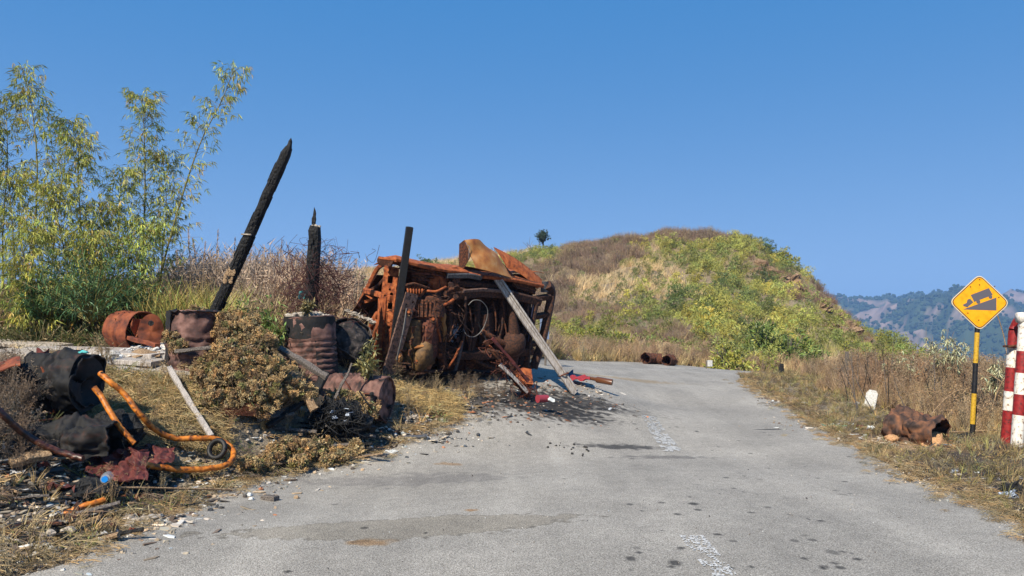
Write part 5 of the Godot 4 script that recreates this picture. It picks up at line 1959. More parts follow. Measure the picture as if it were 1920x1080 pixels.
	s = new_st()                                          # a second drum leans behind it, mostly hidden
	q = P(514, 660, 10.0)
	t = thing("burnt_drum", "pinkish drum end half hidden behind the rubble-filled drum", "drum", q)
	drum(t, q + Vector3(0, -0.3, -0.15), Vector3(-0.5, 0.8, 0.1), 0.27, 0.6, M.drum_brown, 13.0, 0.04, Vector3(2, 0.3, 0.6))
	# the black block tipped over beside it: concrete cast in a drum, its skin burnt
	q = P(655, 640, 10.45)
	t = thing("tipped_drum", "blackened drum of set concrete tipped over by the wreck's nose", "drum", q)
	drum(t, P(622, 668, 10.75), Vector3(0.62, 0.42, 0.66), 0.30, 0.62, M.burnt_stone, 17.0, 0.05, Vector3(3, 0.2, 0.7), 0.0, TAU, 1)
	s = new_st()
	var ax := Vector3(0.62, 0.42, 0.66).normalized()
	blob(s, P(622, 668, 10.75) + ax * 0.55, Vector3(0.285, 0.285, 0.13), 0.25, 12, 3.0, frame(ax))
	obj("concrete_fill", s, M.burnt_stone, t)
	s = new_st()
	for k in 46:
		var u := rng.randf()
		var cc := P(lerpf(648, 700, u), lerpf(582, 603, u) + rng.randfn(0, 1.5), lerpf(10.3, 10.0, u))
		blob(s, cc, Vector3(0.04, 0.012, 0.035) * rng.randf_range(0.4, 1.1), 0.9, 3, k, Basis(rdir(), 0.5))
	obj("broken_edge", s, M.concrete, t)
	# the fallen drum at the road side
	q = P(668, 768, 9.7)
	t = thing("fallen_drum", "dull pink corrugated drum lying half buried on the bank beside the straw", "drum", q)
	drum(t, P(612, 738, 9.9), Vector3(0.97, -0.06, 0.22), 0.27, 0.82, M.drum_brown, 21.0, 0.022, Vector3(8, 0.12, 0.72))
	s = new_st()
	tube(s, curve([P(640, 705, 9.6), P(652, 722, 9.52), P(664, 737, 9.5), P(700, 738, 9.42)], 5), 0.009, 5)
	one("bent_wire", s, M.wire_rust, "thin dark wire bent over the fallen pink drum", "wire")
	s = new_st()
	blob(s, P(697, 739, 9.4), Vector3(0.03, 0.03, 0.02), 0.2, 5)
	for k in 5:
		blob(s, P(697, 741 + k * 5.5, 9.4), Vector3(0.022, 0.03, 0.012), 0.5, 4, k)
	obj("burnt_patch", s, M.char, t)
	s = new_st()
	rough_beam(s, P(628, 747, 9.2), P(660, 682, 9.35), 0.028, 0.028, Vector3(0, 0, 1), 0.012, 8, 0.6)
	one("stick", s, M.wood_grey, "thin grey stick leaning on the fallen pink drum", "stick")
	# the black drum in the foreground, crushed and tilted
	q = P(135, 770, 7.2)
	t = thing("crushed_drum", "black crushed drum tilted on the bank above the orange hose", "drum", q)
	drum(t, P(66, 720, 7.30), Vector3(0.90, 0.02, 0.12), 0.255, 0.54, M.drum_black, 29.0, 0.075, Vector3(2, 0.3, 0.6), 0.0, TAU, 1)
	s = new_st()
	var cx := Vector3(0.90, 0.02, 0.12).normalized()
	var cbase := P(66, 720, 7.30)
	var cb := frame(cx)
	sheet(s, 36, 7, func(u: float, v: float) -> Vector3:
		var th := u * TAU
		return cbase + cx * (0.53 - 0.10 * v + 0.05 * sin(th * 2.0) * v) + cb * Vector3(cos(th), sin(th), 0) * lerpf(0.255, 0.02, v) + Vector3(0, soft.get_noise_2d(u * 5.0, v * 3.0) * 0.06, 0), 0.005)
	obj("pushed_in_end", s, M.drum_black, t)
	s = new_st()
	sheet(s, 9, 9, func(u: float, v: float) -> Vector3:
		return P(lerpf(68, 92, u), lerpf(656, 712, v), 7.28 - 0.06 * sin(u * PI)) + Vector3(0, 0.02 * sin(u * 6.0 + 1.0) * (1.0 - v), 0), 0.006)
	obj("red_rust_flap", s, M.red_sheet, t)
	s = new_st()
	for k in 5:
		blob(s, P(150 + k * 3.0, 659.0 - absf(k - 2) * -0.8, 6.98), Vector3(0.02, 0.012, 0.015), 0.8, 3, k)
	obj("turquoise_scrap", s, M.turquoise, t)
	s = new_st()
	sheet(s, 10, 12, func(u: float, v: float) -> Vector3:
		return P(lerpf(42 + v * 18, 80 + v * 24, u), lerpf(688, 775, v), 7.05 + 0.12 * sin(u * 3.0) + 0.05 * v), 0.006)
	one("rusty_sheet", s, M.drum_rust, "narrow brown rusty sheet bent down left of the black crushed drum", "scrap")
	s = new_st()
	sheet(s, 10, 6, func(u: float, v: float) -> Vector3:
		return P(lerpf(-30, 38, u), lerpf(674, 690, v) + 6.0 * sin(u * 5.0), 7.1 - v * 0.25), 0.01)
	one("rusty_sheet", s, M.drum_rust, "rusty sheet edge at the left border above dark dead weeds", "scrap")
	# the flattened black drum below
	q = P(150, 850, 6.85)
	t = thing("flattened_drum", "scorched flattened drum open to the left under the black crushed drum", "drum", q)
	drum(t, P(75, 838, 6.75), Vector3(0.97, 0.04, -0.12), 0.22, 0.62, M.drum_black, 33.0, 0.07, Vector3(2, 0.3, 0.6), -0.5, PI + 0.5, 0)
	s = new_st()
	blob(s, P(215, 808, 7.2), Vector3(0.24, 0.17, 0.2), 0.7, 9, 5.0)
	one("burnt_lump", s, M.char, "charred black lump behind the orange hose beside the flattened drum", "lump")
	s = new_st()
	blob(s, P(162, 922, 6.3), Vector3(0.25, 0.09, 0.14), 0.6, 9, 7.0)
	one("burnt_log", s, M.char, "charred black log half covered by dead grass near the bottle", "log")
	# the drum across the road, full of sand
	q = P(1705, 834, 10.2)
	t = thing("sand_drum", "rusted drum lying across the road spilling orange sand", "drum", q)
	mat("rust_shell", [Color(0.12, 0.09, 0.08), Color(0.26, 0.19, 0.16), Color(0.40, 0.27, 0.19), Color(0.56, 0.37, 0.24)], [0.2, 0.42, 0.62, 0.92], 0.012, 0.85, 0.3)
	drum(t, P(1674, 796, 10.75), Vector3(0.60, -0.20, 0.76), 0.25, 0.62, M.rust_shell, 41.0, 0.085, Vector3(2, 0.3, 0.6), 0.0, TAU, 1)
	s = new_st()
	var sx := Vector3(0.60, -0.20, 0.76).normalized()
	blob(s, P(1674, 796, 10.75) + sx * 0.50 + Vector3(0, -0.10, 0), Vector3(0.24, 0.15, 0.20), 0.4, 12, 3.0, frame(sx), true)
	blob(s, P(1674, 796, 10.75) + sx * 0.74 + Vector3(0.03, -0.17, 0), Vector3(0.30, 0.12, 0.22), 0.5, 12, 9.0, Basis(), true)
	blob(s, P(1672, 822, 10.45), Vector3(0.10, 0.05, 0.09), 0.5, 10, 13.0, Basis(), true)
	obj("sand_fill", s, M.sand, t)
	# three drums in the ditch beyond the bend
	var far := [[1214, 672, 24.6, Vector3(-0.55, 0, 0.8), "far drum with its dark mouth towards the road, left of three"], [1232, 673, 24.9, Vector3(1, 0, 0.15), "far rusty drum lying between two dark drum mouths"], [1253, 676, 24.5, Vector3(-0.5, 0, 0.8), "far drum with its dark mouth towards the road, right of three"]]
	for f in far:
		q = P(f[0], f[1], f[2])
		t = thing("ditch_drum", f[4], "drum", q, "three drums beyond the bend")
		drum(t, q - (f[3] as Vector3) * 0.35, f[3], 0.165, 0.5, M.rust_brown, f[0], 0.03, Vector3(2, 0.3, 0.6), 0.0, TAU, 1)

# ---------------------------------------------------------------- what lies on the bank
func build_bank_things() -> void:
	var s: SurfaceTool
	# the plank propped against the wreck
	var a := P(932, 522, 12.3)
	var b := P(1079, 737, 12.75)
	var t := thing("propped_plank", "long pale weathered plank propped against the wreck", "plank", b)
	s = new_st()
	rough_beam(s, b, a, 0.135, 0.05, Vector3(0.3, 0.4, 1), 0.006, 16)
	for k in 3:
		var o := Vector3(0.035 * (k - 1), 0.02 * (k - 1), 0.0)
		rough_beam(s, b.lerp(a, 0.02) + o, a.lerp(b, 0.03) + o + Vector3(0, 0, 0.02), 0.028, 0.055, Vector3(0.3, 0.4, 1), 0.004, 14)
	obj("plank_board", s, M.wood_pale, t)
	s = new_st()
	tube(s, curve([b.lerp(a, 0.15) + Vector3(-0.08, 0, 0.04), b.lerp(a, 0.155) + Vector3(0.0, 0.02, 0.07), b.lerp(a, 0.165) + Vector3(0.09, 0.03, 0.03)], 4), 0.012, 5)
	obj("wire_tie", s, M.wire_rust, t)
	# the rusted strut with tangled wire
	a = P(908, 640, 11.4)
	b = P(992, 742, 11.95)
	t = thing("rusted_strut", "rusted strut tangled with wire hanging from the wreck to the ground", "scrap", b)
	s = new_st()
	rough_beam(s, a, b, 0.06, 0.035, Vector3(0.2, 0.3, 1), 0.02, 9)
	obj("strut_bar", s, M.rust_brown, t)
	s = new_st()
	rough_beam(s, a + Vector3(0.12, 0.05, 0.03), b.lerp(a, 0.25) + Vector3(0.16, 0.02, 0.02), 0.05, 0.03, Vector3(0.2, 0.3, 1), 0.02, 7)
	obj("strut_bar", s, M.red_sheet, t)
	s = new_st()
	rough_beam(s, P(938, 684, 11.5), P(990, 736, 11.75), 0.055, 0.03, Vector3(0.2, 0.3, 1), 0.015, 7)
	obj("pale_bar", s, M.wood_pale, t)
	s = new_st()
	rough_beam(s, P(914, 655, 11.3), P(936, 660, 11.35), 0.05, 0.03, Vector3.UP, 0.01, 4)
	obj("cross_bar", s, M.rust_brown, t)
	s = new_st()
	for k in 46:
		var p := a.lerp(b, rng.randf_range(0.05, 0.95)) + rdir() * 0.05
		tube(s, curve([p, p + rdir() * 0.10, p + rdir() * 0.16 + (b - a) * rng.randf_range(0.0, 0.15), p + rdir() * 0.2 + (b - a) * 0.1], 4), rng.randf_range(0.003, 0.008), 4)
	obj("tangled_wire", s, M.wire_rust, t)
	s = new_st()
	for k in 3:
		tube(s, curve([a.lerp(b, 0.1) + rdir() * 0.04, a.lerp(b, 0.5) + rdir() * 0.10, a.lerp(b, 0.97) + rdir() * 0.05], 6), 0.016, 5)
	obj("rusty_rod", s, M.rust_orange, t)
	# small things round the wreck
	s = new_st()
	prism(s, flat_poly([[-0.14, -0.10], [0.13, -0.13], [0.12, 0.12], [-0.02, 0.15], [-0.13, 0.11]]), Transform3D(frame(Vector3(0.25, 0.3, 1)), P(984, 706, 12.5)), 0.2)
	one("rusty_box", s, M.rust_orange, "orange rusty metal box on the ground right of the strut", "scrap")
	t = thing("red_can", "crushed pinkish red can lying on the black ash", "can", P(1020, 748, 11.4))
	s = new_st()
	tube(s, [P(1008, 748, 11.35), P(1026, 747, 11.45)], 0.058, 14, [1.0, 0.92])
	obj("can_body", s, M.red_plastic, t)
	s = new_st()
	sheet(s, 6, 4, func(u: float, v: float) -> Vector3: return P(lerpf(1027, 1040, u), lerpf(746, 751, v), 11.42) + Vector3(0, 0.015 * sin(u * 5.0 + v), 0.09 * v), 0.004)
	obj("torn_label", s, M.white_paper, t)
	s = new_st()
	sheet(s, 14, 7, func(u: float, v: float) -> Vector3: return P(lerpf(1070, 1106, u), lerpf(705, 711, v), 14.0 - v * 0.5) + Vector3(0, 0.025 * sin(u * 11.0 + v * 5.0) + 0.02 * fine.get_noise_2d(u * 3.0, v * 3.0), 0), 0.012)
	one("red_cloth", s, M.red_cloth, "crumpled red cloth beside the foot of the propped plank", "cloth")
	t = thing("brown_bottle", "brown bottle lying at the end of the red cloth", "bottle", P(1128, 714, 13.6))
	s = new_st()
	tube(s, [P(1104, 709, 13.7), P(1116, 711, 13.65), P(1120, 712, 13.6), P(1148, 717, 13.5)], 0.055, 10, [0.5, 0.55, 1.0, 1.0])
	obj("bottle_body", s, M.glass_brown, t)
	s = new_st()
	sheet(s, 12, 6, func(u: float, v: float) -> Vector3: return P(lerpf(1050, 1075, u), lerpf(696, 708, v), 14.5 - v * 0.4) + Vector3(0, 0.03 * sin(u * 8.0 + v * 3.0), 0), 0.01)
	one("navy_cloth", s, M.navy_cloth, "dark blue grey cloth in the shadow behind the propped plank", "cloth")
	# hoses
	hose("orange_hose", curve([P(188, 700, 7.2), P(206, 716, 7.15), P(232, 738, 7.2), P(262, 776, 7.2), P(292, 806, 7.35), P(330, 822, 7.5), P(372, 822, 7.6), P(404, 823, 7.7), P(428, 834, 7.7), P(438, 850, 7.62), P(430, 868, 7.48), P(404, 877, 7.34), P(352, 881, 7.16), P(300, 876, 6.98), P(256, 867, 6.85)], 8), 0.0275, M.hose, "long orange hose looping round the small black ring")
	hose("orange_hose", curve([P(176, 727, 6.95), P(190, 744, 6.95), P(205, 770, 6.9), P(226, 802, 6.88), P(252, 832, 6.9)], 8), 0.026, M.hose, "short burnt orange hose running down from the black crushed drum")
	hose("burnt_hose", curve([P(-20, 752, 6.0), P(10, 782, 6.05), P(44, 812, 6.2), P(88, 838, 6.3), P(130, 853, 6.35), P(156, 860, 6.35)], 8), 0.027, M.hose_burnt, "half burnt glossy hose sloping down from the left edge")
	hose("orange_hose", curve([P(95, 973, 5.75), P(130, 960, 5.8), P(160, 948, 5.85), P(196, 938, 5.95)], 8), 0.024, M.hose, "straight piece of orange hose above the grey stick")
	hose("orange_hose", curve([P(-40, 968, 5.5), P(-10, 975, 5.5), P(26, 979, 5.5)], 8), 0.028, M.hose, "orange hose end at the left border near the road")
	# red sheets, ring, bottle, cloths
	s = new_st()
	sheet(s, 24, 12, func(u: float, v: float) -> Vector3:
		var p := P(lerpf(166, 274, u), lerpf(846 + 6 * sin(u * 7.0), 904 - 14 * absf(u - 0.6), v), lerpf(6.85, 6.55, v))
		return p + Vector3(0, 0.035 * soft.get_noise_2d(u * 9.0, v * 7.0), 0.12 * soft.get_noise_2d(u * 6.0, v * 4.0 + 3.0)), 0.006, false)
	one("red_sheet", s, M.red_sheet, "crumpled dark red metal sheet behind the bottle with a blue cap", "scrap")
	s = new_st()
	sheet(s, 18, 9, func(u: float, v: float) -> Vector3:
		var p := P(lerpf(248, 326, u), lerpf(834 + 8 * absf(u - 0.4), 866, v), lerpf(7.3, 7.0, v))
		return p + Vector3(0, 0.035 * soft.get_noise_2d(u * 9.0 + 9.0, v * 7.0), 0.10 * soft.get_noise_2d(u * 6.0 + 20.0, v * 4.0)), 0.006, false)
	one("red_sheet", s, M.red_sheet, "crumpled dark red metal sheet inside the loop of orange hose", "scrap")
	s = new_st()
	var rc := P(407, 842, 7.6)
	var rb := frame(Vector3(-0.25, 0.35, 1))
	var ring := []
	for i in 25:
		ring.append(rc + rb * Vector3(cos(TAU * i / 24.0) * 0.085, sin(TAU * i / 24.0) * 0.085, 0))
	sweep(s, ring, rect(0.045, 0.05, 0.012), Vector3.UP, [], true, false)
	one("rubber_ring", s, M.black_rubber, "small black rubber ring inside the orange hose loop", "ring")
	t = thing("plastic_bottle", "clear plastic bottle with a bright blue cap, end on", "bottle", P(196, 898, 6.2))
	s = new_st()
	tube(s, [P(203, 893, 6.45), P(200, 895, 6.33), P(197, 898, 6.25)], 0.042, 14, [1, 1, 0.85])
	obj("bottle_body", s, M.bottle_clear, t)
	s = new_st()
	tube(s, [P(197, 898, 6.245), P(196, 899, 6.20)], 0.024, 14)
	obj("bottle_cap", s, M.bottle_blue, t)
	s = new_st()
	sheet(s, 14, 5, func(u: float, v: float) -> Vector3: return P(lerpf(486, 520, u), lerpf(840, 848, v) + 6 * u, 8.3) + Vector3(0, 0.03 * fine.get_noise_2d(u * 6.0, v * 3.0), 0.05 * v + 0.03 * sin(u * 9.0)), 0.006, false)
	one("blue_rag", s, M.blue_cloth, "pale blue rag lying in the brown weeds", "cloth")
	s = new_st()
	sheet(s, 16, 8, func(u: float, v: float) -> Vector3: return P(lerpf(170, 222, u) + 8 * v, lerpf(1003 - 4 * u, 1022 - 8 * u, v), 5.42) + Vector3(0, 0.03 * fine.get_noise_2d(u * 6.0, v * 5.0) + 0.015, 0.10 * v), 0.006, false)
	one("grey_rag", s, M.navy_cloth, "dark grey rag at the road edge in the lower left", "cloth")
	# timbers
	for q in [["wood_stick", [316, 690, 8.5], [396, 818, 7.8], 0.055, 0.05, "wood_pale", "pale peeled stick slanting down the bank left of the brown bush", "stick"],
			["plank", [480, 782, 8.55], [548, 770, 8.75], 0.16, 0.03, "wood_grey", "grey board on the bank below the crossed charred beams", "plank"],
			["charred_beam", [575, 758, 8.9], [612, 700, 9.2], 0.09, 0.07, "char", "charred beam crossing up to the right beside the fallen drum", "beam"],
			["charred_beam", [514, 648, 9.2], [614, 706, 9.1], 0.075, 0.06, "wood_grey", "grey scorched beam sloping down right over the brown bush", "beam"],
			["rotten_plank", [560, 708, 8.9], [590, 768, 8.8], 0.09, 0.05, "wood_tan", "brown rotten plank standing behind the burnt wire heap", "plank"],
			["charred_beam", [500, 800, 8.5], [580, 745, 8.9], 0.06, 0.06, "char", "black thin beam on the bank under the grey board", "beam"],
			["grey_stick", [130, 968, 5.72], [224, 944, 5.9], 0.036, 0.03, "wood_grey", "grey weathered stick below the straight orange hose", "stick"],
			["metal_bar", [733, 823, 9.55], [802, 818, 9.6], 0.05, 0.035, "steel_grey", "grey metal bar on the asphalt edge", "bar"],
			["burnt_plank", [1552, 790, 12.2], [1602, 797, 12.0], 0.09, 0.05, "wood_grey", "dark plank on the verge left of the sand drum", "plank"],
			["burnt_plank", [1612, 800, 11.6], [1650, 818, 11.0], 0.09, 0.06, "rust_brown", "brown burnt plank end beside the sand drum", "plank"],
			["charred_beam", [1868, 846, 9.7], [1930, 872, 9.3], 0.09, 0.06, "char", "charred beam lying in front of the striped posts", "beam"],
			["pale_stalk", [222, 914, 6.4], [436, 918, 7.1], 0.016, 0.014, "wood_tan", "long thin straw coloured stalk lying along the road edge", "stick"],
			["dry_branch", [1700, 814, 11.0], [1890, 806, 11.3], 0.018, 0.016, "wood_tan", "thin pale dead branch behind the sign pole", "branch"],
			["yellow_board", [20, 868, 6.1], [92, 850, 6.3], 0.10, 0.05, "wood_tan", "broken yellowish board in the weeds below the burnt hose", "plank"],
			["charred_stick", [735, 762, 9.8], [700, 768, 9.9], 0.05, 0.03, "char", "short charred stick in front of the fallen drum", "stick"],
			["slate_strip", [585, 800, 8.9], [650, 826, 9.1], 0.03, 0.02, "steel_grey", "bent grey metal strip below the burnt wire heap", "bar"]]:
		s = new_st()
		var p0 := P(q[1][0], q[1][1], q[1][2])
		org = p0
		rough_beam(s, p0, P(q[2][0], q[2][1], q[2][2]), q[3], q[4], Vector3(0.1, 1, 0.6), minf(q[3], q[4]) * 0.22, 9)
		one(q[0], s, M[q[5]], q[6], q[7])
	# boards lying by the road: a heap of thin slats
	for k in 26:
		var px := rng.randf_range(520, 700)
		var d := rng.randf_range(8.45, 9.25)
		var p := gp(px, d) + Vector3(0, rng.randf_range(0.02, 0.11), 0)
		var e := Vector3(rng.randf_range(0.7, 1.0), rng.randfn(0, 0.05), rng.randf_range(-0.35, 0.25)).normalized() * rng.randf_range(0.22, 0.62)
		s = new_st()
		org = p
		rough_beam(s, p - e * 0.5, p + e * 0.5, rng.randf_range(0.025, 0.075), rng.randf_range(0.014, 0.03), Vector3(rng.randfn(0, 0.15), 1, rng.randfn(0, 0.15)), 0.004, 4)
		one("broken_slat", s, [M.wood_grey, M.wood_tan, M.wood_pale, M.wood_grey, M.char][rng.randi() % 5], "thin broken slat in the heap at the road edge below the burnt wire", "slat", "broken slats at the road edge")
	# charred scraps and sticks thrown about on the lower bank
	for k in 80:
		var px := rng.randf_range(-20, 330)
		var d := rng.randf_range(5.15, 6.9)
		if px > 220.0:
			d = rng.randf_range(6.3, 7.0)
		var p := gp(px, d) + Vector3(0, rng.randf_range(0.015, 0.06), 0)
		var e := (flat_dir() + Vector3(0, rng.randfn(0, 0.18), 0)).normalized() * rng.randf_range(0.10, 0.42)
		s = new_st()
		org = p
		rough_beam(s, p - e * 0.5, p + e * 0.5, rng.randf_range(0.012, 0.05), rng.randf_range(0.008, 0.022), Vector3(rng.randfn(0, 0.3), 1, rng.randfn(0, 0.3)), 0.005, 4)
		one("charred_scrap", s, [M.char, M.wood_grey, M.char, M.wood_tan, M.rust_brown][k % 5], "charred or weathered scrap of wood lying in the straw of the lower left bank", "scrap", "scraps strewn over the lower left bank")
	for k in 14:
		var px := rng.randf_range(-10, 260)
		var p := gp(px, rng.randf_range(5.2, 6.6)) + Vector3(0, 0.03, 0)
		s = new_st()
		var w := rng.randf_range(0.05, 0.13)
		var b3 := Basis(Vector3.UP, rng.randf() * TAU) * Basis(Vector3.RIGHT, rng.randfn(0, 0.35))
		var sd := rng.randf() * 50.0
		sheet(s, 7, 5, func(u: float, v: float) -> Vector3: return p + b3 * Vector3((u - 0.5) * w * 1.6, soft.get_noise_2d(u * 6.0 + sd, v * 6.0) * w * 0.7, (v - 0.5) * w * (1.0 + 0.4 * sin(u * 5.0))), 0.004, false)
		one("sheet_scrap", s, [M.drum_rust, M.char, M.red_sheet, M.ash, M.navy_cloth][k % 5], "torn bent scrap of sheet lying in the straw of the lower left bank", "scrap", "torn sheet scraps on the lower left bank")
	# the burnt wire heap
	t = thing("burnt_wire_heap", "tangled heap of burnt black wire and plastic by the road edge", "scrap", P(640, 800, 9.1))
	s = new_st()
	for w in [[632, 778, 9.15, 0.24, 0.17], [662, 792, 9.05, 0.20, 0.11], [610, 790, 9.05, 0.16, 0.10]]:
		blob(s, P(w[0], w[1], w[2]), Vector3(w[3], w[4], 0.18), 1.2, 8, w[0])
	obj("melted_core", s, M.char, t)
	s = new_st()
	for k in 150:
		var p := P(rng.randf_range(600, 676), rng.randf_range(765, 806), 8.95) + rdir() * 0.05
		tube(s, curve([p, p + rdir() * 0.09, p + rdir() * 0.13, p + rdir() * 0.16], 4), rng.randf_range(0.003, 0.008), 4)
	obj("burnt_wires", s, M.black_rubber, t)
	s = new_st()
	for k in 7:
		var p := P(rng.randf_range(606, 664), rng.randf_range(764, 796), 8.85)
		prism(s, flat_poly([[-0.04, -0.01], [0.03, -0.018], [0.045, 0.01], [-0.02, 0.02]]), Transform3D(frame(rdir()), p), 0.004)
	obj("pale_flakes", s, M.melt, t)
	# concrete slabs and ash-grey boards on top of the bank
	for q in [[[-30, 640, 10.9], [120, 650, 10.6], 0.34, 0.06, "long pale weathered board on the bank top, nearest the left edge"], [[60, 655, 10.2], [300, 660, 9.7], 0.30, 0.06, "long pale board across the bank top behind the black crushed drum"], [[-20, 662, 9.6], [84, 664, 9.3], 0.5, 0.07, "white ash-covered slab left of the black crushed drum"],
			[[150, 674, 9.3], [300, 680, 9.0], 0.30, 0.06, "grey slab on the bank top left of the buckled drum"], [[190, 662, 9.6], [296, 668, 9.2], 0.2, 0.07, "pale slab in front of the opened rusty drum"]]:
		s = new_st()
		var p0 := P(q[0][0], q[0][1], q[0][2])
		org = p0
		rough_beam(s, p0, P(q[1][0], q[1][1], q[1][2]), q[2], q[3], Vector3(0, 1, 0.1), 0.012, 10)
		one("pale_slab", s, M.wood_pale if q[2] < 0.32 else M.concrete, q[4], "slab", "pale boards and slabs on the bank top")
	s = new_st()
	sheet(s, 10, 6, func(u: float, v: float) -> Vector3: return P(lerpf(246, 300, u), lerpf(660 - 6 * u, 676 - 14 * u, v), 9.35 - v * 0.2) + Vector3(0, 0.03 * sin(u * 5.0), 0), 0.008)
	one("curled_bark", s, M.wood_tan, "curled tan sheet beside the foot of the buckled drum", "scrap")
	s = new_st()
	blob(s, P(210, 664, 9.3), Vector3(0.09, 0.05, 0.07), 0.4, 6, 3.0)
	one("white_block", s, M.ash, "small white block on the slabs right of the black crushed drum", "block")
	# loose block and paper on the asphalt
	var bp := gp(506, 6.95)
	org = bp
	s = new_st()
	rough_beam(s, bp + Vector3(-0.07, 0.022, -0.03), bp + Vector3(0.07, 0.022, 0.03), 0.07, 0.045, Vector3.UP, 0.004, 4)
	one("wood_block", s, M.wood_grey, "small dark wood block alone on the asphalt in the left foreground", "block")
	for q in [[733, 9.05, 0.085, "white paper scrap on the asphalt below the grey metal bar"], [1832, 8.0, 0.03, "small white scrap on the asphalt near the right road edge"]]:
		bp = gp(q[0], q[1]) + Vector3(0, 0.02, 0)
		org = bp
		s = new_st()
		var r: float = q[2]
		prism(s, flat_poly([[-r, -r * 0.4], [r * 0.2, -r * 0.7], [r, r * 0.1], [0.0, r * 0.6], [-r * 0.8, r * 0.4]]), Transform3D(Basis(Vector3.RIGHT, -PI / 2 + 0.3), bp), 0.004)
		one("paper_scrap", s, M.white_paper, q[3], "paper")
	# a teal scrap by the short post
	s = new_st()
	sheet(s, 5, 5, func(u: float, v: float) -> Vector3: return P(lerpf(561, 572, u), lerpf(547, 561, v) - 2 * u, 10.4) + Vector3(0, 0, 0.03 * sin(u * 4.0 + v * 3.0)), 0.004)
	one("turquoise_scrap", s, M.turquoise, "turquoise plastic scrap beside the short charred post", "scrap")
	# the net of thin red wire in the brown bush
	s = new_st()
	for i in 13:
		var u := i / 12.0
		tube(s, [P(lerpf(380, 470, u), 744 + 8 * u, 8.3), P(lerpf(392, 486, u), 772 + 12 * sin(u * 4.0), 8.2)], 0.0022, 4)
		tube(s, [P(380, 744 + 28 * u, 8.32 - 0.1 * u), P(424, 746 + 30 * u, 8.25 - 0.1 * u), P(480, 750 + 30 * u, 8.3 - 0.1 * u)], 0.0022, 4)
	one("wire_net", s, M.wire_rust, "reddish rusted wire mesh under the brown bush", "mesh")

func hose(called: String, pts: Array, r: float, m: Material, label: String) -> void:
	org = pts[0]
	var s := new_st()
	hose_line.append_array(PackedVector3Array(pts))
	for i in pts.size():
		pts[i] += Vector3(0, fine.get_noise_2d(i * 0.2, pts[0].x) * 0.008, 0)
	tube(s, pts, r, 10)
	one(called, s, m, label, "hose")

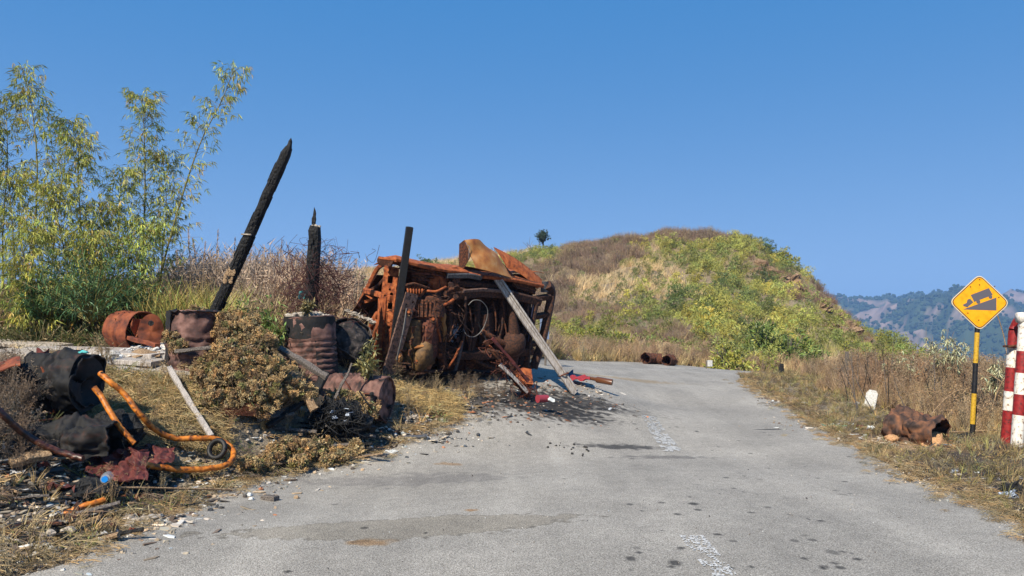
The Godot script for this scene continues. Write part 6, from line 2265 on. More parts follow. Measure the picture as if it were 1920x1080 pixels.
# ---------------------------------------------------------------- litter too small to count
func build_debris() -> void:
	org = Vector3.ZERO
	var chips := [[], []]
	var stones := [[], []]
	var straw := [[], []]
	var areas := [[620, 9.0, 0.9, 0.35, 420, "m"], [760, 9.7, 0.9, 0.35, 300, "m"], [930, 11.6, 1.5, 0.9, 900, "k"], [1050, 12.6, 1.2, 0.6, 420, "k"], [860, 10.9, 0.7, 0.4, 260, "k"], [130, 6.1, 1.1, 1.0, 900, "l"], [230, 5.9, 0.6, 0.5, 420, "l"], [380, 7.5, 0.9, 0.5, 480, "l"], [60, 5.2, 0.9, 0.5, 520, "l"], [110, 6.3, 1.2, 0.9, 620, "k"], [250, 6.8, 0.7, 0.5, 320, "k"], [560, 8.5, 0.7, 0.3, 260, "l"],
		[150, 9.9, 1.5, 0.6, 700, "w"], [260, 9.5, 0.7, 0.5, 300, "w"], [1560, 11.8, 0.9, 0.7, 220, "l"], [1660, 10.6, 0.7, 0.5, 160, "l"], [1840, 10.4, 0.9, 0.6, 260, "k"], [1890, 7.4, 0.7, 0.9, 260, "k"], [1480, 14.5, 0.5, 0.8, 120, "l"], [1090, 13.6, 0.8, 0.5, 200, "l"], [790, 10.2, 0.5, 0.25, 160, "m"]]
	for q in areas:
		var c := gp(q[0], q[1])
		for k in q[4]:
			var p := c + Vector3(rng.randfn(0, 0.5) * q[2], 0, rng.randfn(0, 0.5) * q[3])
			p.y = G(p.x, p.z) + 0.012
			var col := Color(0.30, 0.26, 0.21)
			var r := rng.randf()
			match q[5]:
				"k": col = Color(0.05, 0.048, 0.047) if r < 0.6 else (Color(0.34, 0.33, 0.32) if r < 0.72 else (Color(0.28, 0.12, 0.06) if r < 0.85 else Color(0.18, 0.14, 0.11)))
				"w": col = Color(0.60, 0.58, 0.55) if r < 0.75 else Color(0.16, 0.15, 0.14)
				"m": col = Color(0.42, 0.37, 0.30) if r < 0.5 else (Color(0.06, 0.06, 0.06) if r < 0.75 else (Color(0.24, 0.12, 0.07) if r < 0.85 else Color(0.62, 0.61, 0.58)))
				"l": col = Color(0.34, 0.27, 0.19) if r < 0.55 else (Color(0.55, 0.52, 0.47) if r < 0.75 else Color(0.12, 0.09, 0.07))
			if rng.randf() < 0.62:
				chips[0].append(turned(p, rng.randf_range(0.2, 0.6) if rng.randf() < 0.8 else rng.randf_range(0.6, 1.4), 0.25))
				chips[1].append(tint(col, 0.25))
			else:
				stones[0].append(turned(p - Vector3.UP * 0.012, rng.randf_range(0.012, 0.06), 0.3))
				stones[1].append(tint(col, 0.25))
	# gravel along both road edges, single stones and burnt crumbs on the asphalt
	for e in [road_left, road_right]:
		for k in 2600:
			var i = rng.randi() % (e.size() - 60) + 4
			var p: Vector3 = e[i].lerp(e[i + 1], rng.randf())
			p += Vector3(rng.randfn(-0.06 if e == road_left else 0.05, 0.13), 0, rng.randfn(0, 0.08))
			p.y = G(p.x, p.z) + 0.004
			stones[0].append(turned(p, rng.randf_range(0.006, 0.028), 0.3))
			stones[1].append(tint(Color(0.37, 0.33, 0.27), 0.28))
			if k % 3 == 0:
				straw[0].append(turned(p + Vector3(rng.randfn(0, 0.1), 0.005, 0), rng.randf_range(0.3, 0.8), 0.1))
				straw[1].append(tint(Color(0.40, 0.29, 0.15), 0.25))
	for k in 420:
		var px := rng.randf_range(500, 1750)
		var p := gp(px, 4.7 + 8.0 * pow(rng.randf(), 1.2))
		p.y += 0.012
		stones[0].append(turned(p, rng.randf_range(0.004, 0.012) * (1.0 if rng.randf() < 0.93 else 1.8), 0.3))
		stones[1].append(tint(Color(0.10, 0.09, 0.085) if rng.randf() < 0.55 else Color(0.42, 0.40, 0.37), 0.3))
	for k in 16:
		var p := gp(rng.randf_range(1000, 1110), rng.randf_range(9.2, 9.9))
		p.y += 0.014
		stones[0].append(turned(p, rng.randf_range(0.02, 0.045), 0.3))
		stones[1].append(tint(Color(0.03, 0.03, 0.03)))
	many("rubble_chips", chip_mesh, chips[0], chips[1], M.chips, null, "stuff", "burnt splinters and flakes strewn along the road edge", "debris")
	many("gravel", stone_mesh, stones[0], stones[1], M.chips, null, "stuff", "small stones and crumbs along the road edges", "gravel")
	many("fallen_straw", straw_mesh, straw[0], straw[1], M.dry, null, "stuff", "dry fallen stalks along the edges of the asphalt", "straw")
	# stones one can pick out
	for k in 18:
		var px := [255, 230, 245, 270, 210, 280, 780, 770, 745, 130, 100, 70, 320, 350, 762, 300, 200, 240][k] as float
		var d := [5.75, 5.85, 5.65, 5.85, 6.0, 5.9, 9.95, 10.1, 10.2, 5.4, 5.3, 5.2, 7.2, 7.3, 10.0, 6.0, 5.6, 5.55][k] as float
		var p := gp(px + rng.randfn(0, 4), d)
		org = p
		var s := new_st()
		blob(s, p + Vector3(0, 0.02, 0), Vector3(0.05, 0.03, 0.04) * rng.randf_range(0.6, 1.3), 0.7, 5, k * 2.2)
		one("roadside_stone", s, M.concrete if k != 6 else M.sand, "pale angular stone on the rubble strip left of the asphalt", "stone", "stones on the left rubble strip")

# ---------------------------------------------------------------- sign, posts, kilometre stone
func build_signs() -> void:
	var foot := P(1822, 826, 11.1)
	var top := P(1833, 606, 11.05)
	var t := thing("road_sign", "yellow diamond warning sign with a truck on a steep slope, striped pole", "sign", foot)
	var s: SurfaceTool
	var bands := [[-0.08, 0.14, "post_black"], [0.14, 0.40, "post_yellow"], [0.40, 0.66, "post_black"], [0.66, 0.92, "post_yellow"], [0.92, 1.22, "post_black"]]
	for b in bands:
		s = new_st()
		tube(s, [foot.lerp(top, b[0]), foot.lerp(top, b[1])], 0.033 + (0.0006 if b[2] == "post_black" else 0.0), 16)
		obj("pole_band", s, M[b[2]], t)
	var c := P(1836.5, 567, 11.0)
	var b := frame(Vector3(-0.12, -0.02, 1))
	b = b * Basis(Vector3(0, 0, 1), deg_to_rad(-1.5))
	var xf := Transform3D(b, c)
	var diamond := func(r: float, corner: float) -> PackedVector2Array:
		var out := PackedVector2Array()
		for k in 4:
			var an := PI / 2 * k
			var v := Vector2(cos(an), sin(an)) * r
			var l := Vector2(cos(an - PI / 2), sin(an - PI / 2)) * r
			var n := Vector2(cos(an + PI / 2), sin(an + PI / 2)) * r
			for e in 5:
				var f := e / 4.0
				var p0 := v.lerp(l, corner)
				var p1 := v.lerp(n, corner)
				out.append(p0.lerp(v, f).lerp(v.lerp(p1, f), f))
		return out
	s = new_st()
	prism(s, diamond.call(0.412, 0.16), xf, 0.006)
	obj("sign_rim", s, M.sign_rim, t)
	s = new_st()
	prism(s, diamond.call(0.394, 0.15), xf.translated_local(Vector3(0, 0, 0.002)), 0.001)
	obj("sign_border", s, M.sign_border, t)
	s = new_st()
	prism(s, diamond.call(0.378, 0.14), xf.translated_local(Vector3(0, 0, 0.004)), 0.001)
	obj("sign_face", s, M.sign_yellow, t)
	var unit := 0.866 / 940.0
	var pic := func(list: Array) -> PackedVector2Array:
		var out := PackedVector2Array()
		for q in list:
			out.append(Vector2((q[0] - 502) * unit, -(q[1] - 520) * unit))
		return out
	var marks := {"slope_symbol": [[260, 634], [745, 440], [745, 640]], "truck_box": [[372, 408], [636, 295], [690, 395], [672, 410], [420, 515], [408, 478]],
		"truck_cab": [[258, 560], [312, 532], [325, 480], [362, 466], [378, 482], [410, 520], [345, 578], [300, 592], [268, 585]]}
	for name in marks:
		s = new_st()
		prism(s, pic.call(marks[name]), xf.translated_local(Vector3(0, 0, 0.006)), 0.001)
		obj(name, s, M.sign_grey, t)
	for q in [[482, 510, 30], [660, 432, 27], [318, 578, 20]]:
		s = new_st()
		var disc := PackedVector2Array()
		for i in 16:
			disc.append(Vector2((q[0] - 502 + cos(TAU * i / 16) * q[2]) * unit, -(q[1] - 520 + sin(TAU * i / 16) * q[2]) * unit))
		prism(s, disc, xf.translated_local(Vector3(0, 0, 0.0075)), 0.001)
		obj("truck_wheel", s, M.sign_grey, t)
	for q in [[502, 165], [500, 247], [368, 280], [780, 436], [330, 690], [488, 795], [720, 268]]:
		s = new_st()
		var o := xf * Vector3((q[0] - 502) * unit, -(q[1] - 520) * unit, 0.003)
		tube(s, [o, o + b.z * 0.006], 0.009, 8)
		obj("rivet", s, M.bolt, t)
	# a bent black base plate at the foot
	s = new_st()
	blob(s, foot + Vector3(-0.1, 0.05, 0.05), Vector3(0.13, 0.07, 0.1), 0.8, 6, 4.0)
	one("burnt_lump", s, M.char, "black burnt lump at the foot of the sign pole", "lump")
	# the barrier: two red and white pipes joined by an elbow
	t = thing("pipe_barrier", "red and white striped steel pipe posts joined at the top by an elbow", "barrier", P(1889, 836, 10.1))
	var a0 := P(1886, 836, 10.25)
	var a1 := P(1902, 612, 10.2)
	bands = [[-0.06, 0.295, "paint_red"], [0.295, 0.455, "paint_white"], [0.455, 0.655, "paint_red"], [0.655, 0.82, "paint_white"], [0.82, 0.965, "paint_red"]]
	for w in bands:
		s = new_st()
		tube(s, [a0.lerp(a1, w[0]), a0.lerp(a1, w[1])], 0.066, 24)
		obj("post_band", s, M[w[2]], t)
	s = new_st()
	tube(s, curve([a0.lerp(a1, 0.965), a0.lerp(a1, 1.0) + Vector3(0.02, 0.0, 0.0), P(1912, 601, 10.15), P(1925, 600, 10.1)], 6), 0.066, 24)
	obj("elbow", s, M.paint_red, t)
	s = new_st()
	sweep(s, [a0.lerp(a1, 0.835) + Vector3(-0.13, -0.005, 0.05), a0.lerp(a1, 0.84) + Vector3(0.13, 0.01, 0.05)], rect(0.12, 0.026, 0.004), Vector3.UP)
	obj("clamp_plate", s, M.rust_brown, t)
	for w in [[0.69, 0.03, "char"], [0.37, 0.03, "drum_rust"], [0.44, 0.028, "paint_red"]]:
		s = new_st()
		var o := a0.lerp(a1, w[0]) + Vector3(0.055, 0, 0.05)
		tube(s, [o, o + Vector3(0.02, 0.0, 0.04)], w[1], 10)
		obj("bolt_head", s, M[w[2]], t)
	var b0 := P(1906, 842, 9.95)
	var b1 := P(1922, 600, 9.95)
	bands = [[-0.06, 0.26, "paint_white"], [0.26, 0.42, "paint_red"], [0.42, 0.585, "paint_white"], [0.585, 0.755, "paint_red"], [0.755, 0.98, "paint_white"]]
	for w in bands:
		s = new_st()
		tube(s, [b0.lerp(b1, w[0]), b0.lerp(b1, w[1])], 0.071, 24)
		obj("post_band", s, M[w[2]], t)
	s = new_st()
	tube(s, curve([b0.lerp(b1, 0.98), b0.lerp(b1, 1.01) + Vector3(0.01, 0, 0), b0.lerp(b1, 1.01) + Vector3(0.12, 0.02, 0), b0.lerp(b1, 1.01) + Vector3(2.6, 0.06, -0.1)], 6), 0.069, 24)
	obj("gate_pipe", s, M.paint_white, t)
	s = new_st()
	blob(s, a0.lerp(a1, 1.01) + Vector3(0.05, 0, 0.07), Vector3(0.06, 0.05, 0.05), 0.1, 8, 1.0, Basis(), true)
	obj("elbow_cap", s, M.paint_white, t)
	# kilometre stone
	var ks := P(1630, 770, 13.5)
	t = thing("kilometre_stone", "leaning white kilometre stone with flaked paint in the burnt grass", "stone", ks)
	s = new_st()
	prism(s, flat_poly([[-0.10, -0.1], [0.08, -0.1], [0.085, 0.1], [0.10, 0.31], [0.07, 0.36], [-0.04, 0.365], [-0.085, 0.30]]), Transform3D(frame(Vector3(-0.5, 0.2, 1)) * Basis(Vector3(0, 0, 1), -0.14), ks), 0.13)
	obj("stone_body", s, M.stone_white, t)
	s = new_st()
	blob(s, ks + Vector3(-0.03, 0.02, -0.05), Vector3(0.11, 0.09, 0.11), 0.5, 7, 2.0)
	obj("stone_base", s, M.concrete, t)
	# little white marker beyond the bend, fence posts, blue panel behind the wreck
	var mk := P(1331, 684, 24.0)
	t = thing("white_marker", "tiny white marker box at the far edge of the bend", "marker", mk)
	s = new_st()
	bar(s, mk + Vector3(0, -0.05, 0), mk + Vector3(0, 0.14, 0), 0.15, 0.12, Vector3(0.2, 0, 1), 0.02)
	obj("marker_block", s, M.stone_white, t)
	s = new_st()
	bar(s, mk + Vector3(-0.11, -0.2, 0), mk + Vector3(-0.11, 0.13, 0), 0.03, 0.03, Vector3(0, 0, 1))
	obj("marker_post", s, M.wood_grey, t)
	var pn := P(1021, 628, 18.0)
	t = thing("blue_board", "blue grey sign panel seen past the wreck's tail", "sign", pn)
	s = new_st()
	bar(s, pn + Vector3(0, -0.1, 0), pn + Vector3(0, 0.5, 0), 0.22, 0.02, Vector3(0.2, 0, 1), 0.004)
	obj("panel_plate", s, M.panel_blue, t)
	s = new_st()
	bar(s, pn + Vector3(0.02, -0.9, -0.03), pn + Vector3(0.02, 0.4, -0.03), 0.05, 0.05, Vector3(0, 0, 1))
	obj("panel_post", s, M.wood_grey, t)
	for q in [[1585, 705, 660, 19.0, 0.10, "thick grey dead fence post behind the burnt grass"], [1463, 700, 682, 20.5, 0.12, "short burnt stump at the road bend"], [1735, 745, 690, 15.5, 0.05, "thin dark dead stem in the dry grass, right of the fence post"], [1648, 718, 668, 19.0, 0.04, "thin dark dead stem leaning in the grass above the kilometre stone"]]:
		s = new_st()
		var p := gp(q[0], q[3])
		org = p
		rough_beam(s, p - Vector3(0, 0.2, 0), P(q[0] + 3, q[2], q[3]), q[4], q[4], Vector3(0, 0, 1), q[4] * 0.15, 7, 0.7)
		one("dead_post", s, M.wood_grey if q[4] > 0.05 and q[0] > 1500 else M.char, q[5], "post")
	# hose and scraps on the right verge
	hose("green_hose", curve([P(1464, 766, 14.0), P(1490, 774, 13.3), P(1515, 784, 12.7), P(1541, 795, 12.1)], 6), 0.016, M.green_hose, "thin pale green pipe along the right edge of the asphalt")
	s = new_st()
	for k in 30:
		var p := P(rng.randf_range(1545, 1578), rng.randf_range(800, 808), 11.7)
		tube(s, curve([p, p + rdir() * 0.06, p + rdir() * 0.1], 3), 0.004, 4)
	one("green_net", s, plain("net_green", Color(0.40, 0.62, 0.52), 0.8), "small heap of green netting at the right road edge", "net")
	for q in [[1498, 772, 13.4, "white scrap beside the thin green pipe"], [1608, 757, 14.0, "small white scrap in the grass left of the kilometre stone"], [1790, 884, 8.2, "grey crumpled bag in the right verge"], [1632, 803, 11.3, "pale crumpled scrap beside the brown burnt plank"]]:
		s = new_st()
		org = P(q[0], q[1], q[2])
		blob(s, org, Vector3(0.05, 0.035, 0.04), 0.9, 5, q[0])
		one("white_scrap", s, M.white_paper if q[2] > 9 else M.melt, q[3], "scrap")
	t = thing("burnt_bag", "burnt black bag with silver flakes in the lower right verge", "scrap", P(1895, 925, 6.9))
	s = new_st()
	blob(s, P(1895, 922, 6.9), Vector3(0.10, 0.07, 0.08), 1.2, 7, 3.0)
	obj("bag_lump", s, M.char, t)
	s = new_st()
	for k in 20:
		blob(s, P(1895 + rng.randfn(0, 11), 926 + rng.randfn(0, 6), 6.82), Vector3(0.02, 0.012, 0.012), 0.9, 3, k)
	obj("silver_flakes", s, M.melt, t)

# ---------------------------------------------------------------- the left bank: bamboo, shrubs, grass, the brown bush
func culm(called: String, pts: Array, r: float, label: String, group: String, sprays: int, c: Color, low := 0.15) -> void:
	var base: Vector3 = pts[0]
	var t := thing(called, label, "bamboo", base, group)
	var line := curve(pts, 8)
	var n := line.size()
	var s := new_st()
	var sc := []
	for i in n:
		sc.append(lerpf(1.0, 0.18, pow(float(i) / (n - 1), 0.9)))
	s.set_color(Color.WHITE)
	tube(s, line, r, 7, sc)
	obj("stem", s, M.bamboo_stem, t)
	var twigs := new_st()
	var leaves := new_st()
	for k in int(sprays * 1.3):
		var u := low + (1.0 - low) * pow(rng.randf(), 0.8)
		var f := u * (n - 1)
		var i := mini(int(f), n - 2)
		var a: Vector3 = line[i].lerp(line[i + 1], f - i)
		var up: Vector3 = (line[i + 1] - line[i]).normalized()
		var out := (flat_dir() + up * rng.randf_range(0.2, 1.0)).normalized()
		var reach := rng.randf_range(0.10, 0.62) * lerpf(1.0, 0.55, u)
		var b := a + out * reach + Vector3(0, -0.05 * reach, 0)
		if k % 2 == 0:
			twigs.set_color(Color.WHITE)
			tube(twigs, [a, a.lerp(b, 0.5) + Vector3(0, 0.02, 0), b], 0.0035, 3, [1.0, 0.8, 0.5])
		var groups := 1 + int(reach * 4.0)
		for g in groups:
			var o := a.lerp(b, lerpf(0.45, 1.0, (g + 1.0) / groups))
			var m := 3 + rng.randi() % 4
			var tone := tint(c, 0.22)
			if rng.randf() < 0.10:
				tone = tint(Color(0.42, 0.32, 0.10), 0.2)
			for e in m:
				var d := (out * 0.45 + rdir() * 0.5 + Vector3(0, -0.7, 0)).normalized()
				leaf(leaves, o, d, Vector3.UP + rdir() * 0.3, rng.randf_range(0.06, 0.17), rng.randf_range(0.008, 0.018), tint(tone, 0.12), 0.15)
	obj("twig", twigs, M.bamboo_stem, t)
	obj("foliage", leaves, M.leaves, t)

func build_bank_plants() -> void:
	mat("bamboo_stem", [Color(0.28, 0.25, 0.12), Color(0.45, 0.42, 0.20), Color(0.56, 0.51, 0.28)], [0.15, 0.5, 0.9], 0.02, 0.6, 0.0)
	var c := Color(0.385, 0.40, 0.088)
	var g := "bamboo plants on the left bank"
	culm("bamboo", [P(282, 600, 12.6), P(305, 500, 12.5), P(338, 380, 12.4), P(375, 270, 12.3), P(415, 190, 12.2), P(437, 134, 12.1)], 0.020, "thin bamboo leaning right, highest over the tall charred post", "", 150, c, 0.25)
	culm("bamboo", [P(55, 620, 12.4), P(62, 480, 12.3), P(70, 330, 12.2), P(62, 220, 12.1), P(42, 128, 12.0)], 0.022, "tallest bamboo of the left clump, its dark tip against the sky", "", 250, c, 0.12)
	culm("bamboo", [P(262, 600, 13.0), P(268, 480, 13.0), P(272, 340, 13.0), P(270, 240, 12.9), P(266, 182, 12.8)], 0.020, "bamboo in the middle of the left bank with a pointed top", "", 250, c, 0.12)
	culm("bamboo", [P(160, 610, 12.2), P(158, 500, 12.1), P(150, 400, 12.0), P(146, 310, 12.0), P(150, 262, 11.9)], 0.018, "shorter bamboo between the tall left one and the middle one", "", 210, c, 0.12)
	var ti := 0
	var told := ["bamboo along the left picture border, below the tallest one's tip", "bamboo cut off by the left picture border, halfway up", "bamboo right beside the tallest one, second highest of the left clump", "mid-height bamboo in front of the left border stems", "low bushy bamboo in front of the tallest one",
		"bamboo just left of the middle one with the pointed top", "bamboo between the middle one and the one leaning right", "short bamboo left of the middle one, its top below the sky gap", "lowest bamboo at the left, over the dark shrub's left end", "short bamboo rising behind the opened rusty drum", "bamboo outermost at the left picture border", "low bamboo right above the narrow-leaved dark shrub"]
	for q in [[[10, 620], [5, 450], [14, 300], [10, 180], 12.6], [[-40, 620], [-50, 450], [-40, 300], [-25, 210], 12.2], [[90, 620], [100, 470], [118, 330], [130, 225], 12.8], [[35, 630], [28, 520], [22, 400], [14, 330], 11.6], [[120, 625], [128, 520], [112, 430], [96, 350], 11.7], [[215, 610], [222, 500], [222, 400], [230, 322], 12.4], [[300, 600], [304, 480], [312, 380], [303, 290], 13.3],
			[[190, 610], [186, 520], [194, 450], [186, 380], 12.0], [[70, 640], [60, 560], [50, 500], [66, 430], 11.2], [[240, 605], [250, 540], [262, 470], [285, 420], 12.0], [[-80, 620], [-90, 450], [-80, 300], [-60, 190], 13.0], [[140, 620], [150, 560], [166, 500], [170, 440], 11.5]]:
		var d: float = q[4]
		var words: String = told[ti]
		ti += 1
		culm("bamboo", [P(q[0][0], q[0][1], d), P(q[1][0], q[1][1], d), P(q[2][0], q[2][1], d), P(q[3][0], q[3][1], d)], 0.016, words, g, 230, tint(c, 0.10), 0.05)
	# dark leafy shrubs at the foot of the bamboo
	for q in [[[172, 606, 10.9], 0.92, "dense dark green shrub with narrow leaves under the bamboo"], [[95, 606, 11.3], 0.55, "dark green shrub at the left of the narrow-leaved one"], [[225, 600, 11.3], 0.42, "dark green shrub behind the opened rusty drum"]]:
		var at := P(q[0][0], q[0][1], q[0][2])
		var t := thing("green_shrub", q[2], "shrub", at)
		var s := new_st()
		var lv := new_st()
		for k in 85:
			var d := (flat_dir() * rng.randf_range(0.1, 1.0) + Vector3.UP * rng.randf_range(0.3, 1.0)).normalized()
			var l: float = q[1] * rng.randf_range(0.6, 1.45)
			var b := at + d * l * Vector3(1.25, 1, 1)
			tube(s, [at + d * 0.05, at.lerp(b, 0.5) + Vector3.UP * 0.05, b], 0.006, 3, [1, 0.8, 0.4])
			for e in 16:
				var o := at.lerp(b, rng.randf_range(0.35, 1.0))
				var dd := (d * 0.5 + rdir() * 0.7 + Vector3(0, -0.15, 0)).normalized()
				leaf(lv, o, dd, Vector3.UP + rdir() * 0.3, rng.randf_range(0.09, 0.17), 0.021, tint(Color(0.085, 0.165, 0.06), 0.28), 0.2)
		obj("stem", s, M.bamboo_stem, t)
		obj("foliage", lv, M.leaves, t)
	# small green plant right of the tall post, and greens by the wreck
	for q in [[[490, 640, 9.9], 0.52, Color(0.17, 0.25, 0.06), "light green leafy weed between the two charred posts"], [[520, 650, 9.7], 0.3, Color(0.17, 0.25, 0.06), "low green weed left of the rubble-filled drum"], [[682, 690, 10.35], 0.42, Color(0.22, 0.22, 0.10), "grey green weed growing in front of the tipped black drum"], [[690, 712, 9.6], 0.25, Color(0.25, 0.23, 0.09), "small olive weed below the wreck's nose"], [[575, 590, 9.75], 0.17, Color(0.20, 0.17, 0.08), "small withered weed growing out of the drum full of rubble"]]:
		var at := P(q[0][0], q[0][1], q[0][2])
		var t := thing("green_weed", q[3], "plant", at)
		var s := new_st()
		var lv := new_st()
		for k in 16:
			var d := (flat_dir() * rng.randf_range(0.1, 0.8) + Vector3.UP).normalized()
			var l: float = q[1] * rng.randf_range(0.5, 1.2)
			var b := at + d * l
			tube(s, [at, at.lerp(b, 0.5) + rdir() * 0.02, b], 0.005, 3, [1, 0.8, 0.4])
			for e in 11:
				var o := at.lerp(b, rng.randf_range(0.3, 1.0))
				var dd := (d * 0.3 + rdir() * 0.8).normalized()
				leaf(lv, o, dd, Vector3.UP + rdir() * 0.3, rng.randf_range(0.05, 0.14) * (0.6 + q[1]), 0.026, tint(q[2], 0.28), 0.2)
		obj("stem", s, M.bamboo_stem, t)
		obj("foliage", lv, M.leaves, t)
	# the brown bush with dry flower heads
	brown_bush([[440, 628, 9.0, 0.20], [478, 655, 9.0, 0.26], [425, 660, 8.7, 0.17], [455, 695, 8.6, 0.29], [505, 700, 8.7, 0.23], [408, 705, 8.4, 0.15], [540, 728, 8.8, 0.17], [485, 738, 8.4, 0.24], [380, 695, 8.4, 0.10], [415, 600, 9.2, 0.09], [500, 640, 9.0, 0.09], [430, 748, 8.3, 0.14], [572, 738, 8.9, 0.10], [470, 605, 9.2, 0.08], [395, 745, 8.2, 0.08]], "big brown dead bush with fluffy dry heads in front of the drums", 2200, P(460, 775, 8.6))
	brown_bush([[655, 755, 9.3, 0.16], [690, 768, 9.3, 0.13], [630, 745, 9.4, 0.12]], "little brown dead bush in front of the fallen pink drum", 170, P(660, 780, 9.3))
	brown_bush([[520, 846, 8.15, 0.10], [548, 838, 8.35, 0.12], [572, 850, 8.3, 0.10], [600, 838, 8.5, 0.11], [640, 852, 8.5, 0.08], [505, 862, 8.0, 0.08], [560, 868, 8.1, 0.07], [610, 862, 8.35, 0.07], [668, 842, 8.75, 0.08], [470, 872, 7.8, 0.08]], "low brown dead plants sprawling on the asphalt edge", 420, P(580, 862, 8.3))
	brown_bush([[445, 598, 10.2, 0.15], [412, 604, 10.0, 0.13], [482, 610, 10.0, 0.13], [372, 590, 10.4, 0.13]], "brown dry weeds between the upright drum and the tall post", 170, P(450, 620, 10.3))
	brown_bush([[320, 632, 8.85, 0.07], [335, 645, 8.8, 0.06]], "sprig of dry brown weed against the buckled drum", 40, P(325, 665, 8.85))
	# vine tangle round the short post
	var vt0 := P(600, 540, 10.5)
	var t2 := thing("dead_vine", "purplish tangle of dead vine round the short charred post", "vine", P(600, 610, 10.5))
	var s2 := new_st()
	for k in 330:
		var p := P(rng.randfn(592, 34), minf(600, rng.randfn(535, 40)), rng.randf_range(10.2, 10.8))
		if p.y > P(590, 462, 10.5).y:
			continue
		tube(s2, curve([p, p + rdir() * 0.08, p + rdir() * 0.15, p + rdir() * 0.2, p + rdir() * 0.26], 3), rng.randf_range(0.0016, 0.0038), 3)
	for k in 26:
		var p := P(rng.randf_range(520, 570), rng.randf_range(560, 600), 10.4)
		tube(s2, curve([p, p + Vector3(rng.randf_range(0.0, 0.4), rng.randf_range(0.1, 0.5), 0), P(rng.randf_range(575, 615), rng.randf_range(470, 540), 10.4), P(rng.randf_range(610, 665), rng.randf_range(500, 600), 10.6)], 5), 0.0028, 3)
	for k in 8:
		tube(s2, curve([P(rng.randf_range(600, 620), rng.randf_range(520, 545), 10.5), P(640, rng.randf_range(530, 555), 10.8), P(rng.randf_range(670, 700), rng.randf_range(515, 545), 11.2)], 5), 0.003, 3)
	obj("vine_stem", s2, M.vine if M.has("vine") else plain("vine", Color(0.30, 0.17, 0.16), 0.9), t2)
	# grass of the bank
	org = Vector3.ZERO
	var grass := [[], []]
	var stalks := [[], []]
	var weeds := [[], []]
	var straw := [[], []]
	var wisps := [[], []]
	for k in 26000:
		var x := rng.randf_range(-13.8, 1.5)
		var z := -rng.randf_range(4.0, 27.0)
		if Geometry2D.is_point_in_polygon(Vector2(x, z), road_outline):
			continue
		if x < z * 0.95 - 1.0:
			continue
		var p := Vector3(x, G(x, z), z)
		if z > -9.0 and by_hose(p):
			continue
		var s := soil(x, z)
		if s.r > 0.42 or s.r < 0.075:
			if rng.randf() < 0.93:
				continue
		var back := -z > 11.5
		var n := soft.get_noise_2d(x * 0.9, z * 0.9)
		var r := rng.randf()
		if back:
			if x > -3.2 and z > -16.0 and not (x < -2.1 and z < -13.0):
				continue
			var h := rng.randf_range(0.35, 0.8)
			if r < 0.5:
				grass[0].append(turned(p, h * 1.1, 0.2, 1.2))
				grass[1].append(tint(Color(0.42, 0.33, 0.14) if n > -0.05 else Color(0.33, 0.31, 0.09), 0.2))
			elif r < 0.62:
				wisps[0].append(turned(p, h * 1.25, 0.2))
				wisps[1].append(tint(Color(0.27, 0.185, 0.125), 0.2))
			elif r < 0.72:
				stalks[0].append(turned(p, h * 1.2, 0.2))
				stalks[1].append(tint(Color(0.34, 0.25, 0.14), 0.2))
			elif r < 0.80:
				weeds[0].append(turned(p, h * 1.8, 0.2, 1.3))
				weeds[1].append(tint(Color(0.17, 0.19, 0.05), 0.25))
		else:
			var near := 1.0 if -z < 8.0 else 1.15
			if r < 0.30:
				grass[0].append(turned(p, rng.randf_range(0.12, 0.30) * near, 0.35))
				grass[1].append(tint(Color(0.42, 0.32, 0.155), 0.25))
			elif r < 0.50:
				weeds[0].append(turned(p, rng.randf_range(0.3, 0.75) * near, 0.3))
				weeds[1].append(tint(Color(0.33, 0.24, 0.115) if r < 0.42 else Color(0.17, 0.18, 0.05), 0.25))
			elif r < 0.60:
				stalks[0].append(turned(p, rng.randf_range(0.15, 0.42) * near, 0.5))
				stalks[1].append(tint(Color(0.32, 0.23, 0.125), 0.22))
			elif r < 0.92:
				straw[0].append(turned(p + Vector3.UP * rng.randf_range(0.0, 0.05), rng.randf_range(0.5, 1.2), 0.25))
				straw[1].append(tint(Color(0.45, 0.335, 0.17) if rng.randf() < 0.7 else Color(0.17, 0.12, 0.085), 0.25))
	# straw-yellow grass in front of the wreck, tall plumes and gold grass below the bamboo
	for k in 620:
		var p := gp(rng.randf_range(728, 862), rng.randf_range(10.3, 11.0))
		grass[0].append(turned(p, rng.randf_range(0.07, 0.17), 0.6))
		grass[1].append(tint(Color(0.52, 0.37, 0.15), 0.16))
		if k % 2 == 0:
			straw[0].append(turned(p + Vector3.UP * 0.04, rng.randf_range(0.5, 1.0), 0.3))
			straw[1].append(tint(Color(0.54, 0.39, 0.17), 0.2))
	for k in 90:
		var p := gp(rng.randf_range(740, 960), rng.randf_range(11.2, 12.2))
		stalks[0].append(turned(p, rng.randf_range(0.12, 0.3), 0.4))
		stalks[1].append(tint(Color(0.16, 0.115, 0.075), 0.2))
	for k in 330:
		var p := gp(rng.randf_range(250, 420), rng.randf_range(10.8, 12.5))
		grass[0].append(turned(p, rng.randf_range(0.6, 1.05), 0.25, 1.1))
		grass[1].append(tint(Color(0.44, 0.34, 0.10) if rng.randf() < 0.6 else Color(0.24, 0.28, 0.06), 0.2))
	for k in 260:
		var p := gp(rng.randf_range(-60, 420), rng.randf_range(10.9, 11.8))
		weeds[0].append(turned(p, rng.randf_range(0.8, 1.6), 0.3))
		weeds[1].append(tint(Color(0.12, 0.15, 0.045) if rng.randf() < 0.7 else Color(0.30, 0.22, 0.10), 0.25))
